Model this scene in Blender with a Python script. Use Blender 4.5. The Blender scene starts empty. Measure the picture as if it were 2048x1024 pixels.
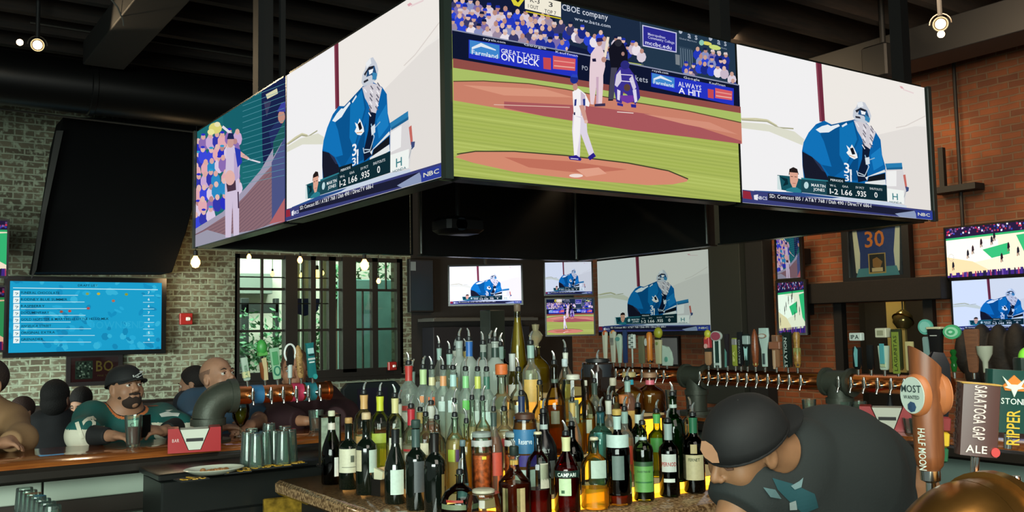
import bpy, bmesh, math, random
import numpy as np
from mathutils import Vector, Matrix
from mathutils.bvhtree import BVHTree
random.seed(7)
sc = bpy.context.scene
col = sc.collection
# ------------------------------------------------------------------ camera
F = 1866.8; YAW, PITCH, ROLL = .9632, .0793, -.0187
EYE = Vector((0, 0, 1.6))
_f = Vector((math.cos(YAW)*math.cos(PITCH), math.sin(YAW)*math.cos(PITCH), math.sin(PITCH)))
_r = Vector((math.sin(YAW), -math.cos(YAW), 0)); _u = _r.cross(_f)
CF = _f; CR = math.cos(ROLL)*_r + math.sin(ROLL)*_u; CU = -math.sin(ROLL)*_r + math.cos(ROLL)*_u
cd = bpy.data.cameras.new('camera'); cam = bpy.data.objects.new('camera', cd); col.objects.link(cam)
cd.sensor_width = 36; cd.lens = F/2048*36; cd.clip_start = .05; cd.clip_end = 200
cam.matrix_world = Matrix(((CR.x, CU.x, -CF.x, EYE.x), (CR.y, CU.y, -CF.y, EYE.y), (CR.z, CU.z, -CF.z, EYE.z), (0, 0, 0, 1)))
sc.camera = cam
# ------------------------------------------------------------------ world, lights, exposure
sc.view_settings.view_transform = 'Standard'; sc.view_settings.look = 'None'
sc.view_settings.gamma = 1; sc.view_settings.exposure = 0.0; sc.view_settings.use_curve_mapping = False
try:
    sc.cycles.transparent_max_bounces = 48; sc.cycles.max_bounces = 8; sc.cycles.sample_clamp_indirect = 3
except Exception: pass
w = bpy.data.worlds.new('world'); sc.world = w; w.use_nodes = True
w.node_tree.nodes['Background'].inputs[0].default_value = (.72, .86, .80, 1)
w.node_tree.nodes['Background'].inputs[1].default_value = .24
def area(name, loc, target, size, power, color, sy=None, spread=180):
    l = bpy.data.lights.new(name, 'AREA'); l.shape = 'RECTANGLE'; l.size = size; l.size_y = sy or size
    l.energy = power; l.color = color; l.spread = math.radians(spread)
    o = bpy.data.objects.new(name, l); col.objects.link(o); o.location = loc
    o.rotation_euler = (Vector(target)-Vector(loc)).to_track_quat('-Z', 'Y').to_euler(); return o
area('storefront_daylight', (-3.5, -2.5, 2.4), (3.5, 6, .7), 5.0, 310, (.84, 1.0, .90), 2.2, 120)
area('side_wall_fill', (-4.3, 8.2, 1.3), (2.6, 12.6, .3), 4.0, 215, (.90, 1.0, .90), 1.2, 60)  # fill added to brighten the lower brick, standing for unseen side windows
area('patio_skylight', (4.5, 15.4, 6.5), (4.6, 17.6, 1.5), 7.0, 2000, (1.0, .98, .93), 2.0)
area('dining_room_downlight', (7.2, 7.4, 4.3), (9.6, 8.6, 1.8), 1.6, 130, (1.0, .72, .42))
area('dining_room_downlight', (7.4, 4.2, 4.3), (10.2, 4.6, 2.0), 1.4, 80, (1.0, .72, .46))
area('warm_fill_over_camera', (1.2, -.6, 3.6), (2.2, 2.4, 1.1), 2.4, 70, (1.0, .93, .80))  # unseen warm fill light added above the camera, aimed at the island
# ------------------------------------------------------------------ projection helpers (photo pixel -> point on a plane)
def ray(x, y): return CF + CR*((x-1024)/F) - CU*((y-512)/F)
def onz(x, y, z): d = ray(x, y); return EYE + d*((z-1.6)/d.z)
def onx(x, y, X): d = ray(x, y); return EYE + d*(X/d.x)
def ony(x, y, Y): d = ray(x, y); return EYE + d*(Y/d.y)
def at(x, y, d): return EYE + ray(x, y)*d
def depth(p): return (Vector(p)-EYE).dot(CF)
# ------------------------------------------------------------------ materials
def lin(c):
    if isinstance(c, str):
        c = c.lstrip('#'); c = [int(c[i:i+2], 16)/255 for i in (0, 2, 4)]
    return tuple((v/12.92 if v <= .04045 else ((v+.055)/1.055)**2.4) for v in c[:3])
_m = {}
def mat(c, rough=.5, metal=0, bump=0, nscale=60, var=0, coat=0, spec=.5):
    k = (c, rough, metal, bump, nscale, var, coat, spec)
    if k in _m: return _m[k]
    m = bpy.data.materials.new('mat_%s' % str(c).strip('#')); m.use_nodes = True; nt = m.node_tree; b = nt.nodes['Principled BSDF']
    L = lin(c); b.inputs['Base Color'].default_value = (*L, 1); b.inputs['Roughness'].default_value = rough
    b.inputs['Metallic'].default_value = metal; b.inputs['Coat Weight'].default_value = coat
    b.inputs['Specular IOR Level'].default_value = spec
    if bump or var:
        tc = nt.nodes.new('ShaderNodeTexCoord'); n = nt.nodes.new('ShaderNodeTexNoise'); n.inputs['Scale'].default_value = nscale; n.inputs['Detail'].default_value = 5
        nt.links.new(tc.outputs['Object'], n.inputs['Vector'])
        if var:
            r = nt.nodes.new('ShaderNodeValToRGB'); r.color_ramp.elements[0].position = .3; r.color_ramp.elements[1].position = .7
            r.color_ramp.elements[0].color = (*[v*(1-var) for v in L], 1); r.color_ramp.elements[1].color = (*[min(1, v*(1+var)) for v in L], 1)
            nt.links.new(n.outputs['Fac'], r.inputs[0]); nt.links.new(r.outputs[0], b.inputs['Base Color'])
        if bump:
            bp = nt.nodes.new('ShaderNodeBump'); bp.inputs['Strength'].default_value = bump; bp.inputs['Distance'].default_value = .01
            nt.links.new(n.outputs['Fac'], bp.inputs['Height']); nt.links.new(bp.outputs[0], b.inputs['Normal'])
    _m[k] = m; return m
def emis(c, s=1.0):
    k = ('e', c, s)
    if k in _m: return _m[k]
    m = bpy.data.materials.new('glow_%s' % str(c).strip('#')); m.use_nodes = True; nt = m.node_tree; nt.nodes.clear()
    e = nt.nodes.new('ShaderNodeEmission'); e.inputs[0].default_value = (*lin(c), 1); e.inputs[1].default_value = s
    o = nt.nodes.new('ShaderNodeOutputMaterial'); nt.links.new(e.outputs[0], o.inputs[0]); _m[k] = m; return m
def glass(c='#f4fbf6', rough=.04, frost=0):
    k = ('g', c, rough, frost)
    if k in _m: return _m[k]
    m = bpy.data.materials.new('glass_%s' % c.strip('#')); m.use_nodes = True; nt = m.node_tree; nt.nodes.clear()
    o = nt.nodes.new('ShaderNodeOutputMaterial'); t = nt.nodes.new('ShaderNodeBsdfTransparent'); t.inputs[0].default_value = (*lin(c), 1)
    g = nt.nodes.new('ShaderNodeBsdfGlossy'); g.inputs['Roughness'].default_value = rough; fr = nt.nodes.new('ShaderNodeFresnel'); fr.inputs[0].default_value = 1.45
    mx = nt.nodes.new('ShaderNodeMixShader'); nt.links.new(fr.outputs[0], mx.inputs[0]); nt.links.new(t.outputs[0], mx.inputs[1]); nt.links.new(g.outputs[0], mx.inputs[2])
    out = mx
    if frost:
        d = nt.nodes.new('ShaderNodeBsdfDiffuse'); d.inputs[0].default_value = (*lin(c), 1); tl = nt.nodes.new('ShaderNodeBsdfTranslucent'); tl.inputs[0].default_value = (*lin(c), 1)
        m1 = nt.nodes.new('ShaderNodeMixShader'); m1.inputs[0].default_value = .5; nt.links.new(d.outputs[0], m1.inputs[1]); nt.links.new(tl.outputs[0], m1.inputs[2])
        m2 = nt.nodes.new('ShaderNodeMixShader'); m2.inputs[0].default_value = frost; nt.links.new(mx.outputs[0], m2.inputs[1]); nt.links.new(m1.outputs[0], m2.inputs[2]); out = m2
    nt.links.new(out.outputs[0], o.inputs[0]); _m[k] = m; return m
def liquid(c): return glass(c, .02, .45)
def attr_emis(s):
    k = ('ae', s)
    if k in _m: return _m[k]
    m = bpy.data.materials.new('screen_picture'); m.use_nodes = True; nt = m.node_tree; nt.nodes.clear()
    a = nt.nodes.new('ShaderNodeVertexColor'); a.layer_name = 'picture'; e = nt.nodes.new('ShaderNodeEmission'); e.inputs[1].default_value = s
    o = nt.nodes.new('ShaderNodeOutputMaterial'); nt.links.new(a.outputs[0], e.inputs[0]); nt.links.new(e.outputs[0], o.inputs[0]); _m[k] = m; return m
def attr_paint():
    if 'ap' in _m: return _m['ap']
    m = bpy.data.materials.new('printed_picture'); m.use_nodes = True; nt = m.node_tree
    a = nt.nodes.new('ShaderNodeVertexColor'); a.layer_name = 'picture'; nt.links.new(a.outputs[0], nt.nodes['Principled BSDF'].inputs['Base Color'])
    nt.nodes['Principled BSDF'].inputs['Roughness'].default_value = .25; _m['ap'] = m; return m
def brick(name, c1, c2, mortar, axis, bump=.6, patch=None):
    m = bpy.data.materials.new(name); m.use_nodes = True; nt = m.node_tree; b = nt.nodes['Principled BSDF']; N = nt.nodes.new; K = nt.links.new
    tc = N('ShaderNodeTexCoord'); s = N('ShaderNodeSeparateXYZ'); cb = N('ShaderNodeCombineXYZ'); K(tc.outputs['Object'], s.inputs[0])
    K(s.outputs[axis], cb.inputs[0]); K(s.outputs[2], cb.inputs[1])
    nz = N('ShaderNodeTexNoise'); nz.inputs['Scale'].default_value = 7; K(tc.outputs['Object'], nz.inputs['Vector'])
    ma = N('ShaderNodeVectorMath'); ma.operation = 'SCALE'; ma.inputs['Scale'].default_value = .02; K(nz.outputs['Color'], ma.inputs[0])
    ad = N('ShaderNodeVectorMath'); K(cb.outputs[0], ad.inputs[0]); K(ma.outputs[0], ad.inputs[1])
    t = N('ShaderNodeTexBrick'); t.inputs['Scale'].default_value = 1; t.inputs['Brick Width'].default_value = .23; t.inputs['Row Height'].default_value = .08
    t.inputs['Mortar Size'].default_value = .011; t.inputs['Mortar Smooth'].default_value = .3; t.inputs['Bias'].default_value = -.1
    t.inputs['Color1'].default_value = (*lin(c1), 1); t.inputs['Color2'].default_value = (*lin(c2), 1); t.inputs['Mortar'].default_value = (*lin(mortar), 1)
    K(ad.outputs[0], t.inputs['Vector'])
    n2 = N('ShaderNodeTexNoise'); n2.inputs['Scale'].default_value = 1.1; n2.inputs['Detail'].default_value = 6; K(tc.outputs['Object'], n2.inputs['Vector'])
    r = N('ShaderNodeValToRGB'); r.color_ramp.elements[0].position = .35; r.color_ramp.elements[1].position = .68
    r.color_ramp.elements[0].color = (.55, .55, .55, 1); r.color_ramp.elements[1].color = (1.25, 1.25, 1.25, 1); K(n2.outputs['Fac'], r.inputs[0])
    mx = N('ShaderNodeMixRGB'); mx.blend_type = 'MULTIPLY'; mx.inputs[0].default_value = 1; K(t.outputs['Color'], mx.inputs[1]); K(r.outputs[0], mx.inputs[2])
    out = mx.outputs[0]
    if patch:
        n3 = N('ShaderNodeTexNoise'); n3.inputs['Scale'].default_value = 14; n3.inputs['Detail'].default_value = 4; K(tc.outputs['Object'], n3.inputs['Vector'])
        r3 = N('ShaderNodeValToRGB'); r3.color_ramp.elements[0].position = .5; r3.color_ramp.elements[1].position = .62; K(n3.outputs['Fac'], r3.inputs[0])
        m3 = N('ShaderNodeMixRGB'); K(r3.outputs[0], m3.inputs[0]); K(out, m3.inputs[1]); m3.inputs[2].default_value = (*lin(patch), 1); out = m3.outputs[0]
    K(out, b.inputs['Base Color']); b.inputs['Roughness'].default_value = .85
    bp = N('ShaderNodeBump'); bp.inputs['Strength'].default_value = bump; bp.inputs['Distance'].default_value = .02; bp.invert = True
    K(t.outputs['Fac'], bp.inputs['Height']); K(bp.outputs[0], b.inputs['Normal']); return m
def wood(c1, c2, rough=.3, scale=6, axis=(1, 8, 8), coat=0):
    m = bpy.data.materials.new('wood'); m.use_nodes = True; nt = m.node_tree; b = nt.nodes['Principled BSDF']; N = nt.nodes.new; K = nt.links.new
    tc = N('ShaderNodeTexCoord'); mp = N('ShaderNodeMapping'); mp.inputs['Scale'].default_value = axis; K(tc.outputs['Object'], mp.inputs[0])
    n = N('ShaderNodeTexNoise'); n.inputs['Scale'].default_value = scale; n.inputs['Detail'].default_value = 8; n.inputs['Distortion'].default_value = .6; K(mp.outputs[0], n.inputs['Vector'])
    r = N('ShaderNodeValToRGB'); r.color_ramp.elements[0].position = .35; r.color_ramp.elements[1].position = .65
    r.color_ramp.elements[0].color = (*lin(c1), 1); r.color_ramp.elements[1].color = (*lin(c2), 1); K(n.outputs['Fac'], r.inputs[0]); K(r.outputs[0], b.inputs['Base Color'])
    b.inputs['Roughness'].default_value = rough; b.inputs['Coat Weight'].default_value = coat; return m
def granite():
    m = bpy.data.materials.new('granite'); m.use_nodes = True; nt = m.node_tree; b = nt.nodes['Principled BSDF']; N = nt.nodes.new; K = nt.links.new
    tc = N('ShaderNodeTexCoord'); n = N('ShaderNodeTexNoise'); n.inputs['Scale'].default_value = 90; n.inputs['Detail'].default_value = 8; K(tc.outputs['Object'], n.inputs['Vector'])
    r = N('ShaderNodeValToRGB'); e = r.color_ramp.elements; e[0].position = .36; e[0].color = (*lin('#5a4028'), 1); e[1].position = .62; e[1].color = (*lin('#b8946a'), 1)
    x = e.new(.5); x.color = (*lin('#8a6a48'), 1); K(n.outputs['Fac'], r.inputs[0]); K(r.outputs[0], b.inputs['Base Color']); b.inputs['Roughness'].default_value = .12; return m
# ------------------------------------------------------------------ mesh builder
class MB:
    def __init__(s): s.v = []; s.f = []; s.m = []; s.c = []
    def add(s, v, f, mi=0, c=None):
        n = len(s.v); s.v += [tuple(p) for p in v]; s.f += [tuple(i+n for i in q) for q in f]; s.m += [mi]*len(f)
        s.c += [c]*len(v); return s
    def box(s, c, d, mi=0, rot=None, bev=0):
        c = Vector(c); x, y, z = d[0]/2, d[1]/2, d[2]/2; R_ = rot or Matrix.Identity(3)
        if bev:
            b = min(bev, x*.9, y*.9, z*.9); P = []
            for sz in (-1, 1):
                for (zz, ins) in (((z, b), (z-b, 0)) if sz > 0 else ((z, b), (z-b, 0))): pass
            rings = [(-z, b), (-z+b, 0), (z-b, 0), (z, b)]; k = []
            for zz, ins in rings:
                X, Y = x-ins, y-ins
                k.append([(-X+b, -Y, zz), (X-b, -Y, zz), (X, -Y+b, zz), (X, Y-b, zz), (X-b, Y, zz), (-X+b, Y, zz), (-X, Y-b, zz), (-X, -Y+b, zz)])
            V = [c+R_ @ Vector(p) for ring in k for p in ring]; Fc = [tuple(reversed(range(8))), tuple(range(24, 32))]
            for i in range(3):
                for j in range(8): Fc.append((i*8+j, i*8+(j+1) % 8, i*8+8+(j+1) % 8, i*8+8+j))
            return s.add(V, Fc, mi)
        V = [c+R_ @ Vector((a*x, b_*y, d_*z)) for d_ in (-1, 1) for b_ in (-1, 1) for a in (-1, 1)]
        return s.add(V, [(0, 2, 3, 1), (4, 5, 7, 6), (0, 1, 5, 4), (2, 6, 7, 3), (0, 4, 6, 2), (1, 3, 7, 5)], mi)
    def lathe(s, prof, c=(0, 0, 0), seg=24, axis='Z', mi=0, sx=1, sy=1, rot=None, sq=0):
        V = []; Fc = []; c = Vector(c)
        for (r, z) in prof:
            for j in range(seg):
                a = 2*math.pi*j/seg; ca, sa = math.cos(a), math.sin(a)
                k = 1
                if sq: k = 1/((abs(ca)**sq+abs(sa)**sq)**(1/sq))
                p = Vector((r*k*ca*sx, r*k*sa*sy, z))
                if axis == 'X': p = Vector((p.z, p.x, p.y))
                if axis == 'Y': p = Vector((p.y, p.z, p.x))
                if rot: p = rot @ p
                V.append(c+p)
        for i in range(len(prof)-1):
            for j in range(seg): Fc.append((i*seg+j, i*seg+(j+1) % seg, (i+1)*seg+(j+1) % seg, (i+1)*seg+j))
        if prof[0][0] > 1e-6: Fc.append(tuple(reversed(range(seg))))
        if prof[-1][0] > 1e-6: Fc.append(tuple((len(prof)-1)*seg+j for j in range(seg)))
        return s.add(V, Fc, mi)
    def tube(s, pts, r, seg=12, mi=0):
        pts = [Vector(p) for p in pts]; n = len(pts); rs = r if isinstance(r, (list, tuple)) else [r]*n; V = []; Fc = []; up = None
        for i, p in enumerate(pts):
            t = (pts[min(i+1, n-1)]-pts[max(i-1, 0)]).normalized()
            if up is None: up = Vector((0, 0, 1)) if abs(t.z) < .9 else Vector((1, 0, 0))
            a = t.cross(up).normalized(); b = a.cross(t).normalized(); up = b
            for j in range(seg): q = 2*math.pi*j/seg; V.append(p+(a*math.cos(q)+b*math.sin(q))*rs[i])
        for i in range(n-1):
            for j in range(seg): Fc.append((i*seg+j, i*seg+(j+1) % seg, (i+1)*seg+(j+1) % seg, (i+1)*seg+j))
        Fc += [tuple(reversed(range(seg))), tuple((n-1)*seg+j for j in range(seg))]
        return s.add(V, Fc, mi)
    def prism(s, poly, off, mi=0):
        poly = [Vector(p) for p in poly]; off = Vector(off); n = len(poly)
        V = poly+[p+off for p in poly]; Fc = [tuple(range(n)), tuple(reversed(range(n, 2*n)))]+[(i, i+n, (i+1) % n+n, (i+1) % n) for i in range(n)]
        return s.add(V, Fc, mi)
    def text(s, t, o, u, v, width=None, height=.1, mi=0, off=(0, 0, 0), wrap=None, c=None, center=False, bold=0):
        # glyph polygons laid from o along u (reading direction) with up v
        o, u, v = Vector(o), Vector(u), Vector(v); tot = sum(GL[ch][2] for ch in t)-.08; k = height/.72
        kx = k if width is None else width/tot
        x = -tot/2 if center else 0
        for ch in t:
            gv, gf, adv = GL[ch]
            P = []
            for (a, b) in gv:
                p = ((x+a)*kx, b*k)
                P.append(wrap(*p) if wrap else o+u*p[0]+v*p[1]+Vector(off))
            s.add(P, gf, mi, c); x += adv
        return s
    def build(s, name, mats, parent=None, smooth=True, angle=40, bevel=0, link=True):
        me = bpy.data.meshes.new(name); me.from_pydata([tuple(v) for v in s.v], [], s.f)
        mats = mats if isinstance(mats, (list, tuple)) else [mats]
        for m in mats: me.materials.append(m)
        if len(mats) > 1: me.polygons.foreach_set('material_index', s.m)
        if any(c is not None for c in s.c):
            a = me.color_attributes.new('picture', 'FLOAT_COLOR', 'POINT')
            a.data.foreach_set('color', [x for c in s.c for x in (*(c or (0, 0, 0)), 1)])
        me.update()
        if smooth:
            me.polygons.foreach_set('use_smooth', [True]*len(me.polygons)); me.set_sharp_from_angle(angle=math.radians(angle))
        o = bpy.data.objects.new(name, me); o.parent = parent
        if link: col.objects.link(o)
        if bevel:
            b = o.modifiers.new('bevel', 'BEVEL'); b.width = bevel; b.segments = 2; b.limit_method = 'ANGLE'
        return o
# glyph cache
GL = {}
def _glyphs():
    chars = sorted(set("ABCDEFGHIJKLMNOPQRSTUVWXYZabcdefghijklmnopqrstuvwxyz0123456789.,:/&-'%#!"))
    obs = []
    for ch in chars:
        cu = bpy.data.curves.new('g', 'FONT'); cu.body = ch; cu.resolution_u = 2; cu.offset = .012; o = bpy.data.objects.new('g', cu); col.objects.link(o); obs.append((ch, o, cu))
    dg = bpy.context.evaluated_depsgraph_get()
    for ch, o, cu in obs:
        me = o.evaluated_get(dg).to_mesh(); v = [(p.co.x, p.co.y) for p in me.vertices]; f = [tuple(q.vertices) for q in me.polygons]
        x0 = min(a for a, b in v); v = [(a-x0, b) for a, b in v]; GL[ch] = (v, f, max(a for a, b in v)+.08)
        o.evaluated_get(dg).to_mesh_clear()
    for ch, o, cu in obs: bpy.data.objects.remove(o); bpy.data.curves.remove(cu)
    GL[' '] = ([], [], .3)
_glyphs()
# ------------------------------------------------------------------ scene tree helpers
def thing(name, label, cat, loc=(0, 0, 0), rz=0, group=None):
    o = bpy.data.objects.new(name, None); col.objects.link(o); o.location = loc; o.rotation_euler = (0, 0, rz); o.empty_display_size = .05
    o['label'] = label; o['category'] = cat
    if group: o['group'] = group
    return o
def tag(o, label, cat, group=None, kind=None):
    o['label'] = label; o['category'] = cat
    if group: o['group'] = group
    if kind: o['kind'] = kind
    return o
def struct(o): o['kind'] = 'structure'; return o
# ------------------------------------------------------------------ pictures shown on screens and in frames (flat things)
def clip(poly):
    def side(P, ins, cut):
        out = []
        for i in range(len(P)):
            a, b = P[i-1], P[i]; ia, ib = ins(a), ins(b)
            if ia != ib: out.append(cut(a, b))
            if ib: out.append(b)
        return out
    for ax in (0, 1):
        for lim, sg in ((0, 1), (1, -1)):
            if len(poly) < 3: return []
            poly = side(poly, lambda p: sg*(p[ax]-lim) >= 0, lambda a, b: tuple(a[k]+(b[k]-a[k])*((lim-a[ax])/(b[ax]-a[ax])) for k in (0, 1)))
    return poly
class Art:
    def __init__(s, mp, aspect): s.mp = mp; s.it = []; s.asp = aspect
    def q(s, p): return s.mp(*p)
    def bg(s, c): s.it.append((lin(c), [(0, 0), (1, 0), (1, 1), (0, 1)], [(0, 1, 2, 3)])); return s
    def p(s, c, *pts):
        P = clip([s.q(p) for p in pts])
        if len(P) >= 3: s.it.append((lin(c), P, [tuple(range(len(P)))]))
        return s
    def uvp(s, c, *pts):
        P = clip(list(pts))
        if len(P) >= 3: s.it.append((lin(c), P, [tuple(range(len(P)))]))
        return s
    def e(s, c, cx, cy, rx, ry, n=14, rot=0):
        return s.p(c, *[(cx+rx*math.cos(2*math.pi*i/n)*math.cos(rot)-ry*math.sin(2*math.pi*i/n)*math.sin(rot), cy+rx*math.cos(2*math.pi*i/n)*math.sin(rot)+ry*math.sin(2*math.pi*i/n)*math.cos(rot)) for i in range(n)])
    def line(s, c, wd, *pts):
        for a, b in zip(pts, pts[1:]):
            dx, dy = b[0]-a[0], b[1]-a[1]; L = math.hypot(dx, dy) or 1; nx, ny = -dy/L*wd/2, dx/L*wd/2
            s.p(c, (a[0]+nx, a[1]+ny), (b[0]+nx, b[1]+ny), (b[0]-nx, b[1]-ny), (a[0]-nx, a[1]-ny))
        return s
    def t(s, c, txt, a, b, h):
        # baseline from photo point a to b, h = letter height in the same pixels
        A, B, T = s.q(a), s.q(b), s.q((a[0], a[1]-h)); hh = T[1]-A[1]
        return s.tuv(c, txt, A, abs(B[0]-A[0]), hh)
    def tuv(s, c, txt, A, wdt, hh):
        tot = sum(GL[ch][2] for ch in txt)-.08; kx = wdt/tot; k = hh/.72; x = 0
        for ch in txt:
            gv, gf, adv = GL[ch]; P = [(A[0]+(x+g[0])*kx, A[1]+g[1]*k) for g in gv]; x += adv
            if P and all(0 <= p[0] <= 1 and 0 <= p[1] <= 1 for p in P): s.it.append((lin(c), P, gf))
        return s
    def build(s, name, o, U, V, parent=None, m=None, gain=1.0, tint=(1, 1, 1), step=4e-5, lift=0):
        o, U, V = Vector(o), Vector(U), Vector(V); N = U.cross(V).normalized(); mb = MB()
        for i, (c, P, Fc) in enumerate(s.it):
            cc = tuple(min(1.5, v*t_) for v, t_ in zip(c, tint))
            mb.add([o+U*p[0]+V*p[1]+N*(step*i+lift) for p in P], Fc, 0, cc)
        return mb.build(name, m or attr_emis(gain), parent, smooth=False)
CX, CY, CZ, SW = 2.3214, 3.8830, 2.3588, 2.08      # video cube: front corner, underside height, screen width (screens 1 m high)
GP = .03
def mp_right(x0):    # right face
    def f(ox, oy, k):
        def g(x, y):
            P = ony(ox+x*k, oy+y*k, CY); return ((P.x-x0)/SW, P.z-CZ)
        return g
    return f
def mp_left(y0):
    def f(ox, oy, k):
        def g(x, y):
            P = onx(ox+x*k, oy+y*k, CX); return ((y0+SW-P.y)/SW, P.z-CZ)
        return g
    return f
# --- goalie picture, traced in the right-hand screen
k3 = 440/1126
A = hockey = Art(mp_right(CX+GP+SW)(1460, 60, k3), 2.08)
A.bg('#ebe7e2')
A.p('#f1f0f1', (0, 0), (440, 0), (470, 470), (380, 620), (370, 760), (200, 1024), (0, 1024))
A.p('#e3ded9', (470, 470), (1100, 500), (1100, 1024), (370, 1024), (380, 620))
A.p('#eee9e3', (470, 100), (980, 250), (1000, 480), (740, 540), (480, 470))
A.line('#cfcba8', 10, (40, 455), (130, 455), (190, 462), (240, 492)); A.line('#aaa98c', 7, (60, 460), (190, 468), (250, 500), (325, 505)); A.p('#dcdccb', (45, 470), (180, 480), (330, 520), (380, 560), (370, 590), (200, 520), (45, 500))
A.line('#dad2cc', 5, (850, 500), (900, 490), (1000, 440))
A.p('#6d2a3c', (438, 165), (468, 172), (486, 470), (458, 468)); A.p('#8a4455', (438, 165), (446, 167), (468, 468), (458, 466))
A.p('#0c62a6', (368, 620), (376, 575), (402, 525), (440, 482), (482, 464), (520, 484), (575, 475), (635, 458), (690, 470), (745, 522), (770, 562), (778, 640), (795, 700), (800, 850), (385, 830), (370, 690))
A.p('#0a548f', (520, 484), (635, 458), (660, 560), (600, 700), (520, 760), (470, 690), (440, 600), (470, 520)); A.p('#1272b8', (376, 575), (402, 525), (440, 490), (480, 570), (520, 700), (470, 690), (420, 650), (372, 615))
A.p('#1172b4', (560, 500), (630, 470), (650, 560), (590, 700), (560, 640)); A.p('#094a80', (610, 700), (660, 620), (650, 770), (600, 770)); A.p('#1a7cc0', (720, 640), (770, 600), (785, 690), (735, 720))
A.p('#181a2a', (370, 622), (420, 650), (462, 688), (488, 730), (508, 770), (385, 770), (372, 700)); A.p('#2a3350', (420, 650), (462, 688), (488, 730), (470, 720), (440, 680))
A.p('#e6edf2', (438, 510), (470, 492), (500, 484), (515, 492), (555, 482), (562, 492), (535, 505), (505, 524), (460, 526)); A.p('#dfe8ef', (570, 490), (596, 474), (600, 484), (575, 498))
A.p('#0f1b33', (680, 570), (716, 612), (704, 690), (700, 770), (655, 780), (650, 740), (675, 660)); A.line('#8fb4cc', 5, (690, 640), (700, 670), (740, 655)); A.line('#bcd0dc', 4, (655, 730), (690, 745), (710, 700), (700, 680))
A.line('#c9dae6', 4, (648, 720), (655, 745), (690, 750)); A.p('#d5dfe6', (690, 655), (712, 650), (715, 685), (695, 690))
A.p('#c6ccd6', (645, 395), (655, 370), (672, 366), (690, 372), (712, 410), (722, 440), (714, 474), (690, 478), (640, 462), (627, 440), (631, 410))
A.p('#27507c', (660, 402), (700, 412), (716, 460), (705, 474), (685, 440), (655, 432)); A.p('#3a86b4', (690, 432), (716, 452), (712, 474), (690, 462)); A.p('#23242e', (640, 412), (668, 398), (698, 410), (690, 418), (664, 408), (648, 424)); A.p('#f2f4f6', (668, 412), (694, 420), (690, 434), (672, 432)); A.p('#2a2c38', (640, 440), (664, 444), (668, 454), (642, 450)); A.p('#e9ecef', (650, 372), (676, 366), (682, 392), (654, 396))
A.p('#cfcbd2', (632, 462), (690, 476), (722, 500), (745, 525), (730, 570), (716, 610), (690, 592), (668, 545), (650, 515))
for i in range(16):
    x = 645+(i*37 % 75); y = 475+i*7.5; A.line('#5e5c6c' if i % 3 else '#f3f1f4', 4, (x, y), (x+14, y+22))
A.p('#eef2f4', (594, 590), (612, 606), (622, 586), (634, 606), (648, 636), (652, 654), (634, 662), (612, 650), (594, 628), (604, 616)); A.p('#14161f', (612, 606), (628, 602), (640, 636), (624, 638)); A.line('#d98f3a', 3, (606, 640), (640, 652))
A.t('#f0f2f4', '3', (583, 730), (611, 733), 52); A.t('#f0f2f4', '1', (613, 742), (622, 744), 30); A.t('#e6ecf2', '31', (583, 772), (622, 776), 34)
A.p('#dfe4e4', (690, 755), (790, 715), (794, 728), (705, 752), (700, 770)); A.p('#14181f', (710, 752), (792, 733), (793, 765), (700, 778)); A.p('#e2e6e6', (690, 778), (793, 766), (796, 795), (690, 800)); A.p('#2f7bb5', (690, 796), (797, 792), (797, 800), (690, 806))
A.p('#2a7db0', (792, 684), (878, 680), (881, 712), (800, 716)); A.p('#1c608e', (800, 706), (881, 702), (881, 714), (800, 718))
A.p('#d8d5d6', (795, 716), (881, 713), (905, 790), (892, 900), (800, 880)); A.p('#efefee', (800, 722), (850, 720), (850, 800), (800, 800)); A.p('#c46a60', (884, 742), (896, 740), (904, 800), (896, 812)); A.p('#3c4c7a', (896, 800), (914, 806), (912, 824), (900, 830)); A.line('#9aa6ac', 3, (900, 820), (888, 860))
A.p('#eff3ef', (800, 810), (888, 822), (890, 892), (800, 876)); A.t('#3f8088', 'H', (830, 868), (858, 871), 34); A.t('#2c6a78', 'HONDA', (815, 884), (878, 890), 10)
A.p('#16525e', (240, 742), (300, 748), (365, 765), (365, 835), (240, 815)); A.p('#0a2a34', (252, 750), (292, 762), (296, 790), (268, 800), (280, 776)); A.p('#cfe0e0', (240, 745), (250, 746), (262, 820), (240, 815))
A.p('#241c1c', (298, 745), (302, 712), (322, 702), (342, 712), (350, 742), (340, 735), (305, 735)); A.p('#dca690', (302, 728), (345, 732), (346, 770), (334, 806), (318, 806), (306, 780)); A.line('#3a2a28', 3, (308, 750), (320, 751)); A.line('#3a2a28', 3, (328, 752), (340, 753)); A.line('#a86a60', 3, (318, 785), (334, 786)); A.p('#2b7c8c', (285, 815), (312, 806), (340, 806), (366, 822), (366, 838), (285, 826))
A.p('#1d4652', (362, 756), (500, 770), (800, 795), (803, 878), (362, 832)); A.p('#0f2b34', (490, 770), (800, 795), (803, 878), (494, 848)); A.p('#2d7c8a', (362, 756), (500, 770), (500, 776), (362, 764)); A.e('#bcd8dc', 388, 795, 12, 18)
A.p('#10222a', (498, 746), (586, 760), (586, 783), (498, 773)); A.t('#dfe8ea', 'PERIODS', (512, 772), (576, 778), 11)
A.t('#e8eeee', 'MARTIN', (414, 800), (486, 808), 15); A.t('#e8eeee', 'JONES', (424, 822), (482, 829), 15)
for tx, x, wd in (('W-L', 508, 32), ('GAA', 572, 30), ('SV PCT', 640, 44), ('SHUTOUTS', 712, 64)): A.t('#cfd8da', tx, (x, 800+(x-508)*.08), (x+wd, 800+(x+wd-508)*.08), 11)
for tx, x, wd in (('1-2', 508, 42), ('1.66', 568, 54), ('.935', 640, 54), ('0', 736, 16)): A.t('#f2f4f2', tx, (x, 838+(x-508)*.085), (x+wd, 838+(x+wd-508)*.085), 28)
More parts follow.
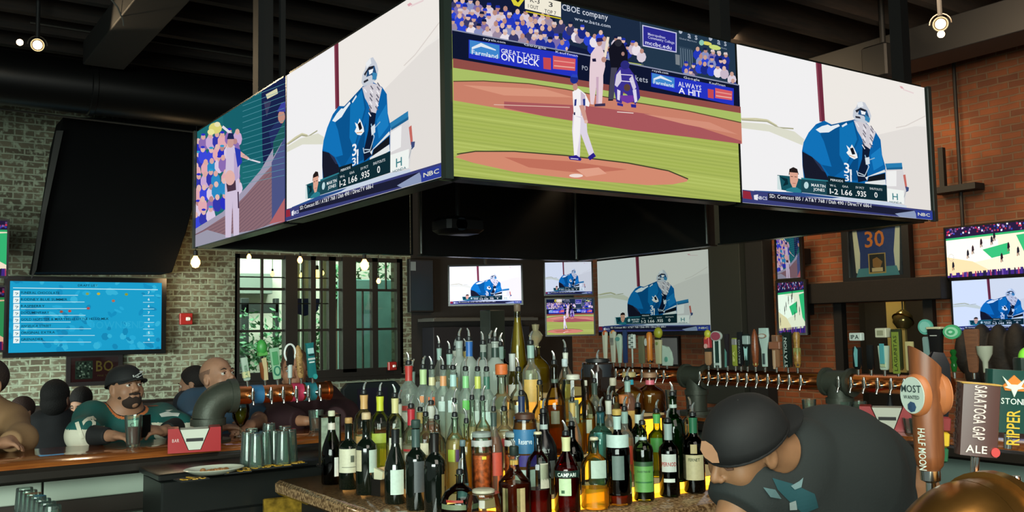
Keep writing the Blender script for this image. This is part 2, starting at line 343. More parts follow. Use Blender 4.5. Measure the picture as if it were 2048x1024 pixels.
A.p('#c8d4e4', (365, 832), (800, 880), (900, 900), (900, 912), (365, 848)); A.p('#2c4f8a', (120, 822), (365, 834), (560, 858), (520, 862), (120, 836))
A.p('#3a3f78', (60, 818), (1035, 925), (1042, 985), (60, 884)); A.p('#1c1e34', (190, 836), (940, 925), (938, 958), (190, 872)); A.p('#92283a', (62, 822), (100, 828), (110, 868), (62, 862)); A.p('#e8e6ee', (118, 846), (140, 842), (138, 872), (120, 868)); A.t('#dfe2ee', 'NBCS', (134, 866), (186, 872), 17)
A.p('#8c9aba', (840, 940), (940, 926), (960, 968), (870, 960)); A.p('#2f3f96', (945, 922), (1040, 934), (1044, 985), (950, 965)); A.t('#e0e0c8', 'NBC', (958, 950), (1020, 958), 16); A.t('#c8cce0', 'Sports', (958, 968), (1020, 976), 10)
A.t('#e4e6ea', 'SD: Comcast 105 / AT&T 768 / Dish 490 / DirecTV 686-1', (198, 858), (718, 918), 19)
A.p('#dcaab0', (862, 287), (876, 290), (886, 303), (870, 300)); A.line('#e6d2d2', 6, (880, 305), (935, 325))
# --- pitcher picture, traced in the middle screen
rnd = random.Random(3)
A = pitcher = Art(mp_right(CX+GP)(880, 0, 620/1512), 2.08)
A.bg('#aab85c')
for i in range(26):
    y = 505+i*17; A.line(rnd.choice(['#b4c266', '#a2b254', '#b0bd60', '#9fae55']), 8, (40, y+rnd.uniform(-5, 5)), (700, y+90), (1480, y+200))
A.p('#121a38', (40, -300), (1480, 100), (1480, 400), (40, 150))
A.p('#1c2b42', (560, -200), (975, 60), (985, 315), (560, 200)); A.line('#3a4c62', 6, (975, 80), (985, 320)); A.p('#22364a', (980, 80), (1445, 200), (1450, 420), (990, 330))
A.t('#c9cfda', 'a CBOE company', (566, 42), (818, 98), 30); A.t('#c0c8d6', 'www.bats.com', (655, 98), (830, 138), 17)
A.t('#aeb8c6', 'Bats', (1185, 180), (1254, 193), 32); A.t('#aeb8c6', 'Bats', (1330, 211), (1396, 224), 32); A.e('#aeb8c6', 1172, 152, 9, 14); A.e('#aeb8c6', 1318, 186, 9, 14); A.t('#8a97a8', 'Global Markets', (1165, 190), (1250, 208), 8); A.t('#8a97a8', 'Global Markets', (1312, 224), (1396, 240), 8); A.t('#8a97a8', 'OFFICIAL', (1124, 132), (1160, 138), 8)
A.p('#c9c9e6', (984, 122), (1152, 160), (1152, 258), (986, 226)); A.p('#2b2a90', (989, 128), (1147, 164), (1147, 252), (990, 220)); A.t('#c9c9ea', 'Metropolitan', (1012, 172), (1096, 190), 13); A.t('#c9c9ea', 'Community College', (1012, 188), (1140, 214), 13); A.t('#e2e2f6', 'mccbc.edu', (998, 216), (1126, 242), 20)
A.p('#2f4356', (1160, 225), (1225, 240), (1225, 345), (1165, 335)); [A.line('#6d7f90', 3, (x, 235+(x-1170)*.2), (x+4, 330+(x-1170)*.2)) for x in range(1170, 1226, 11)]; A.p('#7a8288', (1144, 265), (1166, 270), (1166, 320), (1146, 315))
SK = ['#caa090', '#b98a7c', '#dcb8a8']; CL = ['#2338b8', '#2a44d0', '#1f2f98', '#c9b8c8', '#d8ccd8', '#e8e0e8', '#7c6ca8', '#8890c0', '#1a2880', '#3a3a66', '#9c8aa0']
def fan(x, y, k):
    c = rnd.choice(CL); A.e(c, x, y+26*k, 26*k, 30*k, 9); A.e(rnd.choice(SK), x+rnd.uniform(-3, 3), y-6*k, 11*k, 14*k, 8)
    if rnd.random() < .55: A.p(rnd.choice(['#1d2f9c', '#2a3cc0', '#141c40', '#d8c8c8']), (x-12*k, y-10*k), (x-9*k, y-22*k), (x+9*k, y-22*k), (x+13*k, y-8*k))
    if rnd.random() < .3: A.e(rnd.choice(SK), x+22*k, y+24*k, 7*k, 10*k, 6)
for r in range(5):
    for i in range(13):
        x = 62+i*43+rnd.uniform(-12, 12)+(r % 2)*20; yb = 150+(x-50)*.195; y = yb-150+r*28+rnd.uniform(-6, 6)
        if x > 555 and r < 3: continue
        fan(x, y, 1.0)
for i in range(20): x = 590+i*20+rnd.uniform(-6, 6); fan(x, 90+(x-560)*.27+rnd.choice([20, 46, 80])+(x > 800)*10, .9)
for r in range(3):
    for i in range(8): x = 1190+i*32+rnd.uniform(-8, 8); fan(x, (320 if x < 1235 or x > 1395 else 235)+r*33+(x-1190)*.22, .85)
A.e('#d8d060', 1290, 215, 26, 9, 10, .2); A.e('#c8d878', 1330, 235, 30, 12, 10, .2); A.e('#8ec6b0', 1265, 212, 12, 14)
A.p('#d9cf3a', (330, -10), (366, -40), (404, 0), (376, 38), (350, 30)); A.p('#1a1a20', (356, 2), (370, -12), (384, 2), (370, 18)); A.p('#efe9d6', (404, -90), (580, -60), (580, 88), (404, 48)); A.t('#3a3a3a', 'K-3', (430, 14), (476, 24), 24); A.t('#3a3a3a', '3', (520, 36), (540, 40), 24); A.t('#4a4a4a', '1 OUT', (420, 42), (470, 52), 18); A.t('#4a4a4a', 'TOP 7', (500, 66), (556, 78), 18); A.line('#c8b820', 6, (408, 60), (580, 96))
A.p('#0f1630', (40, 148), (700, 268), (1450, 418), (1460, 530), (700, 400), (40, 292))
A.line('#8a90a8', 6, (50, 150), (700, 272), (1445, 418))
for ox, oy in ((0, 0), (892, 170)):
    s_ = 1 if ox == 0 else .76
    def T(x, y): return (ox+ (130 if ox == 0 else 1018)-ox + (x-130)*s_*(1 if ox == 0 else 1), (0 if ox == 0 else 0)+(y if ox == 0 else 358+(x-130)*s_*.18+(y-198-(x-130)*.13)*s_))
    A.p('#2433c0', T(130, 198), T(660, 272), T(660, 382), T(130, 288)); A.p('#3f86cc', T(135, 200), T(280, 225), T(280, 290), T(135, 265)); A.p('#dfe8f0', T(145, 235), T(190, 214), T(262, 246), T(262, 252), T(190, 232), T(145, 246)); A.t('#e8eef4', 'Farmland', T(145, 268), T(272, 288), 22*s_)
    if ox == 0: A.t('#dfe0f0', 'GREAT TASTE', (288, 262), (474, 288), 22); A.t('#f0f0fa', 'ON DECK', (288, 296), (472, 320), 34)
    else: A.t('#dfe0f0', 'ALWAYS', (1150, 424), (1262, 446), 24); A.t('#f0f0fa', 'A HIT', (1152, 458), (1262, 472), 30)
    A.p('#c24a50', T(492, 284), T(530, 288), T(530, 345), T(494, 340)); A.p('#d45b5e', T(540, 276), T(650, 292), T(648, 350), T(540, 340)); A.line('#e89a90', 5, T(545, 300), T(645, 312)); A.line('#e8b0a0', 5, T(545, 325), T(645, 335))
for tx, x, y in (('royals.com', 200, 198), ('Google', 398, 226), ('Kauffman', 552, 262), ('royals.com', 1022, 352), ('Google', 1175, 386), ('Kauffman', 1300, 412)): A.t('#c8ccd8', tx, (x, y), (x+(108 if x < 900 else 78), y+(18 if x < 900 else 13)), 11)
A.t('#aab0be', 'PO', (680, 345), (708, 350), 22); A.t('#aab0be', 'ckets', (925, 395), (1000, 408), 28)
A.p('#8f4d47', (40, 288), (700, 400), (1455, 525), (1455, 558), (700, 432), (40, 336)); A.p('#a9bd66', (40, 334), (700, 430), (1455, 556), (1455, 606), (900, 505), (600, 440), (40, 402))
A.p('#c9806a', (40, 402), (200, 402), (420, 415), (600, 442), (900, 500), (1200, 548), (1455, 604), (1460, 705), (1200, 672), (900, 636), (500, 572), (40, 492)); A.p('#a8585c', (300, 500), (700, 520), (1000, 560), (1240, 620), (1455, 690), (1455, 705), (1200, 672), (900, 636), (500, 572), (300, 530)); A.p('#d8957c', (100, 420), (500, 440), (640, 480), (300, 470)); A.p('#d4907a', (980, 560), (1300, 600), (1440, 660), (1180, 610))
A.line('#5d4a30', 5, (50, 402), (200, 400), (420, 413), (600, 440), (900, 498), (1200, 546), (1455, 602)); A.line('#e8d8d0', 4, (850, 550), (930, 556)); A.line('#dcb8a8', 4, (250, 515), (620, 528))
A.p('#d38a70', (62, 770), (95, 752), (160, 744), (350, 744), (600, 765), (900, 800), (1100, 838), (1196, 872), (1190, 888), (1120, 902), (1000, 906), (700, 882), (350, 842), (150, 798)); A.p('#c0705c', (300, 770), (620, 790), (900, 830), (700, 850), (420, 820)); A.p('#e0a088', (650, 830), (760, 820), (800, 850), (700, 866)); A.line('#40402a', 6, (70, 756), (160, 742), (350, 742), (600, 762), (900, 798), (1100, 836), (1196, 876)); A.e('#f0dcd4', 650, 860, 34, 9)
def leg(c, *p): A.p(c, *p)
A.p('#e4ccd4', (722, 268), (750, 228), (772, 232), (788, 268), (792, 330), (782, 372), (782, 420), (776, 515), (748, 515), (748, 430), (736, 515), (720, 512), (714, 420), (716, 340)); A.p('#c8a8bc', (748, 380), (760, 380), (758, 515), (748, 515)); A.e('#b8887c', 764, 214, 13, 16); A.p('#262058', (748, 212), (752, 192), (776, 190), (784, 206)); A.p('#1c1838', (728, 292), (746, 290), (748, 306), (730, 306)); A.line('#ecdcc8', 13, (806, 186), (790, 285)); A.e('#b8887c', 785, 296, 12, 14); A.p('#3a3050', (740, 512), (792, 508), (792, 522), (740, 524))
A.p('#141420', (806, 245), (838, 205), (880, 215), (902, 262), (900, 320), (862, 345), (834, 400), (830, 496), (806, 496), (812, 400), (820, 335)); A.p('#454456', (820, 335), (850, 335), (832, 490), (808, 490)); A.e('#2a2a34', 856, 215, 18, 18); A.e('#a88078', 878, 268, 8, 10)
A.p('#3a3090', (838, 372), (862, 332), (905, 332), (934, 372), (955, 430), (962, 480), (938, 515), (914, 480), (880, 452), (872, 510), (846, 500), (836, 450)); A.p('#d4cce0', (846, 370), (866, 345), (872, 400), (850, 430), (838, 420)); A.p('#d0c8de', (925, 372), (942, 430), (930, 450), (908, 390)); A.e('#2a2a78', 888, 322, 22, 22); A.p('#dcd6ea', (850, 440), (866, 448), (862, 495), (850, 490)); A.p('#dcd6ea', (925, 445), (942, 440), (948, 500), (935, 505)); A.e('#5a4038', 898, 432, 16, 18); A.line('#e4dcec', 4, (865, 368), (925, 372)); A.line('#e4dcec', 4, (870, 400), (925, 404))
A.p('#7038a0', (862, 470), (930, 470), (930, 500), (900, 508), (870, 496)); A.p('#2a2890', (850, 505), (878, 512), (878, 524), (850, 518)); A.p('#2a2890', (916, 512), (942, 515), (942, 530), (918, 528))
A.p('#ddd4e4', (634, 560), (700, 580), (704, 650), (738, 752), (712, 762), (672, 655), (668, 770), (640, 766), (630, 640)); A.p('#f4f0f2', (640, 570), (672, 580), (668, 660), (652, 764), (640, 760), (634, 650)); A.p('#f4f1f2', (632, 452), (660, 436), (694, 462), (716, 508), (712, 525), (694, 520), (696, 575), (638, 570)); A.p('#c9b8cc', (672, 450), (694, 470), (692, 570), (672, 570)); A.p('#cf9a8c', (664, 520), (688, 514), (706, 596), (694, 606), (680, 570)); A.e('#e0b8a8', 698, 598, 9, 9)
A.e('#c08c80', 645, 428, 12, 18); A.e('#1d2d86', 640, 392, 20, 22); A.p('#2a44b8', (622, 380), (632, 366), (656, 370), (658, 384)); A.p('#2d3a80', (642, 490), (652, 488), (650, 520), (640, 522)); A.p('#2a3a86', (682, 488), (694, 486), (694, 520), (684, 520)); A.p('#1c1848', (638, 552), (645, 552), (645, 566), (638, 566)); A.p('#2a1f86', (612, 768), (650, 760), (676, 778), (672, 788), (618, 782)); A.p('#2a1f86', (706, 770), (734, 748), (746, 766), (716, 786)); A.line('#d8d0ea', 4, (622, 776), (660, 780))
# --- outfield wall picture, traced in the far left screen
A = outfield = Art(mp_left(CY+GP+SW)(370, 0, 540/1063), 2.08); rnd = random.Random(5)
A.bg('#1d6a70'); A.p('#17606a', (150, 300), (320, 300), (310, 650), (150, 650)); A.p('#18224a', (300, 300), (400, 250), (400, 900), (330, 900), (305, 600)); A.p('#232d5e', (330, 520), (360, 480), (396, 440), (396, 560), (345, 600)); A.e('#c08c7c', 380, 460, 14, 26); A.p('#3a3f9a', (362, 440), (380, 405), (396, 400), (396, 440)); A.p('#d8d6b0', (318, 372), (362, 348), (366, 368), (324, 390)); A.p('#3a3a5a', (310, 400), (340, 396), (322, 460))
for r in range(7):
    for i in range(7):
        x = 50+i*26+rnd.uniform(-8, 8); y = 560-i*6+r*48+rnd.uniform(-8, 8)
        if y > 890-(x-40)*.78: continue
        A.e(rnd.choice(['#2a30c0', '#3a48d8', '#8a6ab0', '#c8a8d0', '#2a88c0', '#d8c8e0', '#3438a8', '#e0a8b0']), x, y+20, 19, 30, 9); A.e(rnd.choice(['#d8a8a0', '#e0b8b0', '#b88888']), x, y-8, 9, 12, 8)
        if rnd.random() < .4: A.e(rnd.choice(['#2a30c0', '#2f9ac8']), x, y-17, 9, 5, 7)
A.p('#a09ab0', (36, 905), (150, 835), (240, 740), (300, 670), (355, 575), (385, 560), (355, 650), (300, 700), (240, 770), (160, 850), (36, 930)); A.p('#8a6a72', (36, 930), (160, 850), (240, 770), (300, 700), (346, 650), (345, 890), (36, 990))
for i in range(14): A.line('#755a66', 3, (40, 925+i*14), (160, 862+i*13), (345, 672+i*16))
A.p('#4c5484', (344, 640), (396, 540), (396, 800), (345, 890)); A.p('#1f5a5a', (350, 560), (396, 470), (396, 540), (350, 620)); A.p('#b06468', (336, 880), (396, 780), (396, 880), (336, 900)); A.p('#9a98aa', (36, 930), (90, 905), (160, 925), (280, 905), (345, 880), (390, 870), (36, 1000))
A.line('#ded8e6', 10, (150, 498), (188, 530)); A.e('#d8d277', 122, 505, 26, 22); A.e('#e8e49a', 105, 520, 14, 12); A.e('#e8e0b0', 130, 490, 12, 10)
A.p('#cfc0d8', (166, 585), (196, 572), (222, 620), (216, 700), (216, 925), (194, 935), (190, 790), (184, 935), (162, 935), (160, 730)); A.p('#b8a4cc', (196, 600), (216, 620), (214, 700), (196, 720)); A.e('#c89a94', 182, 562, 13, 20); A.p('#1d2450', (168, 548), (174, 524), (192, 524), (197, 548)); A.p('#2a3ab0', (198, 580), (222, 590), (228, 640), (210, 660)); A.p('#dca8a0', (222, 596), (256, 622), (252, 630), (222, 618)); A.line('#dcd6e0', 6, (250, 626), (300, 640)); A.p('#4a3444', (165, 720), (202, 710), (204, 748), (170, 756)); A.line('#402c44', 5, (212, 755), (214, 820)); A.e('#e0b0a8', 180, 700, 20, 30)
for i in range(16): A.line('#5a9aa8', 1.5, (230, 395+i*22), (395, 330+i*24))
# --- basketball picture, traced in the upper TV on the right wall
WX, WY = 10.3, 13.0
_tl, _bl = onx(1893, 460, WX), onx(1905, 556, WX); BH = _tl.z-_bl.z; BW = BH*16/9
def mp_ball(x, y):
    P = onx(1540+x*.3516, 420+y*.3516, WX); return ((_tl.y-P.y)/BW, (P.z-_bl.z)/BH)
A = basket = Art(mp_ball, 16/9); rnd = random.Random(11)
A.bg('#f2e2c8'); A.uvp('#fff4e2', (.0, .2), (.6, .35), (.6, .7), (0, .8)); A.uvp('#f0d2a4', (0, .02), (.55, .04), (.3, .3), (0, .42)); A.uvp('#251a3a', (0, .8), (1, .84), (1, 1), (0, 1)); A.uvp('#2fa866', (0, .76), (1, .8), (1, .84), (0, .8)); A.uvp('#35b472', (.42, .52), (.72, .62), (.72, .4), (.52, .34)); A.uvp('#35b472', (.8, .75), (1, .78), (1, .2), (.9, .3))
for i in range(110): u = rnd.random(); v = rnd.uniform(.85, 1)+u*.0; A.uvp(rnd.choice(['#c03050', '#8a5aa0', '#e0e0f0', '#3040a0', '#a02a40', '#604878', '#20203a']), (u, v), (u+.018, v), (u+.018, v+.035), (u, v+.035))
A.uvp('#3b2478', (0, 0), (1, 0), (1, .1), (0, .04))
for i in range(60): u = rnd.random(); A.uvp(rnd.choice(['#2a1a50', '#6a4a9a', '#a03a60', '#20203a', '#402a80']), (u, .0), (u+.02, 0), (u+.018, .08+.05*u), (u+.004, .09+.05*u))
for u, v in ((.3, .5), (.24, .42), (.4, .62), (.06, .2), (.52, .65), (.55, .72), (.7, .5), (.8, .4), (.62, .3)):
    c = rnd.choice(['#2a1a24', '#5a2028', '#20202a']); A.uvp(c, (u, v), (u+.012, v), (u+.03, v+.02), (u+.026, v+.09), (u+.016, v+.13), (u+.004, v+.09)); A.uvp('#8a5a48', (u, v-.06), (u+.008, v-.06), (u+.012, v), (u+.002, v)); A.uvp('#3a2a30', (u+.018, v-.05), (u+.026, v-.05), (u+.022, v+.02), (u+.014, v))
for k in range(12): a = k/12*2*math.pi; A.uvp('#8a8a9a', (.05+.03*math.cos(a), .4+.07*math.sin(a)), (.06+.03*math.cos(a), .4+.07*math.sin(a)), (.06+.03*math.cos(a), .42+.07*math.sin(a)))
# --- beer list picture, traced in the TV on the left wall
_ml, _mr = ony(20, 562, WY-.12), ony(322, 698, WY-.12)
def mp_menu(x, y):
    P = ony(x*.371, 420+y*.371, WY-.12); return ((P.x-_ml.x)/(_mr.x-_ml.x), (P.z-_mr.z)/(_ml.z-_mr.z))
A = menu = Art(mp_menu, 2.1); rnd = random.Random(2); A.bg('#1c9ecb')
for i in range(90):
    x, y = rnd.uniform(30, 860), rnd.uniform(380, 760); A.e(rnd.choice(['#27aad6', '#1690c0', '#35b2d8', '#1788b6']), x, y, rnd.uniform(8, 34), rnd.uniform(6, 22), 7, rnd.random())
A.t('#0c3448', 'DRAFT LIST', (420, 412), (526, 412), 12); A.line('#c4eaf2', 4, (70, 420), (850, 430))
rows = [('FUNERAL CHOCOLATE', 320, 420), ('RODNEY BLUE SUMMER', 362, 455), ('RASPBERRY', 240, 480), ('DOCUMENTARY', 265, 460), ('GOLD HOPSTER & MARYBELLE LITTLE HELLO MILK', 585, 380), ('ANGELICA STREET', 275, 490), ('ORIGINAL EXTRA', 295, 510), ('GRENADIER', 232, 490)]
for i, (tx, xe, ul) in enumerate(rows):
    y = 452+i*36; A.p('#e8f4f4', (72, y-18), (106, y-18), (104, y+14), (70, y+14)); A.line('#3a6a7a', 3, (80, y-6), (98, y-4), (86, y+6)); A.t('#0b3446', tx, (112, y), (xe, y), 13); A.line('#bfe6ee', 3, (112, y+8), (ul, y+8))
    A.t('#e0f6f8', str((7, 6, 6, 7, 8, 6, 5, 6)[i]), (796, y), (806, y), 13); A.line('#a8dce8', 3, (770, y+10), (830, y+10))
for x, y, c in ((470, 452, '#8aa04a'), (530, 452, '#c0b030'), (680, 455, '#8a9a30'), (610, 490, '#b06a50'), (475, 530, '#b04a4a'), (375, 545, '#b84a40'), (330, 548, '#a0503a')): A.e(c, x, y, 9, 7)
A.t('#27a5cf', 'TOWNSEND', (480, 640), (780, 640), 40)
# ------------------------------------------------------------------ room
black = mat('#0b0c0d', .6); blackg = mat('#0c0d0e', .25); iron = mat('#454a40', .5, .4, bump=.15); darkwall = mat('#1c1917', .8, var=.2, nscale=3); chrome = mat('#cfd4d0', .12, 1); copper = mat('#e08a50', .28, 1, bump=.05, nscale=12, var=.2)
brickL = brick('whitewashed_brick', '#6a6450', '#4a4232', '#8c957f', 0, patch='#7e8874')
brickR = brick('red_brick', '#8c4e2a', '#683a24', '#7a5c44', 1)
def wallbox(name, c, d, m): b = MB(); b.box(c, d); return struct(b.build(name, m, smooth=False))
CEIL = 5.1
wallbox('floor', (3.4, 5, -.05), (16.4, 18, .1), mat('#3a322a', .5, var=.3, nscale=4))
wp = [ony(x, 600, WY).x for x in (474, 800)]; zt, zb = 2.75, ony(640, 747, WY).z
b = MB(); b.box((( -5+wp[0])/2, WY+.15, CEIL/2), (wp[0]+5, .3, CEIL)); b.box(((wp[0]+wp[1])/2, WY+.15, zb/2), (wp[1]-wp[0], .3, zb)); b.box(((wp[0]+wp[1])/2, WY+.15, (zt+CEIL)/2), (wp[1]-wp[0], .3, CEIL-zt))
xe = ony(822, 600, WY).x; b.box(((wp[1]+xe)/2, WY+.15, CEIL/2), (xe-wp[1], .3, CEIL)); struct(b.build('wall_left', brickL, smooth=False))
wallbox('wall_back', ((xe+WX+.3)/2, WY+.15, CEIL/2), (WX+.3-xe, .3, CEIL), darkwall)
# right wall with the doorway
dy0, dy1 = onx(1690, 640, WX).y, onx(1856, 640, WX).y; dz = onx(1770, 603, WX).z
b = MB(); b.box((WX+.15, (dy0+WY)/2, CEIL/2), (.3, WY-dy0, CEIL)); b.box((WX+.15, (dy0+dy1)/2, (dz+CEIL)/2), (.3, dy0-dy1, CEIL-dz)); b.box((WX+.15, (dy1-4)/2, CEIL/2), (.3, dy1+4, CEIL)); struct(b.build('wall_right', brickR, smooth=False))
b = MB(); b.box((WX+1.9, (dy0+dy1)/2, 1.6), (.1, 4.5, 3.6)); b.box((WX+1, (dy0+dy1)/2+1.6, 1.6), (1.9, .1, 3.6)); b.box((WX+1, (dy0+dy1)/2-1.6, 1.6), (1.9, .1, 3.6)); b.box((WX+1, (dy0+dy1)/2, 3.4), (1.9, 3.2, .1)); b.box((WX+1, (dy0+dy1)/2, -.05), (1.9, 3.2, .1))
struct(b.build('wall_hallway', mat('#302a24', .8), smooth=False))
b = MB(); b.box((3.4, 5, CEIL+.1), (17.6, 18.2, .2)); struct(b.build('ceiling', mat('#120c09', .85, var=.35, nscale=2), smooth=False))
y = -3.5; joist = wood('#20150e', '#100a07', .85, 3, (1, 8, 8))
b = MB()
while y < 13:
    b.box((3.4, y, CEIL-.14), (13.8, .1, .28)); y += .62
struct(b.build('ceiling_joists', joist, smooth=False))
# skirting lines and door casing
b = MB(); b.box((WX-.03, (dy0+.05), dz/2), (.1, .12, dz)); b.box((WX-.03, dy1-.05, dz/2), (.1, .12, dz)); struct(b.build('trim_1', black, smooth=False))
p0, p1 = onx(1625, 590, WX), onx(1905, 585, WX); b = MB(); b.box((WX-.12, (p0.y+p1.y)/2, dz+.13), (.24, p0.y-p1.y, .26)); tag(b.build('lintel_beam', wood('#0d0b09', '#15110e', .85), bevel=.01), 'black timber beam running over the doorway in the right brick wall', 'beam')
# ceiling-borne things
b = MB(); b.lathe([(.0, -5.0), (.30, -5.0), (.30, 6.4), (0, 6.4)], (2.0, 11.2, 4.42), 32, 'X')
for x in range(-4, 6, 2): b.lathe([(.302, x), (.318, x+.01), (.318, x+.06), (.302, x+.07)], (2.0, 11.2, 4.42), 32, 'X')
tag(b.build('round_duct', mat('#101010', .38, .3)), 'long round black air duct under the ceiling above the beer list screen', 'duct')
q0 = onz(215, 90, CEIL-.35)
b = MB(); b.box((q0.x, 7.0, CEIL-.42), (.42, 7.5, .26)); tag(b.build('flat_duct', mat('#0a0a0a', .7), bevel=.01), 'flat dark duct crossing the joists at the upper left', 'duct')
q1 = onz(1500, 20, CEIL-.3); b = MB(); b.box((9.3, 6.5, CEIL-.55), (.5, 9, .35)); tag(b.build('rectangular_duct', mat('#101112', .6), bevel=.01), 'dark rectangular duct along the ceiling over the right brick wall', 'duct')
# slanted black hood on the left wall
def wl(x, y, Y=WY-.02): return ony(x, y, Y)
b = MB(); pts = [wl(112, 250), wl(400, 262), wl(372, 390), wl(350, 470), wl(322, 550), wl(58, 550), wl(74, 470), wl(100, 300)]
b.prism(pts, (0, -.55, 0)); o = b.build('slanted_hood', mat('#060708', .95, spec=.1), smooth=False, bevel=.01); tag(o, 'large black slanted hood on the left wall above the beer list screen', 'hood')
b = MB(); b.prism([wl(62, 558, WY-.6), wl(74, 470, WY-.6), wl(112, 262, WY-.6), wl(126, 262, WY-.6), wl(92, 420, WY-.6), wl(72, 540, WY-.6)], (0, -.03, 0)); b.build('hood_flange', mat('#262725', .7), o, smooth=False)
b = MB(); jx = ony(425, 400, WY).x; b.box((jx, WY-.27, wl(425, 410).z), (.34, .5, .6)); b.box((jx+.05, WY-.25, wl(425, 340).z), (.24, .46, .5)); tag(b.build('junction_box', mat('#1d1b19', .8), bevel=.02), 'dark stepped box on the left wall between the black hood and the far left screen', 'box')
# ------------------------------------------------------------------ window with patio beyond
def wx(x): return ony(x, 600, WY).x
def wz(y): return ony(640, y, WY).z
fr = MB(); Y = WY+.05
fm = mat('#12110f', .5)
def bar(x0, x1, z0, z1, dep=.10, yy=Y): fr.box(((x0+x1)/2, yy, (z0+z1)/2), (x1-x0, dep, z1-z0))
root = thing('steel_window', 'black steel grid window beside the brick wall with the patio seen through it', 'window', (0, 0, 0)); root['kind'] = 'structure'; root.name = 'window_1'
bar(wp[0]-.03, wp[0]+.04, zb-.05, zt); bar(wp[1]-.05, wp[1]+.05, zb-.05, zt); bar(wp[0], wp[1], zb-.08, zb+.05, .16); bar(wp[0], wp[1], zt-.06, zt)
bar(wx(570), wx(594), zb, zt, .16); bar(wx(622), wx(632), zb, zt); bar(wx(658), wx(672), zb, zt); bar(wx(684), wx(711), zb, zt, .16); bar(wx(745), wx(756), zb, zt)
for x in (526, 645): bar(wx(x)-.016, wx(x)+.016, zb, zt, .05)
bar(wx(608)-.008, wx(608)+.008, zb, zt, .04); bar(wx(728)-.008, wx(728)+.008, zb, wz(580), .04); bar(wx(775)-.008, wx(775)+.008, wz(580), zt, .04)
for yy in (579, 660): bar(wp[0], wp[1], wz(yy)-.018, wz(yy)+.018, .06)
for yy in (556, 607): bar(wp[0], wx(660), wz(yy)-.008, wz(yy)+.008, .04)
fr.build('window_frame', fm, root, smooth=False)
g = MB(); g.box(((wp[0]+wp[1])/2, WY+.03, (zb+zt)/2), (wp[1]-wp[0], .008, zt-zb)); g.build('glass_pane', glass('#d8ece4', .02), root, smooth=False)
b = MB(); b.box(((wp[0]+wp[1])/2, WY-.06, zb-.09), (wp[1]-wp[0]+.1, .2, .05)); b.build('window_sill', fm, root)
# patio
PY = 17.6
def px(x, Y_=17.6): return ony(x, 600, Y_).x
b = MB(); b.box((5.0, 14.6, 4.56), (8, 1.1, .12)); struct(b.build('ceiling_patio_support', mat('#3a3c38', .8), smooth=False))  # slab added as a support for the bulbs and pennant hung outside
b = MB(); b.box((5.4, PY+.5, 3), (14, .2, 6)); struct(b.build('wall_patio', mat('#d5c8bb', .9, var=.12, nscale=.8), smooth=False))
b = MB(); b.box((5, 15.7, -.05), (14, 4.6, .1)); struct(b.build('floor_patio', mat('#6a6a60', .9), smooth=False))
b = MB(); b.box((px(505), PY-.1, ony(505, 617, PY-.1).z), (px(570)-px(478), .15, .18)); b.box((px(484), PY-.1, 1.0), (.16, .15, 2.6)); b.box((px(548), PY-.1, 1.0), (.08, .15, 2.6)); tag(b.build('patio_door_frame', mat('#2a2c2a', .6), bevel=.01), 'dark door frame on the patio seen through the leftmost window panes', 'door frame')
b = MB(); b.box((px(505), PY+.27, ony(505, 566, PY).z), (.9, .25, .4)); tag(b.build('patio_sign', mat('#8a8d84', .7), bevel=.01), 'pale box on the patio wall seen through the upper left window panes', 'sign box')
for i, (x, y0) in enumerate(((590, 1), (611, 1), (650, 1), (700, 1))):
    b = MB(); b.box((px(x, 15.0), 15.0, 2.25), (.13, .13, 4.5)); tag(b.build('patio_post', mat('#cfd8cc' if i != 3 else '#3a3c36', .6), bevel=.01), ['white patio post just right of the wide window mullion', 'pale patio post behind the purple pennant', 'white patio post in the middle of the window', 'dark patio post left of the teal glass booth'][i], 'post')
b = MB(); b.box((px(745, 16.0), 16.0, 1.3), (1.4, .08, 2.6)); tag(b.build('patio_screen', mat('#7fa8a0', .3, var=.25, nscale=2), bevel=.01), 'pale teal glass patio booth in the right window panes', 'glass booth')
leafm = mat('#4f8058', .6, var=.5, nscale=18)
def shrub(x, Y, z, rx, rz, lab, n=260, sd=1):
    r_ = random.Random(sd); b = MB()
    for i in range(n):
        a, c_, q = r_.uniform(0, 6.28), r_.uniform(-1, 1), r_.random()**.4; s_ = math.sqrt(1-c_*c_)
        P = Vector((x+rx*q*s_*math.cos(a), Y+rx*.6*q*s_*math.sin(a), z+rz*q*c_)); d1 = Vector((r_.uniform(-1, 1), r_.uniform(-1, 1), r_.uniform(-1, 1))).normalized()*.07; d2 = d1.cross(Vector((r_.uniform(-1, 1), r_.uniform(-1, 1), 1))).normalized()*.035
        b.add([P-d1, P+d2, P+d1*.9, P-d2], [(0, 1, 2, 3)])
    root = thing('patio_shrub', lab, 'shrub', (0, 0, 0), group='patio planting'); b.build('foliage', leafm, root, smooth=False); t = MB(); t.tube([(x, Y, 0), (x+.03, Y, z)], .03); t.build('stem', mat('#4a3a2a'), root); return root
shrub(px(494, 15.8), 15.8, 1.25, .40, .85, 'leafy green shrub in the lower left window corner', sd=1); shrub(px(549, 16.3), 16.3, 1.2, .36, .9, 'bushy shrub on the patio behind the white oval tap handle', sd=2); shrub(px(632, 16.3), 16.3, 1.3, .3, .9, 'narrow shrub between the patio posts', sd=3); shrub(px(672, 17.1), 17.1, 2.6, .3, .5, 'red tinged shrub high behind the middle window panes', sd=4); shrub(px(745, 17.1), 17.1, 3.1, .6, .6, 'tree crown high behind the teal glass booth', 300, 5)
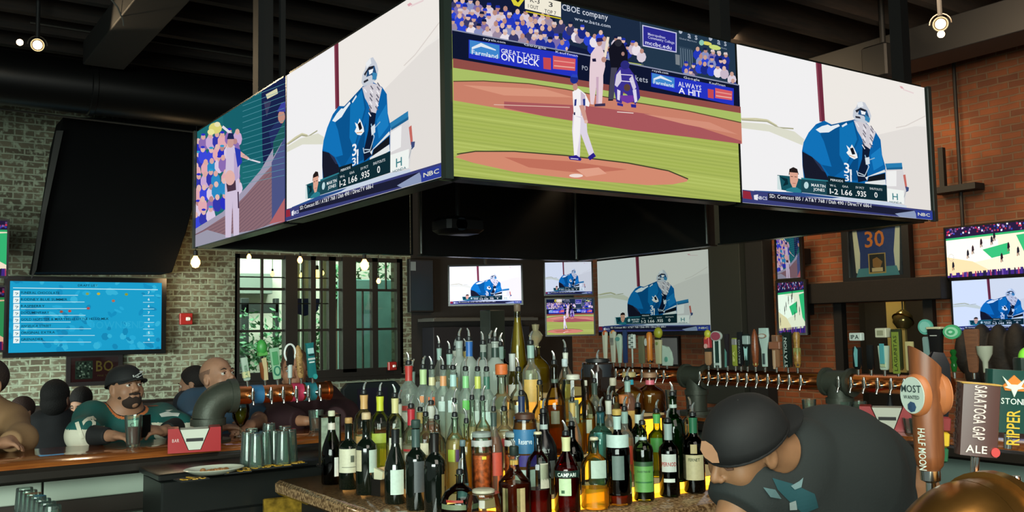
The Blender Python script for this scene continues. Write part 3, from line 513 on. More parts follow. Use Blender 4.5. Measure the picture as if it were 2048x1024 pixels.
b = MB(); P = ony(610, 612, 14.2); b.prism([P+Vector((-.28, 0, .12)), P+Vector((.28, 0, .12)), P+Vector((.2, 0, -.1)), P+Vector((0, 0, -.16)), P+Vector((-.2, 0, -.1))], (0, .03, 0)); b.tube([P+Vector((0, .01, .1)), Vector((P.x, P.y+.01, 4.5))], .004); tag(b.build('pennant', mat('#3c3a78', .8), smooth=False), 'small purple pennant hanging behind the middle window panes', 'pennant')
# ------------------------------------------------------------------ the hanging video cube
BP, BD = .012, .09
def screen_unit(name, label, art, o, U, gain=1.0, group='video screens of the hanging cube'):
    # o: lower left of the picture, U unit reading direction, outward normal = U x Z
    U = Vector(U); N = U.cross(Vector((0, 0, 1)))
    root = thing(name, label, 'screen', o, 0, group)
    if art: art.build('display', (0, 0, 0), U*SW, (0, 0, 1.0), root, gain=gain)
    b = MB(); c = U*SW/2-N*(BD/2+.004)+Vector((0, 0, .5)); R3 = Matrix((U, N, (0, 0, 1))).transposed()
    b.box(c, (SW-.14, BD, 1.0), rot=R3); b.build('housing', black, root, smooth=False)
    b = MB()
    for (u0, z0, du, dz_) in ((SW/2, -BP/2, SW, BP), (SW/2, 1+BP/2, SW, BP)): b.box(U*u0+Vector((0, 0, z0))-N*.05, (du-.10, .10, dz_), rot=R3)
    for u0 in (.004, SW-.004): b.box(U*u0+Vector((0, 0, .5))-N*.003, (.008, .012, 1.0), rot=R3)
    b.build('bezel', mat('#3e4441', .25, .8), root, smooth=False); return root
RX0 = CX+GP
screen_unit('video_screen', 'largest front screen of the hanging cube showing a baseball pitcher', pitcher, (RX0, CY, CZ), (1, 0, 0))
screen_unit('video_screen', 'right end screen of the hanging cube showing a hockey goalie', hockey, (RX0+SW, CY, CZ), (1, 0, 0))
LY0 = CY+GP
screen_unit('video_screen', 'left face screen of the cube nearest its front corner, showing a hockey goalie', hockey, (CX, LY0+SW, CZ), (0, -1, 0))
screen_unit('video_screen', 'far left screen of the hanging cube showing players at an outfield wall', outfield, (CX, LY0+2*SW, CZ), (0, -1, 0), gain=1.0)
FX, FY = RX0+2*SW+GP, LY0+2*SW+GP
for i, (o_, U_) in enumerate((((FX, LY0, CZ), (0, 1, 0)), ((FX, LY0+SW, CZ), (0, 1, 0)), ((RX0+SW, FY, CZ), (-1, 0, 0)), ((RX0+2*SW, FY, CZ), (-1, 0, 0)))):
    screen_unit('video_screen', ['black back of the cube screen behind its right end', 'black back of the rear right cube screen, nearer the back corner', 'black back of the rear left cube screen, seen through the open underside', 'black back of the rear cube screen beside the back corner'][i], None, o_, U_)
root = thing('cube_frame', 'black steel frame of the hanging video cube with posts up to the ceiling', 'frame', (CX, CY, CZ))
def L3(x, y, z): return Vector((x-CX, y-CY, z-CZ))
posts = [(CX+.012, CY+.012, .03), (RX0+2*SW+.0, CY+.03, .05), (CX+.03, LY0+2*SW, .05), (FX-.02, FY-.02, .04)]
b = MB(); b.box(L3(CX+.010, CY+.010, CZ+.5), (.045, .045, 1.03)); b.build('corner_post', mat('#46534c', .3, .7), root, smooth=False)
for (x, y) in ((FX-.0, CY+.0), (CX+.0, FY), (FX, FY)):
    b = MB(); b.box(L3(x, y, CZ+.5), (.04, .04, 1.02)); b.build('corner_post', mat('#5a615c', .3, .7), root, smooth=False)
for (x, y) in ((RX0+SW, FY-.19), (FX-.19, LY0+SW), (FX-.18, FY-.18)):
    b = MB(); b.tube([L3(x, y, CZ), L3(x, y, CZ+1.0)], .012); b.build('seam_rod', mat('#8f938f', .3, .8), root)
for (x, y, w_) in ((2.52, 7.0, .12), (2.52, 4.6, .0), (RX0+SW, CY+.12, .09), (FX-.1, CY+.14, .1), (2.62, 6.85, .04), (RX0+SW+.1, CY+.16, .03), (6.2, 7.9, .1)):
    if w_: b = MB(); b.box(L3(x, y, (CZ+1+CEIL)/2), (w_, w_, CEIL-CZ-1)); b.build('hanging_post', black, root, smooth=False)
b = MB()
for yy in (LY0+SW-.9, LY0+SW+.9): b.box(L3((CX+FX)/2, yy, CZ+.95), (FX-CX-.36, .06, .06))
b.box(L3((CX+FX)/2, (CY+FY)/2, CZ+.99), (FX-CX-.4, FY-CY-.4, .01)); b.build('top_deck', black, root, smooth=False)
p = ony(916, 452, 6.2); root = thing('projector', 'dark projector hanging inside the open underside of the cube', 'projector', (p.x, 6.2, p.z))
b = MB(); b.box((0, 0, 0), (.34, .28, .13), bev=.03); b.build('housing', mat('#131416', .35), root); b = MB(); b.lathe([(.0, 0), (.05, 0), (.055, .03), (.03, .035), (0, .03)], (-.05, -.14, 0), 20, 'Y'); b.build('lens', mat('#2a3038', .08), root); b = MB(); b.tube([(0, 0, .06), (0, 0, CZ+.95-p.z)], .018); b.build('mount', black, root)
# ------------------------------------------------------------------ televisions
def tv(label, art, bl, br, h, gain=1.0, tint=(1, 1, 1), depth_=.06, bez=.022, group=None, cap=None, crop=None):
    bl, br = Vector(bl), Vector(br); U = br-bl; U.z = 0; wd = U.length; u = U.normalized(); N = u.cross(Vector((0, 0, 1))); R3 = Matrix((u, N, (0, 0, 1))).transposed()
    root = thing('television', label, 'television', bl, 0, group)
    art.build('display', N*.002, u*wd, (0, 0, h), root, gain=gain, tint=tint)
    b = MB(); b.box(u*wd/2+Vector((0, 0, h/2))-N*(depth_/2), (wd+2*bez, depth_, h+2*bez), rot=R3, bev=.006); b.build('housing', blackg, root)
    b = MB()
    for z0 in (-bez/2, h+bez/2): b.box(u*wd/2+Vector((0, 0, z0))+N*.004, (wd+2*bez, .012, bez), rot=R3)
    for x0 in (-bez/2, wd+bez/2): b.box(u*x0+Vector((0, 0, h/2))+N*.004, (bez, .012, h), rot=R3)
    b.build('bezel', blackg, root, smooth=False)
    return root, u, N
def mount(root, u, N, wd, h, L, pole=False):
    if pole: b = MB(); c_ = u*wd/2-N*.12; b.tube([c_+Vector((0, 0, h/2)), Vector((c_.x, c_.y, CEIL-root.location.z))], .03); b.build('ceiling_pole', black, root); L = .12
    b = MB(); R3 = Matrix((u, N, (0, 0, 1))).transposed(); b.box(u*wd/2+Vector((0, 0, h/2))-N*(.05+L/2), (.2, L, .2), rot=R3); b.build('wall_bracket', black, root)
p0 = Vector((_ml.x, WY-.12, _mr.z)); p1 = Vector((_mr.x, WY-.12, _mr.z))
# far left TVs, mostly outside the frame
r_, u, N = tv('wide television with a blue draft beer list on the left brick wall', menu, p0, p1, _ml.z-_mr.z, 1.0, bez=.06, depth_=.09)
a = ony(12, 552, WY-.9); h = ony(12, 442, WY-.9).z-a.z; t1, u, N = tv('television showing basketball cut off by the left edge of the photo', basket, (a.x-h*1.75, WY-.9, a.z), (a.x, WY-.9, a.z), h, 1.0); mount(t1, u, N, h*1.75, h, .78)
a = ony(6, 700, WY-.9); h2 = ony(6, 572, WY-.9).z-a.z; t1, u, N = tv('television with orange picture low at the left edge of the photo', basket, (a.x-h2*1.6, WY-.9, a.z), (a.x, WY-.9, a.z), h2*.98, .8, (1, .7, .6)); mount(t1, u, N, h2*1.6, h2, .78)
# small TV between window and corner
a, c = at(900, 609, 12.2), at(1043, 609, 12.2); c.z = a.z; top = at(972, 532, 12.2).z
t1, u, N = tv('small bright television showing the hockey goalie, above the bottle pyramid', hockey, a, c, top-a.z, 1.35, (.95, .97, 1.15)); mount(t1, u, N, (c-a).length, .5, 1.5, True)
# stacked pair in the corner
a, c = at(1091, 589, 13.0), at(1184, 589, 13.0); c.z = a.z; tp = at(1137, 524, 13.0).z
t1, u, N = tv('upper television of the stacked pair in the room corner showing a goalie', hockey, a, c, tp-a.z, .85, (.85, .95, 1.15)); mount(t1, u, N, .6, .4, 1.6, True)
a, c = at(1094, 670, 13.0), at(1188, 670, 13.0); c.z = a.z; tp = at(1140, 598, 13.0).z
t1, u, N = tv('lower television of the stacked pair in the room corner showing baseball', pitcher, a, c, tp-a.z, .95, (1.05, 1.0, 1.2)); b = MB(); b.box(u*.33-N*.09+Vector((0, 0, tp-a.z+.02)), (.12, .05, .26), rot=Matrix((u, N, (0, 0, 1))).transposed()); b.build('link_plate', black, t1)
# projection screen
a, c = onx(1198, 660, WX-.3), onx(1422, 660, WX-.3); h = onx(1200, 519, WX-.3).z-a.z; a.z = c.z = onx(1420, 661, WX-.3).z; h = onx(1420, 498, WX-.3).z-a.z
root = thing('projection_screen', 'large pale projection screen showing a washed out hockey goalie', 'projection screen', a)
U = c-a; U.z = 0; hockey.build('display', (-.004, 0, 0), U, (0, 0, h), root, gain=.62, tint=(.80, .92, .86), lift=.0)
b = MB(); b.box(U/2+Vector((.03, 0, h/2)), (.05, U.length+.03, h+.12)); b.build('border', blackg, root, smooth=False); b = MB(); b.tube([(.02, 0, h+.12), (.02, U.y, h+.12)], .06); b.build('roller_case', black, root)
b = MB(); b.box(U/2+Vector((.17, 0, h/2)), (.24, .4, .2)); b.build('wall_bracket', black, root)
# dark acoustic panels beside it
a, c = onx(1432, 650, WX-.02), onx(1512, 650, WX-.02); b = MB(); b.box((WX-.16, (a.y+c.y)/2, 2.2), (.28, a.y-c.y-.02, 3.4)); tag(b.build('acoustic_panel', mat('#1d2625', .8), bevel=.01), 'tall dark grey green wall panel just right of the projection screen', 'wall panel')
a, c = onx(1514, 650, WX-.02), onx(1550, 650, WX-.02); b = MB(); b.box((WX-.12, (a.y+c.y)/2, 2.2), (.2, a.y-c.y, 3.4)); tag(b.build('acoustic_panel', mat('#10161a', .8), bevel=.01), 'narrow near black wall panel beside the stacked outfield and court televisions', 'wall panel')
# stack on the right wall
WT = WX-.35
a, c = onx(1556, 558, WT), onx(1602, 558, WT); h = onx(1560, 470, WT).z-a.z; c.z = a.z
t1, u, N = tv('upper of two stacked televisions left of the framed jersey, showing a stadium wall', outfield, a, c, h, .7, bez=.03); mount(t1, u, N, (c-a).length, h, .28)
a, c = onx(1559, 666, WT), onx(1612, 666, WT); h = onx(1559, 566, WT).z-a.z; c.z = a.z
t1, u, N = tv('lower of two stacked televisions left of the framed jersey, showing green court', basket, a, c, h, 1.0, (.8, 1.05, 1.05), bez=.03); mount(t1, u, N, (c-a).length, h, .28)
# big pair at the far right
t1, u, N = tv('upper television at the far right showing a bright basketball game', basket, (WX-.09, _bl.y, _bl.z), (WX-.09, _bl.y-BW, _bl.z), BH, 1.3, bez=.02)
z1 = onx(1908, 661, WX).z; h1 = _bl.z-.04-z1
t1, u, N = tv('lower television at the far right showing a hockey goalie over a ticker', hockey, (WX-.09, _bl.y-.04, z1), (WX-.09, _bl.y-.04-h1*1.9, z1), h1, 1.0, (.75, .88, 1.15), bez=.02)
# switched-off glazed panel left of the small TV
a, c = ony(820, 625, WY-.1), ony(868, 625, WY-.1); h = ony(820, 517, WY-.1).z-a.z; root = thing('television', 'dark switched off screen between the window and the small bright television', 'television', (a.x, WY-.1, a.z))
b = MB(); b.box(((c.x-a.x)/2, .045, h/2), (c.x-a.x, .1, h), bev=.01); b.build('housing', black, root); b = MB(); b.box(((c.x-a.x)/2, -.008, h/2), (c.x-a.x-.04, .006, h-.06)); b.build('display', mat('#28323a', .12), root, smooth=False); b = MB(); b.box((.06, -.012, h-.12), (.09, .004, .14)); b.build('sticker', mat('#7c8a90', .5), root, smooth=False)
# dark back-bar recess below the small TV
a, c = ony(866, 640, WY-.5), ony(1075, 640, WY-.5); b = MB(); b.box(((a.x+c.x)/2, WY-.27, a.z), (c.x-a.x, .5, .05)); b.box(((a.x+c.x)/2, WY-.27, a.z+.02), (c.x-a.x-.1, .4, .03)); tag(b.build('wall_ledge', mat('#4a4a46', .4), bevel=.005), 'dark ledge with a pale edge under the small bright television', 'ledge')
b = MB(); b.box(((a.x+c.x)/2, WY-.2, a.z/2-.05), (c.x-a.x-.15, .36, a.z-.12)); tag(b.build('service_cabinet', mat('#14141b', .6), bevel=.01), 'near black cabinet under the ledge behind the bottle pyramid', 'cabinet')
a = at(985, 660, 11.3); b = MB(); b.box((a.x, a.y, a.z/2+.12), (.22, .22, a.z+.24)); tag(b.build('support_column', mat('#10201d', .5), bevel=.01), 'slim dark green column rising behind the top row of bottles', 'column')
# ------------------------------------------------------------------ framed things on the walls
def frame_box(name, label, cat, o, U, h, fw, fcol, art, dep=.05, glass_=True):
    o, U = Vector(o), Vector(U); wd = U.length; u = U.normalized(); N = u.cross(Vector((0, 0, 1))); R3 = Matrix((u, N, (0, 0, 1))).transposed(); root = thing(name, label, cat, o)
    art.build('picture', N*.004, U, (0, 0, h), root, m=attr_paint())
    b = MB()
    b.box(u*wd/2+Vector((0, 0, h/2))-N*dep*.4, (wd, dep*.4, h), rot=R3)
    for z0 in (-fw/2, h+fw/2): b.box(u*wd/2+Vector((0, 0, z0)), (wd+2*fw, dep, fw), rot=R3)
    for x0 in (-fw/2, wd+fw/2): b.box(u*x0+Vector((0, 0, h/2)), (fw, dep, h), rot=R3)
    b.build('frame', mat(fcol, .35), root, smooth=False)
    if glass_: b = MB(); b.box(u*wd/2+Vector((0, 0, h/2))+N*.022, (wd, .003, h), rot=R3); b.build('glass_pane', glass('#f6faf8', .03), root, smooth=False)
    return root
a, c = ony(140, 765, WY-.04), ony(236, 765, WY-.04); h = ony(135, 716, WY-.04).z-a.z
A = Art(lambda x, y: (x, y), 1.6); A.bg('#4e1d22'); A.uvp('#3a4a40', (.1, .12), (.46, .12), (.46, .86), (.1, .86)); r2 = random.Random(4)
for i in range(60): x, y = r2.uniform(.11, .42), r2.uniform(.15, .78); A.uvp(r2.choice(['#9fae9c', '#233028', '#6d7c70', '#c4cec0', '#1a221e']), (x, y), (x+.04, y), (x+.03, y+.07), (x, y+.06))
A.tuv('#a08040', 'BO', (.53, .42), .36, .44); A.tuv('#7a6038', 'PINE TAR', (.56, .2), .3, .07)
frame_box('framed_picture', 'dark red framed picture with gold letters BO under the beer list television', 'picture', a, (c.x-a.x, 0, 0), h, .05, '#171314', A)
a, c = onx(1703, 556, WX-.06), onx(1812, 556, WX-.06); h = onx(1703, 462, WX-.06).z-a.z; c.z = a.z
A = Art(lambda x, y: (x, y), 1.0); A.bg('#232a3a'); A.uvp('#2a3f80', (.16, 0), (.84, 0), (.82, .5), (.86, 1), (.72, 1), (.5, .9), (.28, 1), (.14, 1), (.18, .5)); A.uvp('#c8d0c8', (.1, .1), (.17, .05), (.19, .5), (.14, 1), (.06, 1)); A.uvp('#c8d0c8', (.9, .1), (.83, .05), (.81, .5), (.86, 1), (.94, 1)); A.uvp('#4a8aa0', (.1, 0), (.9, 0), (.85, .2), (.15, .18)); A.tuv('#c87a3c', '30', (.29, .62), .36, .34); A.uvp('#a8925c', (.34, .06), (.66, .06), (.66, .48), (.34, .48)); A.uvp('#2a2c30', (.36, .09), (.64, .09), (.64, .46), (.36, .46)); A.uvp('#8c6a44', (.42, .2), (.55, .16), (.6, .3), (.5, .4), (.42, .36)); A.uvp('#c8b898', (.4, .1), (.6, .1), (.6, .18), (.4, .18))
frame_box('framed_jersey', 'black framed blue basketball jersey numbered 30 above the doorway', 'framed jersey', a, (0, c.y-a.y, 0), h, .09, '#0e1012', A, .1)
a, c = onx(1326, 728, WX-.04), onx(1358, 728, WX-.04); h = onx(1326, 676, WX-.04).z-a.z; A = Art(lambda x, y: (x, y), 1); A.bg('#1f1d1d'); A.uvp('#2c2926', (.1, .1), (.9, .1), (.9, .9), (.1, .9)); frame_box('framed_picture', 'small black framed picture on the red brick under the projection screen', 'picture', a, (0, c.y-a.y, 0), h, .03, '#0d0c0c', A)
a, c = onx(1905, 736, WX-.08), onx(2046, 736, WX-.08)
# fire alarms
for (x, y, Yp, s, lab, sgl) in ((371, 638, WY-.03, .17, 'red fire alarm strobe on the brick right of the beer list television', 0), (783, 732, WY-.06, .14, 'small red fire alarm pull box at the lower right of the window', 1)):
    P = ony(x, y, Yp); root = thing('fire_alarm', lab, 'fire alarm', P); b = MB(); b.box((0, -.02, 0), (s, .06, s*.95), bev=.01); b.build('housing', mat('#96201c', .4), root)
    b = MB(); b.box((s*.12, -.06, 0), (s*.35, .03, s*.3), bev=.008); b.build('strobe_lens', mat('#e0dcd4', .2), root)
# wall conduit and beam stub on the right wall
b = MB(); p = onx(1924, 440, WX-.06); b.tube([(WX-.05, p.y, p.z-.1), (WX-.05, p.y, CEIL)], .02); tag(b.build('conduit', mat('#1c1512', .6)), 'thin dark conduit running up the red brick wall above the far right televisions', 'conduit')
p0, p1 = onx(1873, 384, WX-.1), onx(1962, 380, WX-.1); b = MB(); b.box((WX-.12, (p0.y+p1.y)/2, p0.z), (.2, p0.y-p1.y, .07)); b.box((WX-.12, p0.y-.1, p0.z+.25), (.06, .06, .5)); tag(b.build('wall_bracket_beam', black, smooth=False), 'black bracket beam on the red brick just right of the cube', 'bracket')
p0 = onx(1876, 200, WX-1.2); b = MB(); pts = [onx(1895, 235, WX-.3), onx(2048, 190, WX-.3), onx(2048, 235, WX-.3), onx(1960, 262, WX-.3), onx(1895, 300, WX-.3)]
# doorway contents
HX = WX+1.2
a, c = onx(1778, 700, HX), onx(1809, 602, HX); b = MB(); b.box((HX, (a.y+c.y)/2, (a.z+c.z)/2-.15), (.05, a.y-c.y, c.z-a.z+.3)); tag(b.build('lit_door_panel', mat('#c9b06a', .4), bevel=.005), 'yellowish lit door panel inside the doorway', 'door panel')
area('hallway_lamp', (HX-.5, (a.y+c.y)/2+.1, 2.9), (HX, (a.y+c.y)/2, 1.6), .3, 14, (1, .82, .45))
p = onx(1806, 640, HX-.2); root = thing('globe_lantern', 'brass globe lantern hanging in the doorway', 'lantern', p); b = MB(); b.lathe([(0, -.13), (.08, -.11), (.13, -.03), (.12, .05), (.07, .11), (.02, .14), (0, .14)], seg=20); b.build('globe', mat('#8a7a4a', .2, .7), root); b = MB(); b.lathe([(.13, -.01), (.145, 0), (.13, .01)], seg=24, rot=Matrix.Rotation(.7, 3, 'Y')); b.build('ring', mat('#caa860', .2, 1), root); b = MB(); b.tube([(0, 0, .13), (0, 0, 3.35-p.z)], .01); b.build('stem', iron, root)
# ------------------------------------------------------------------ lamps
def bulb_lamp(px_, py_, P, lab, r=.035, power=6, top=CEIL, glow=14, group='warm filament bulbs around the room', c='#ffb45a', cat='lamp'):
    root = thing('pendant_bulb', lab, cat, P, 0, group)
    b = MB(); b.lathe([(0, -1.3*r), (.6*r, -1.1*r), (r, -.3*r), (.9*r, .4*r), (.45*r, 1.1*r), (.4*r, 1.4*r), (0, 1.4*r)], seg=16); b.build('bulb', emis(c, glow), root)
    b = MB(); b.lathe([(.42*r, 1.3*r), (.5*r, 1.4*r), (.45*r, 2.4*r), (.1*r, 2.6*r)], seg=12); b.build('socket', black, root)
    b = MB(); b.tube([(0, 0, 2.5*r), (0, 0, top-P.z)], .005, 6); b.build('cord', black, root)
    if power:
        l = bpy.data.lights.new('bulb_light', 'POINT'); l.energy = power; l.color = (1, .68, .35); l.shadow_soft_size = r*1.6; o = bpy.data.objects.new('bulb_light', l); col.objects.link(o); o.parent = root; o.location = (0, 0, -2.2*r)
bulb_lamp(0, 0, ony(391, 524, 12.2), 'bare warm bulb hanging before the brick left of the window', .06, 10)
for (x, y, Yp, r, lab) in ((498, 514, 11.9, .03, 'small bulb for a lamp reflection at the top left corner of the window'), (600, 520, 11.8, .035, 'bulb for a lamp reflection near the top of the middle window panes'), (603, 551, 14.3, .035, 'leftmost bulb for the reflected lamp cluster, hung outside the middle window'), (634, 549, 14.5, .06, 'brightest bulb for the reflected lamp cluster, hung outside the middle window'), (645, 546, 14.5, .03, 'rightmost bulb for the reflected lamp cluster, hung outside the middle window'), (729, 530, 11.7, .06, 'large amber bulb for a pendant reflection before the right window panes'), (757, 562, 11.9, .03, 'tiny bulb for a lamp reflection low in the right window panes'), (545, 548, 15, .035, 'warm bulb reflected bright at the upper left window panes')):  # hung bulbs built in place of lamp reflections in the window glass
    bulb_lamp(x, y, ony(x, y, Yp), lab, r, 0, top=CEIL if Yp < 13 else 4.5, glow=10)
for (x, y, d, lab) in ((75, 90, 9.0, 'pair of warm spotlights on the ceiling at the upper left'), (1881, 48, 8.0, 'warm spotlight with a metal yoke on the ceiling at the upper right')):
    P = at(x, y, d); root = thing('spotlight', lab, 'spotlight', P)
    R_ = (EYE-P).to_track_quat('Z', 'Y').to_matrix()
    b = MB(); b.lathe([(0, -.14), (.05, -.13), (.055, -.02), (.065, .02), (.06, .02), (.045, -.02), (0, -.02)], seg=20, rot=R_); b.build('lamp_housing', mat('#2a2622', .4, .5), root)
    b = MB(); b.lathe([(0, -.006), (.042, -.006), (.042, .0), (0, .004)], seg=20, rot=R_); b.build('lens', emis('#ffd79a', 30), root)
    b = MB(); b.tube([R_@Vector((math.cos(a)*.085, math.sin(a)*.085, -.03)) for a in [i*math.pi/10 for i in range(11)]], .006, 6); b.build('yoke', mat('#8a8074', .3, .8), root)
    b = MB(); b.lathe([(0, -.006), (.03, -.006), (.03, .0), (0, .004)], (0, 0, -.09) if x > 1000 else (-.14, .1, .03), 16, rot=R_); b.build('second_lens', emis('#ffd79a', 20), root)
    b = MB(); b.tube([(0, 0, .07), (0, 0, CEIL-.2-P.z)], .02, 8); b.build('stem', black, root)
    l = bpy.data.lights.new('spot_light', 'SPOT'); l.energy = 60; l.color = (1, .75, .45); l.spot_size = 2.4; l.shadow_soft_size = .05; o = bpy.data.objects.new('spot_light', l); col.objects.link(o); o.parent = root; o.location = R_@Vector((0, 0, .05)); o.rotation_euler = (Vector(EYE)-P).to_track_quat('-Z', 'Y').to_euler()
P = onz(1768, 128, CEIL-.75); b = MB(); b.box((P.x, P.y, P.z), (.38, .3, .36), bev=.02); b.tube([(P.x, P.y, P.z), (P.x, P.y, CEIL)], .03); tag(b.build('ceiling_speaker', black), 'black speaker box hung from the ceiling above the right end screen', 'speaker')
P = at(1590, 74, 9); 
# hanging cable upper left
q = [at(x, y, 8.6) for x, y in ((215, -10), (235, 14), (246, 40), (247, 52))]; b = MB(); b.tube(q, .008, 6); tag(b.build('loose_cable', mat('#4a4a46', .5)), 'loose grey cable hanging from the ceiling at the upper left', 'cable')
b = MB(); b.tube([onz(0, 218, 4.2), onz(395, 265, 4.2)], .012, 6); b.tube([onz(60, 45, 4.9), onz(540, 120, 4.9)], .012, 6); tag(b.build('conduit_run', mat('#3c3a36', .5)), 'thin grey conduits running along under the joists at the upper left', 'conduit')
# ------------------------------------------------------------------ bars and counters
barwood = wood('#8a4a22', '#b0672f', .12, 5, (1, 8, 8), .3)
BZ = 1.07
root = thing('bar_counter', 'long orange wooden bar with white panels where the man in the teal jersey sits', 'bar', (0, 4.78, 0))
b = MB(); b.box((1.1, 0, BZ-.02), (6.6, .64, .04), bev=.012); b.build('bar_top', barwood, root)
b = MB(); b.box((1.1, -.33, BZ-.045), (6.6, .05, .06), bev=.015); b.build('drip_edge', mat('#2a2622', .25), root)
b = MB(); b.box((1.1, .05, .5), (6.5, .34, .96)); b.build('bar_body', mat('#2c211a', .6), root, smooth=False)
for i in range(9):
    b = MB(); b.box((-1.6+i*.65, -.135, .955), (.64, .02, .15), bev=.004); b.build('front_panel', mat('#b4bfb0', .3), root, smooth=False)
b = MB(); b.box((-.4, -.18, .78), (3.6, .1, .05), bev=.01); b.build('steel_rail', mat('#8a8f88', .3, .8), root)
b = MB(); b.box((.98, -.17, .72), (.18, .05, .12), bev=.01); b.build('outlet_box', mat('#84887c', .5), root)
# right bar
root = thing('bar_counter', 'right hand bar top running under the long copper tap pipes', 'bar', (4.3, 1.6, 0))
b = MB(); b.box((.05, -.03, BZ-.02), (.66, 5.62, .04), bev=.012); b.build('bar_top', barwood, root)
b = MB(); b.box((-.30, -.03, BZ-.045), (.05, 5.62, .06), bev=.012); b.build('drip_edge', mat('#2a2622', .25), root)
b = MB(); b.box((.12, -.03, .5), (.34, 5.6, .96)); b.build('bar_body', mat('#1d1915', .6), root, smooth=False)
b = MB(); b.box((-.06, 0, .9), (.02, 5.5, .18)); b.build('front_panel', mat('#8fa39a', .3), root, smooth=False)
# front bar under the near tower
root = thing('bar_counter', 'nearest bar top at the lower right under the big brass elbow', 'bar', (2.2, .62, 0))
b = MB(); b.box((.2, 0, BZ-.02), (3.1, .5, .04), bev=.012); b.build('bar_top', barwood, root); b = MB(); b.box((.2, 0, .5), (3.0, .3, .96)); b.build('bar_body', mat('#1d1915', .6), root, smooth=False)
# bottle cooler left
CZt = 1.03
a = onz(322, 948, CZt); c2 = onz(452, 918, CZt)
root = thing('back_bar_cooler', 'black back bar cooler with drink mats on top in front of the left bar', 'cooler', (a.x, a.y-.01, 0))
wd, dp = .92, 4.40-a.y
b = MB(); b.box((wd/2, dp/2, CZt/2-.01), (wd, dp, CZt-.04), bev=.008); b.build('body', mat('#191c1a', .4, .2), root)
b = MB(); b.box((wd/2, dp/2, CZt-.015), (wd+.03, dp+.03, .03), bev=.006); b.build('worktop', mat('#151716', .35), root)
for i in range(2):
    b = MB(); b.box((.24+i*.42, -.012, .50), (.38, .03, .72), bev=.006); d_ = b.build('door', mat('#141615', .35), root); b = MB()
    for k in range(9): b.box((.24+i*.42, -.03, .18+k*.06), (.32, .004, .03))
    b.build('louvre', mat('#222624', .35), d_, smooth=False)
    b = MB(); b.tube([(.24+i*.42+.15, -.05, .35), (.24+i*.42+.15, -.05, .75)], .008); b.build('handle', chrome, d_)
COOL = root
r5 = random.Random(9)
for k, (x, y, lab) in enumerate(((383, 958, 'yellow patterned drink mat at the left corner of the black cooler'), (470, 943, 'yellow patterned drink mat right of the white plate'), (512, 936, 'yellow patterned drink mat before the upturned glasses'), (552, 932, 'yellow patterned drink mat right of the middle under the glasses'), (582, 927, 'yellow patterned drink mat nearest the bottle island'))):
    P = onz(x, y, CZt+.003); b = MB()
    b.box((0, 0, 0), (.115, .085, .005), 0); 
    for q in range(14): xx, yy = r5.uniform(-.045, .045), r5.uniform(-.03, .03); an = r5.random()*3; b.box((xx, yy, .004), (.03, .012, .003), 1, rot=Matrix.Rotation(an, 3, 'Z'))
    o = b.build('drink_mat', [mat('#1a1c1a', .6), mat('#c09428', .5)], smooth=False); o.location = P; o.rotation_euler = (0, 0, r5.uniform(-.1, .1)); tag(o, lab, 'mat', 'patterned drink mats on the black cooler')
P = onz(428, 946, CZt+.002); root = thing('plate', 'white oval plate with bits of food on the black cooler', 'plate', P); b = MB(); b.lathe([(0, 0), (.07, 0), (.105, .018), (.108, .020), (.104, .022), (.07, .006), (0, .005)], seg=36, sx=1.15, sy=.9); b.build('dish', mat('#d8dcc8', .2), root)
b = MB(); [b.lathe([(0, .004), (.014, .008), (.01, .018), (0, .021)], (r5.uniform(-.05, .05), r5.uniform(-.03, .03), 0), 8) for i in range(9)]; b.build('food', mat('#9a6a3c', .7), root)
# gold flecked panel
a = ony(527, 998, 3.98); GZ = a.z; a2 = ony(603, 992, 3.96); b = MB(); root = thing('gold_panel', 'gold flecked panel standing low between the cooler and the bottle island', 'panel', (a.x, a.y, 0))
u = Vector((a2.x-a.x, a2.y-a.y, 0)); L = u.length; R3 = Matrix((u.normalized(), Vector((0, 0, 1)).cross(u.normalized()), (0, 0, 1))).transposed()
b.box(u/2+Vector((0, 0, GZ/2)), (L, .03, GZ), rot=R3, bev=.004); b.build('face', mat('#a8842c', .35, .5, var=.6, nscale=30), root); b = MB(); b.box(u/2+Vector((0, 0, .01)), (L+.02, .12, .02), rot=R3); b.build('foot', black, root)
# ------------------------------------------------------------------ island
IX0, IX1, IY0, IY1 = 1.42, 3.02, 2.27, 3.80
root = thing('island_cabinet', 'dark cabinet under the granite top of the bottle island', 'cabinet', (2.2, 3.03, 0)); b = MB(); b.box((0, 0, .47), (1.4, 1.34, .94)); b.build('body', mat('#14120f', .5), root, smooth=False)
for i in range(3): b = MB(); b.box((-.71, -.44+i*.44, .48), (.02, .4, .8), bev=.005); d_ = b.build('door', mat('#1b1814', .4), root); b = MB(); b.tube([(-.735, -.3+i*.44, .4), (-.735, -.3+i*.44, .7)], .008); b.build('handle', chrome, d_)
b = MB(); b.box(((IX0+IX1)/2, (IY0+IY1)/2, .97), (IX1-IX0, IY1-IY0, .058), bev=.012); tag(b.build('granite_counter', granite()), 'brown speckled granite counter carrying the pyramid of bottles', 'counter')
TX = [1.565, 1.70, 1.84, 1.99, 2.13]; TY = [2.455, 2.60, 2.745, 2.90, 3.04]; TZ = [1.0, 1.045, 1.14, 1.25, 1.34]
root = thing('bottle_steps', 'stepped display of glowing shelves holding the pyramid of liquor bottles', 'display shelf', (2.2, 3.0, 1.0))
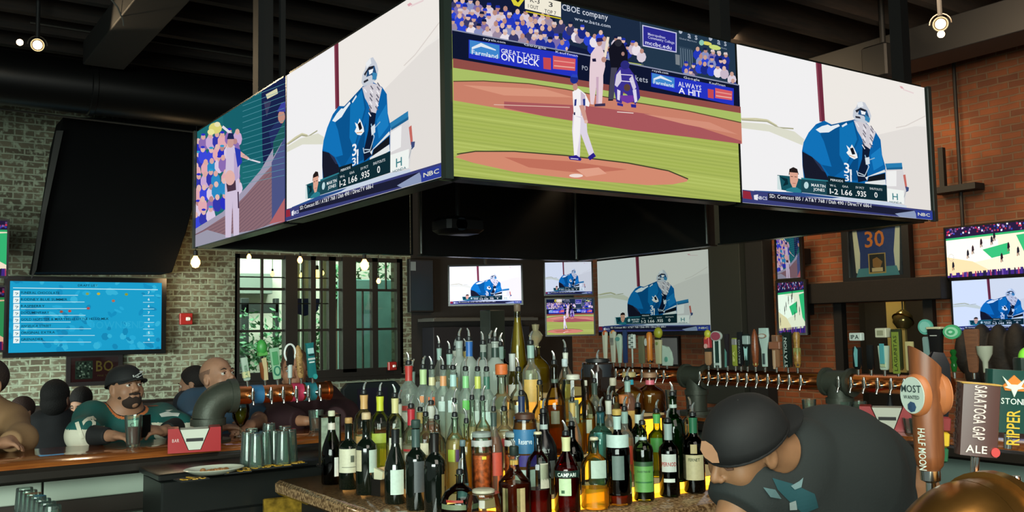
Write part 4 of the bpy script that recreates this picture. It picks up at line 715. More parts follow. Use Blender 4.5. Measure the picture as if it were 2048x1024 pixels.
for k in range(1, 5):
    x0, y0 = TX[k]-.062, TY[k]-.062; x1, y1 = 2.86-.05*k, 3.74-.1*k; z0 = TZ[k-1]-1.0+(0 if k > 1 else 0); z1 = TZ[k]-1.0
    b = MB(); b.box(((x0+x1)/2-2.2, (y0+y1)/2-3.0, (z0+z1)/2-.004), (x1-x0, y1-y0, z1-z0-.008)); b.build('riser', mat('#3a2f24', .4), root, smooth=False)
    b = MB(); b.box(((x0+x1)/2-2.2, (y0+y1)/2-3.0, z1-.004), (x1-x0+.012, y1-y0+.012, .008)); b.build('shelf', emis('#c8b07a', .55), root, smooth=False)
    b = MB(); s_ = 5.0 if k == 1 else 2.2
    b.box(((x0+x1)/2-2.2, y0-3.0-.004, (z0+z1)/2-.004), (x1-x0-.02, .006, (z1-z0)*.7)); b.build('light_strip', emis('#ffb02a', s_), root, smooth=False)
    b = MB(); b.box((x0-2.2-.004, (y0+y1)/2-3.0, (z0+z1)/2-.004), (.006, y1-y0-.02, (z1-z0)*.7)); b.build('light_strip', emis('#ffb860', s_*.5), root, smooth=False)
b = MB(); b.box((2.21-2.2, 2.507-3.0, .002), (.86, .06, .004)); b.build('light_strip', emis('#ffb828', 1.8), root, smooth=False)
# ------------------------------------------------------------------ bottles
SH = {
 'bordeaux': [(0, 0), (.93, 0), (1, .02), (1, .60), (.93, .66), (.62, .71), (.42, .74), (.37, .78), (.36, .965), (.40, .97), (.40, .995), (0, 1)],
 'burgundy': [(0, 0), (.93, 0), (1, .02), (1, .46), (.9, .54), (.68, .64), (.45, .73), (.35, .80), (.33, .965), (.37, .97), (.37, .995), (0, 1)],
 'tall': [(0, 0), (.94, 0), (1, .02), (1, .66), (.9, .72), (.55, .77), (.36, .80), (.34, .97), (.38, .975), (.38, .995), (0, 1)],
 'round': [(0, 0), (.92, 0), (1, .03), (1, .56), (.96, .64), (.80, .72), (.5, .77), (.33, .80), (.30, .97), (.36, .975), (.36, .995), (0, 1)],
 'squat': [(0, 0), (.92, 0), (1, .03), (1, .50), (.97, .58), (.72, .68), (.40, .76), (.30, .80), (.28, .97), (.34, .975), (.34, .995), (0, 1)],
 'decanter': [(0, 0), (.92, 0), (1, .03), (1, .56), (.98, .60), (.6, .70), (.34, .80), (.30, .86), (.30, .97), (.38, .975), (.38, .995), (0, 1)],
 'cone': [(0, 0), (.94, 0), (1, .03), (.92, .25), (.62, .6), (.36, .85), (.28, .97), (.28, 1), (0, 1)],
 'flask': [(0, 0), (.6, 0), (.9, .06), (1, .3), (.95, .5), (.75, .66), (.40, .76), (.2, .82), (.18, .97), (.24, .975), (.24, .995), (0, 1)],
 'jar': [(0, 0), (.94, 0), (1, .03), (1, .86), (.92, .93), (.9, 1), (0, 1)],
 'bell': [(0, 0), (.9, 0), (1, .06), (.96, .3), (1, .5), (.8, .66), (.45, .74), (.34, .78), (.32, .97), (.36, .975), (.36, .995), (0, 1)],
}
def radius_at(sh, f):
    P = SH[sh]
    for (r0, z0), (r1, z1) in zip(P[1:], P[2:]):
        if z0 <= f <= z1 and z1 > z0: return r0+(r1-r0)*(f-z0)/(z1-z0)
    return .3
def patch(mb, r, z0, z1, a0, a1, mi=0, n=10, r1=None, c=None):
    V = []; r1 = r1 or r
    for i in range(n+1):
        a = a0+(a1-a0)*i/n; V += [(r*math.cos(a), r*math.sin(a), z0), (r1*math.cos(a), r1*math.sin(a), z1)]
    mb.add(V, [(2*i, 2*i+2, 2*i+3, 2*i+1) for i in range(n)], mi)
BOT = []
def bottle(label, x, ytop, tier, side, wpx, sh, g='#f2faf4', liq=None, lvl=.7, lab=None, cap=None, pour=True, neck=None, txt=None, sq=0, frost=0, H=None, cork=None, pos=None, extra=None, rim=None, turn=0, group=True, name='liquor_bottle', cat='bottle', P=None, stripe=None):
    if P is None:
        P = onx(x, 800, TX[tier]) if side == 'L' else ony(x, 800, TY[tier])
        if pos: P = pos
        P = Vector((P.x, P.y, TZ[tier]+.0005+(.0042 if tier == 0 and side == 'R' else 0)))
    d = depth(P); R_ = wpx/2*d/F*.97
    zt_ = at(x, ytop, d).z
    Ht = H or (zt_-P.z); ph = .050 if pour else (.022 if cork else 0); Hb = Ht-ph
    root = thing(name, label, cat, P, 0, 'bottles of the liquor pyramid' if group is True else group)
    prof = [(r*R_, z*Hb) for r, z in SH[sh]]
    dark = g in ('wine', 'black', 'brown', 'blackglass')
    gm = {'wine': mat('#0b130d', .08, coat=.4), 'black': mat('#0d0d10', .25), 'brown': mat('#1d0f08', .08, coat=.4), 'blackglass': mat('#0a100c', .06, coat=.5)}.get(g) or glass(g, .05, frost)
    b = MB(); b.lathe(prof, seg=28, sq=sq); b.build('glass_body', gm, root, angle=50)
    if liq and not dark:
        zt = lvl*Hb; pr = [(0, .006)]; 
        for r, z in SH[sh][1:]:
            if z < lvl: pr.append((max(r*R_*.94-.0005, .001), max(z*Hb, .006)))
        pr.append((radius_at(sh, lvl)*R_*.93, zt)); pr.append((0, zt)); b = MB(); b.lathe(pr, seg=24, sq=sq); b.build('liquid', liquid(liq) if liq != 'fruit' else mat('#c8582a', .35, var=.7, nscale=70), root, angle=50)
    th = math.atan2(-P.y, -P.x)+turn           # label side of every bottle turned toward the camera
    def wrap_at(z0, rr, ang=th):
        return lambda px_, pz_: Vector((rr*math.cos(ang+px_/rr), rr*math.sin(ang+px_/rr), z0+pz_))
    if lab:
        for i, L_ in enumerate(lab if isinstance(lab, list) else [lab]):
            c_, f0, f1, aw = L_[:4]; off = L_[4] if len(L_) > 4 else 0
            rr = max(radius_at(sh, f0), radius_at(sh, f1))*R_*1.015+.0004
            if sq: rr *= 1.0+.06
            b = MB(); r0_, r1_ = radius_at(sh, f0)*R_*1.015+.0004, radius_at(sh, f1)*R_*1.015+.0004
            patch(b, r0_ if f1-f0 > .3 else rr, f0*Hb, f1*Hb, th+off-aw/2, th+off+aw/2, r1=r1_ if f1-f0 > .3 else rr)
            b.build('label', mat(c_, .45, var=.06, nscale=90), root)
    if stripe:
        for (c_, f0, f1, aw, off) in stripe:
            b = MB(); patch(b, radius_at(sh, f0)*R_*1.03+.0008, f0*Hb, f1*Hb, th+off-aw/2, th+off+aw/2, n=6); b.build('label_print', mat(c_, .5), root)
    if txt:
        for (t_, c_, f0, hh, ww) in txt:
            rr = radius_at(sh, f0)*R_*1.035+.001; b = MB(); b.text(t_, (0, 0, 0), (1, 0, 0), (0, 0, 1), ww*R_, hh*Hb, wrap=wrap_at(f0*Hb, rr), center=True); b.build('lettering', mat(c_, .5), root, smooth=False)
    if neck:
        c_, f0 = neck[0], max(neck[1], {'round': .80, 'tall': .80, 'bordeaux': .765, 'burgundy': .80, 'squat': .80, 'bell': .78}.get(sh, 0)); f1 = neck[2] if len(neck) > 2 else .985; b = MB(); b.lathe([(radius_at(sh, f0)*R_*1.04+.0006, f0*Hb), (radius_at(sh, (f0+f1)/2)*R_*1.05+.0006, (f0+f1)/2*Hb), (radius_at(sh, f1)*R_*1.05+.0006, f1*Hb)]+([(0, f1*Hb+.0008)] if f1 > .98 else []), seg=18); b.v = b.v; 
        o = b.build('neck_wrap', mat(c_, .35), root)
    if pour:
        br = random.Random(int(x*13+ytop)); b = MB(); rn = radius_at(sh, .96)*R_; b.lathe([(rn*.8, Hb), (rn*1.0, Hb+.002), (rn*.95, Hb+.014), (.006, Hb+.018), (0, Hb+.018)], seg=12)
        b.build('pourer_base', mat('#15181a', .4), root); an = br.uniform(0, 6.28) if not turn else 0; an = math.atan2(CR.y, CR.x)+(0 if br.random() > .45 else math.pi)+br.uniform(-.5, .5); lean = br.uniform(.04, .14); k = ph-.014
        b = MB(); dx, dy = math.cos(an), math.sin(an); b.tube([(0, 0, Hb+.014), (0, 0, Hb+.014+k*.35), (dx*k*lean*.8, dy*k*lean*.8, Hb+.014+k*.7), (dx*k*(lean+.16), dy*k*(lean+.16), Hb+.014+k)], [.0052, .005, .0044, .0034], 8); b.build('pourer_spout', mat('#dfe6e2', .18, .9), root)
    if cork:
        c_, k_, w_ = cork; rn = radius_at(sh, .96)*R_*w_; b = MB(); b.lathe([(rn*.9, Hb), (rn, Hb+.002), (rn, Hb+k_-.003), (rn*.8, Hb+k_), (0, Hb+k_)], seg=16); b.build('stopper', mat(c_, .5, var=.15), root)
    if extra: extra(root, R_, Hb, th)
    BOT.append((root, R_)); return root
W_, T_, B_ = 'wine', 'tall', 'bordeaux'
# bottom tier, left side: wine
bottle('leftmost wine bottle on the island, clear neck and small white label', 663, 822, 0, 'L', 42, 'burgundy', '#5d6b3a', '#1c2210', .62, ('#dfe6e0', .12, .40, 1.0, .75), pour=False, neck=('#cfcabc', .74, .9), cork=('#cfd0b4', .022, 1.05), group='wine bottles along the left edge')
bottle('corked wine bottle with the largest cream label on the island', 697, 836, 0, 'L', 42, B_, W_, lab=('#d2d0b4', .26, .62, 2.3), stripe=[('#5b6152', .42, .52, .35, .35), ('#7a7c68', .34, .35, 1.4, 0)], pour=False, cork=('#b08a54', .022, 1.05), group='wine bottles along the left edge')
bottle('corked wine bottle with two pale labels behind the napkin caddy', 732, 828, 0, 'L', 44, B_, W_, lab=[('#b8ccc0', .30, .60, 1.0, .75), ('#c4bc9c', .32, .60, .7, -.8)], pour=False, cork=('#c8b088', .026, 1.2), group='wine bottles along the left edge')
bottle('slope-shouldered wine bottle with a plain mint white label low down', 790, 858, 0, 'L', 46, 'burgundy', W_, lab=('#c3d6c8', .13, .46, 1.25, .15), pour=False, neck=('#14181a', .74), group='wine bottles along the left edge')
bottle('wine bottle with a grey green vacuum stopper and dark grey label', 831, 844, 0, 'L', 44, B_, W_, lab=('#4d5254', .22, .60, 1.2, .4), pour=False, neck=('#3c524e', .72), cork=('#30443e', .028, 1.25), group='wine bottles along the left edge')
bottle('dark wine bottle right of the vacuum stoppered one with a narrow beige label', 868, 866, 0, 'L', 46, B_, 'blackglass', lab=('#7a6a3e', .2, .5, .35, .8), pour=False, neck=('#15120f', .76), group='wine bottles along the left edge')
# front corner
bottle('bulbous clear bottle with dark red syrup and a pourer at the front corner', 893, 918, 0, 'L', 84, 'flask', '#f0f8f2', '#3a120a', .36, ('#6d7a5c', .36, .46, 2.2), P=Vector((1.545, 2.53, 1.0005)), stripe=[('#a03020', .5, .55, .9, -.3)])
bottle('wide clear jug half full of amber liquor at the very bottom edge', 943, 972, 0, 'L', 74, 'jar', '#eef8f2', '#e07a22', .46, None, pour=False, P=Vector((1.545, 2.395, 1.0005)), cork=('#b9b49c', .012, .7))
# bottom tier, right side
def rope(root, R_, H, th): pass
bottle('whisky decanter with a cream label of brush drawn characters', 1026, 880, 0, 'R', 56, 'decanter', '#f2f6ee', '#7a2a10', .58, ('#b8a678', .04, .52, 1.9, -.1), cork=('#1d2a24', .03, 1.2), pour=True, neck=('#c9a050', .86, .93), sq=5, stripe=[('#3a2c1c', .40, .415, .5, -.15), ('#3a2c1c', .36, .375, .35, -.2), ('#3a2c1c', .33, .37, .06, -.1), ('#3a2c1c', .24, .255, .6, -.12), ('#3a2c1c', .20, .25, .06, -.2), ('#3a2c1c', .21, .24, .06, 0), ('#3a2c1c', .12, .135, .5, -.1), ('#3a2c1c', .08, .13, .06, -.15)])
bottle('rounded clear bottle with red liquor low inside, left of the red aperitif', 1074, 856, 0, 'R', 52, 'round', '#eef4f0', '#7c1408', .34, [('#b4b09c', .36, .66, .8, .55)], pour=False, cork=('#cfc9a8', .008, 1.1))
bottle('red aperitif bottle with white capitals over a mint green label', 1130, 842, 0, 'R', 54, 'squat', '#c84a3a', '#8e0f08', .6, [('#b8d0a4', .24, .46, .95, -.15), ('#0f2a24', .47, .56, 2.3, 0)], neck=('#cfcf9c', .80), txt=[('CAMPARI', '#e8f2e8', .485, .05, 1.5)], stripe=[('#2d5a34', .27, .31, .25, -.3)])
bottle('clear arched bottle of bright yellow spirit right of the red aperitif', 1186, 868, 0, 'R', 60, 'round', '#f2f8f0', '#f2cf3a', .3, [('#a8bcae', .46, .72, 1.1, .3)], pour=False, cork=('#d8d0b0', .01, 1.0))
bottle('corked whiskey with a cream and pale green label, front row', 1234, 885, 0, 'R', 52, 'squat', '#f0ead8', '#8a3a14', .7, [('#d3cfae', .20, .62, 2.4), ('#b4ccb4', .26, .56, 1.1)], pour=False, cork=('#cfc092', .022, 1.5), sq=0, stripe=[('#5c7a70', .46, .48, .7, 0), ('#5c7a70', .32, .34, .5, 0)])
bottle('dark herbal liqueur with a bright green label and silver neck', 1283, 822, 0, 'R', 42, 'tall', '#b8c89a', '#2f3a12', .66, [('#5f9a4e', .12, .46, 2.2), ('#2c5030', .46, .52, 2.3)], neck=('#b4c8c8', .62, .84), txt=[('CHARTREUSE', '#1f4428', .38, .025, 1.4)], stripe=[('#2c6a34', .24, .26, 1.8, 0)])
bottle('dark green bottle with red lettering on a white shield label', 1334, 818, 0, 'R', 42, 'bordeaux', '#2c5a34', '#1c2c10', .66, [('#c4ccc4', .34, .58, 1.5), ('#d8e0d4', .2, .25, 1.1)], neck=('#8fa4a0', .76), txt=[('PERNOD', '#a8302a', .42, .055, 1.5)])
bottle('black green liqueur bottle with a cream label and gold crest beside the bartender', 1384, 806, 0, 'R', 44, 'bordeaux', '#1d3a26', '#0c1a0e', .7, [('#c8bf94', .17, .50, 2.0), ('#b8a878', .52, .64, .6)], neck=('#2a6a4a', .78), txt=[('FERNET', '#4a5238', .42, .04, 1.1)])
bottle('short bottle of orange red bitters right beside the bartender face', 1424, 872, 0, 'R', 40, 'squat', '#f4e0d0', '#d0341a', .62, None, pour=False, cork=('#a83a30', .02, 1.3), P=Vector((2.62, 2.44, 1.0005)))
# tier 1 left
L1 = [('clear bottle with a peach coloured neck wrap', 728, 764, 44, 'round', ('#d0a468', .78), '#e8d8a8', .45, [('#c8a060', .3, .45, 1.6)]), ('clear bottle with bright yellow neck wrap', 760, 766, 42, 'round', ('#c8cf38', .76), '#d8e060', .5, [('#b8c850', .40, .52, 1.8)]), ('slim bottle with pale yellow neck wrap', 790, 769, 38, 'tall', ('#cfc88c', .78), '#e8e0a0', .4, [('#cdd0c0', .35, .5, 1.4)]), ('clear bottle with crimson neck wrap in the second row', 822, 790, 38, 'bordeaux', ('#b02834', .74), '#f0e8d8', .5, [('#c03034', .42, .45, 2.0), ('#d8d8c8', .25, .4, 1.6)]), ('plain clear bottle with a short black pourer', 851, 806, 36, 'tall', None, '#efe0b8', .6, [('#e0d8b8', .45, .62, 1.6)]), ('clear bottle with red square on its label', 873, 812, 36, 'tall', None, '#f0dcb0', .5, [('#c8503a', .3, .42, .7)]), ('clear bottle with purple and green fruit label', 909, 806, 42, 'round', None, '#f2dca0', .7, [('#5a3a6a', .42, .58, .9, .5), ('#a8c040', .42, .58, .7, -.4)]), ('frosted yellow bottle of citrus liqueur', 932, 818, 32, 'tall', None, '#e8b84a', .75, None)]
for lab_, x, yt, w_, s_, nk, lq, lv, lb in L1: bottle(lab_+', left face, lower row', x, yt, 1, 'L', w_, s_, '#eef6ee', lq, lv, lb, neck=nk)
bottle('squat dark teal shaker shaped bottle behind the front corner', 918, 880, 1, 'L', 34, 'cone', 'blackglass', lab=('#4a6a70', .3, .5, 1.6), pour=False, cork=('#5a7074', .02, 1.3), P=Vector((1.60, 2.60, 1.0005)))
for x, lab_ in ((962, 'left of two lidded jars of orange fruit infusion at the centre'), (1006, 'right of two lidded jars of orange fruit infusion at the centre')):
    P = onx(x, 800, 1.70) if x < 980 else Vector((1.795, 2.585, 0)); bottle(lab_, x, 862, 1, 'L', 44, 'jar', '#e8f4ea', 'fruit', .72, ('#b8b8b4', .86, .96, 6.2), pour=False, cork=('#8f9a94', .018, 1.0), P=Vector((P.x, P.y, TZ[1])), name='infusion_jar', cat='jar', stripe=[('#d8c030', .66, .71, .4, .2), ('#5a6a40', .1, .2, 1.5, -.2)])
# tier 2 left
L2 = [('bottle with a red foil neck, topmost at the left end', 818, 705, 44, 'round', ('#b83a34', .74), '#e8ece4', .3, [('#c8c8bc', .3, .42, 1.8), ('#b04038', .44, .5, 1.4)]), ('bottle with a pale green neck', 847, 712, 38, 'tall', ('#b4cf96', .72), '#e4e8cc', .5, [('#d8e0d0', .4, .52, 1.6), ('#d88a50', .58, .66, .8)]), ('bottle with a cream neck ring and a coral dot', 864, 713, 34, 'tall', ('#d4cca0', .8, .9), '#f0ece0', .4, [('#d8683c', .56, .66, .9)]), ('bottle with an orange neck ring', 887, 713, 36, 'tall', ('#d89a68', .8, .92), '#e8f0e8', .6, [('#b8ccc4', .5, .62, 1.2)]), ('bottle with an ice blue neck', 907, 713, 36, 'tall', ('#a8ccc8', .74, .94), '#f0f4e8', .5, [('#c0d4d0', .5, .64, 1.3)]), ('bottle with a leaf green neck', 932, 715, 36, 'tall', ('#86c886', .76, .94), '#e8f0d0', .5, [('#58b04a', .55, .66, .8)]), ('bottle with a lime yellow neck', 956, 715, 34, 'tall', ('#c4cc60', .76, .94), '#f0f0d0', .5, [('#c8d4cc', .4, .55, 1.2)]), ('bottle with a dark green neck ring', 974, 715, 34, 'tall', ('#3a6a58', .8, .94), '#e8f4ec', .5, [('#b8d0c8', .4, .55, 1.2)])]
for lab_, x, yt, w_, s_, nk, lq, lv, lb in L2: bottle(lab_+', left face, middle row', x, yt, 2, 'L', w_, s_, '#e8f4ee', lq, lv, lb, neck=nk, frost=.22)
for x, yt, s_, lab_, nk, lb in ((944, 772, 'bell', 'bottle with a tilted spout and a looped teal ribbon mark', None, [('#5a8a84', .38, .5, 1.2)]), (965, 773, 'tall', 'bottle with a small red badge in the centre', None, [('#b83a34', .46, .58, .6), ('#d8e4dc', .2, .4, 1.2)])):
    P = Vector((1.765, 2.76 if x < 950 else 2.66, TZ[1])); P = onx(x, 800, 1.775); P = Vector((P.x, P.y, TZ[1])); bottle(lab_, x, yt, 1, 'L', 32, s_, '#ecf6ee', '#f0dcae', .7, lb, P=P)
# tier 3 left : frosted vodkas
L3_ = [('frosted vodka bottle with a clear glass collar, leftmost of the top row', 920, 656, 40, 'tall', ('#9aa8a4', .9), None), ('frosted vodka bottle with a cobalt blue neck in the top row', 940, 656, 38, 'tall', ('#2d62a8', .74), None), ('frosted bottle with a bent spout and dark ringed neck in the top row', 968, 663, 36, 'tall', ('#34463f', .72, .9), None), ('frosted bottle with a black green neck band at the right of the top row', 992, 656, 46, 'round', ('#2a3d36', .74, .92), None)]
for lab_, x, yt, w_, s_, nk, lb in L3_: bottle(lab_, x, yt, 3, 'L', w_, s_, '#dfe9e2', '#e8efe8', .7, lb, neck=nk, frost=.6)
P = at(980, 700, depth(onx(980, 800, 2.06))); bottle('clear bottle half hidden between the dark necked top row bottles', 981, 661, 3, 'L', 28, 'tall', '#e6f0ea', '#e0e8e0', .6, None, P=Vector((P.x, P.y, TZ[3])), frost=.3)
P = at(1005, 700, 4.02); bottle('slim dark green bottle with a pale label behind the frosted row', 1006, 676, 3, 'L', 30, 'bordeaux', '#12281c', '#0c1810', .7, ('#b8ccb4', .5, .64, 1.6), P=Vector((P.x, P.y, TZ[4])), neck=('#1d3a2c', .8))
bottle('very tall tapering bottle of golden yellow liqueur rising above all others', 1036, 612, 4, 'L', 46, 'cone', '#f0ecc0', '#c8b83a', .92, None, pour=False, cork=('#6a5a4a', .03, 1.1), P=Vector((*at(1036, 700, 3.93).xy, TZ[3]+.09)))
def ornate(root, R_, H, th):
    b = MB(); b.lathe([(.012, H), (.012, H+.012), (.026, H+.03), (.03, H+.045), (.02, H+.06), (.012, H+.066), (.014, H+.078), (.016, H+.09), (.0, H+.094)], seg=20); b.build('glass_stopper', mat('#b9b08c', .15, .6), root)
bottle('square shouldered golden tequila with an ornate glass stopper', 1072, 693, 4, 'R', 46, 'squat', '#f2eec8', '#b8a23a', .74, ('#ccd0b4', .2, .5, 1.2, -.5), pour=False, extra=ornate, P=Vector((*at(1072, 700, 3.85).xy, TZ[3]+.09)), sq=5, stripe=[('#2c4438', .24, .40, .8, -.5)])
# tier 2/3 right and centre
bottle('clear bottle with white label and capped neck beside the tall golden bottle', 1024, 705, 3, 'L', 34, 'tall', '#eef4f0', '#e8ece4', .6, ('#d8dcd8', .5, .66, 1.6), pour=False, neck=('#c8d0cc', .8), P=Vector((*at(1024, 700, 3.74).xy, TZ[2])))
bottle('clear bottle with a tilted spout just under the tall golden bottle', 1034, 716, 2, 'R', 42, 'round', '#eef6f2', '#f0f2ea', .5, ('#c8d8d0', .5, .6, 1.2), P=Vector((*at(1036, 700, 3.50).xy, TZ[2])))
bottle('clear tequila bottle with a fat orange stopper', 1002, 738, 2, 'L', 58, 'round', '#f0f4ec', '#f2e6cc', .6, ('#e0e4dc', .3, .4, 1.0), pour=False, cork=('#cf6a30', .04, 1.5), P=Vector((*at(1002, 700, 3.46).xy, TZ[2]-.03)))
bottle('clear vodka bottle with a red mark under the orange stoppered one', 1006, 794, 1, 'L', 40, 'tall', '#f0f6f0', '#f4e4c4', .7, [('#b8383a', .5, .62, .6), ('#dfe8e2', .3, .5, .5, .8)], P=Vector((*at(1006, 700, 3.30).xy, TZ[1]+.03)))
bottle('navy necked cognac bottle above the large blue label', 1041, 762, 2, 'R', 36, 'tall', '#dfe8f0', '#a88a50', .4, ('#274a7a', .55, .75, 2.4), neck=('#1c2c50', .78), P=Vector((*at(1041, 700, 3.27).xy, TZ[1]+.04)))
bottle('square amber bourbon with a large deep blue label and purple band', 1047, 826, 1, 'R', 52, 'jar', '#f2ead8', '#c08a3a', .96, [('#2a6a94', .58, .88, 2.2, -.1), ('#3c2f86', .42, .56, 2.2, -.1), ('#c8d8d4', .0+.04, .38, 1.8, -.1)], pour=False, cork=('#4a2a18', .02, .9), txt=[('Reserve', '#dbe8ee', .70, .07, 1.1)], P=Vector((*at(1047, 700, 3.12).xy, TZ[1])))
bottle('black liqueur bottle with grey lettering and a pale collar', 1086, 798, 1, 'R', 54, 'squat', 'black', neck=('#b8ccc8', .78, .86), lab=('#4c5454', .2, .42, 1.8), txt=[('MOLLY', '#b4bcb8', .52, .05, .9), ('GIN', '#8a9490', .46, .035, .5)])
bottle('dark glass bottle with pourer behind the red aperitif', 1142, 824, 1, 'R', 48, 'squat', '#2c3430', '#10140f', .6, ('#3a4440', .25, .45, 1.6))
bottle('pale gin bottle with a narrow light blue label and oval crest', 1200, 795, 1, 'R', 46, 'round', '#b8dcd8', '#d4e8e0', .7, ('#a8c8c4', .12, .72, 1.0, -.35), neck=('#1f4a50', .84), stripe=[('#2c5a70', .52, .62, .28, -.35), ('#3a6a7a', .66, .68, .5, -.35)], sq=5, txt=None)
bottle('broad dark bottle with a wide pale mint band and cream neck', 1234, 818, 1, 'R', 50, 'squat', '#2f3a36', '#1a201c', .5, [('#b4ccc4', .60, .76, 2.6), ('#5a6c66', .2, .5, 1.0)], pour=False, neck=('#a8c4bc', .82), cork=('#b89a50', .02, 1.4), P=Vector((*at(1230, 700, 3.17).xy, TZ[1])))
bottle('dark green bottle with a white collar and tall spout', 1275, 788, 1, 'R', 36, 'bordeaux', '#1d5a30', '#143a18', .6, ('#9ab8b4', .45, .6, .8), neck=('#b8ccc4', .78, .9))
bottle('yellow green bottle with a bright green neck and leafy green label', 1312, 800, 1, 'R', 38, 'bordeaux', '#dce89a', '#a8b020', .7, ('#4a9a4a', .40, .62, 1.6), neck=('#58b060', .84))
bottle('large emerald green gin bottle with a silver collar', 1342, 765, 1, 'R', 48, 'round', '#3f9a48', '#2f8034', .72, ('#6a4a3c', .55, .66, .8, -.6), neck=('#a8b8b0', .86, .9), P=Vector((*at(1342, 700, 3.42).xy, TZ[1])))
bottle('slim dark green bottle tucked behind the bartender cap', 1381, 812, 1, 'R', 34, 'bordeaux', '#1f4a34', '#12301c', .7, ('#7a9a84', .4, .55, 1.2))
R2 = [('bottle with black pourer and a horseshoe emblem of gold spirit', 1110, 702, 44, 'squat', '#cfc080', '#b07828', .55, ('#4a5a50', .72, .84), [('#6a6a50', .36, .5, .8)]), ('wide clear bottle of gold tequila with a round emblem', 1147, 748, 52, 'jar', '#eef2e0', '#e0b83a', .42, None, [('#5a6a54', .42, .74, .8), ('#c8d0a8', .5, .66, .4)]), ('clear bottle with a chrome cap and gold spirit', 1172, 760, 38, 'round', '#eef4e8', '#dcae38', .5, None, [('#aab49a', .3, .5, 1.2)])]
for lab_, x, yt, w_, s_, g_, lq, lv, nk, lb in R2: bottle(lab_+', right face, middle row', x, yt, 2, 'R', w_, s_, g_, lq, lv, lb, neck=nk, pour=(x == 1110), cork=None if x == 1110 else ('#c8c8b8', .02, .6))
bottle('clear bottle with a silver cap behind the horseshoe bottle', 1131, 722, 3, 'R', 34, 'round', '#eef4f0', '#e8e0c0', .4, None, pour=False, cork=('#b8c8cc', .03, 1.2))
bottle('clear bottle with a black spout in front of the ornate golden bottle', 1079, 742, 1, 'R', 36, 'tall', '#eef0e0', '#c8a840', .4, ('#d8d4b0', .5, .6, .9), P=Vector((*at(1078, 700, 3.34).xy, TZ[1]+.03)))
bottle('large very dark square bottle with a spout near the copper pipe end', 1197, 700, 3, 'R', 58, 'jar', 'brown', lab=('#20242a', .74, .97, 3.0), pour=True, sq=5)
bottle('brown bottle with a copper spout right of the large dark square bottle', 1222, 782, 2, 'R', 32, 'squat', '#6a4a34', '#3a1c10', .6, None, neck=('#4a3428', .8))
bottle('clear tequila with a wooden stopper and turquoise neck band', 1259, 744, 3, 'R', 60, 'squat', '#f0ecd0', '#b8904a', .62, None, pour=False, neck=('#38a8c0', .80, .93), cork=('#a89a68', .022, 1.7))
bottle('clear tequila with a wooden stopper and pink neck band', 1301, 745, 3, 'R', 60, 'squat', '#f0ecd0', '#a87030', .62, None, pour=False, neck=('#c86474', .80, .93), cork=('#8a6a50', .022, 1.7))
bottle('brown bottle with a big round orange wooden stopper', 1246, 796, 2, 'R', 36, 'round', '#5a3020', '#2c1208', .6, None, pour=False, cork=('#b06a34', .034, 2.0), neck=('#b0503c', .84, .93))
bottle('clear slim bottle with a spout between the pyramid and the bartender', 1380, 794, 2, 'R', 30, 'tall', '#eaf2ec', '#e4dcc8', .5, None)
bottle('smoky bottle with a knobbed stopper left of the turquoise banded one', 1224, 760, 3, 'R', 28, 'tall', '#d8d8c8', '#c8c4a8', .5, None, pour=False, cork=('#b0ac98', .03, 1.5), P=Vector((*at(1224, 700, 3.62).xy, TZ[3])))
# napkin caddy on the counter
P = onx(752, 985, 1.555); P = onz(752, 990, 1.0); root = thing('straw_caddy', 'black bar caddy with cream cards and wooden sticks between the wine bottles', 'caddy', (P.x+.02, P.y+.01, 1.0), .3)
b = MB(); 
for (c_, d_) in (((0, 0, .004), (.075, .085, .008)), ((0, -.041, .03), (.075, .004, .06)), ((0, .041, .03), (.075, .004, .06)), ((-.036, 0, .03), (.004, .085, .06)), ((.036, 0, .03), (.004, .085, .06)), ((0, 0, .03), (.004, .082, .055))): b.box(c_, d_)
b.build('tray', mat('#15110e', .4), root, smooth=False)
for (px_, py_, c_, r_) in ((-.02, -.01, '#d3cfae', .25), (.018, .01, '#cfa878', -.2), (-.018, .025, '#d8c088', .1)): b = MB(); b.box((px_, py_, .06), (.012, .055, .07), rot=Matrix.Rotation(r_, 3, 'X')); b.build('card', mat(c_, .6), root, smooth=False)
# menu holder at island's left
P = onz(660, 934, CZt); b = MB(); root = thing('menu_stand', 'acrylic menu stand with a printed card standing just left of the wine bottles', 'menu', (P.x, P.y, CZt+.0005)); 
b.box((0, 0, .11), (.085, .006, .2)); b.build('card', mat('#8a9a88', .5, var=.35, nscale=40), root, smooth=False); b = MB(); b.box((0, .004, .008), (.10, .06, .014), bev=.003)
for sx in (-.046, .046): b.box((sx, 0, .115), (.006, .012, .21))
b.box((0, 0, .218), (.098, .012, .008)); b.build('holder', mat('#14110f', .3), root)
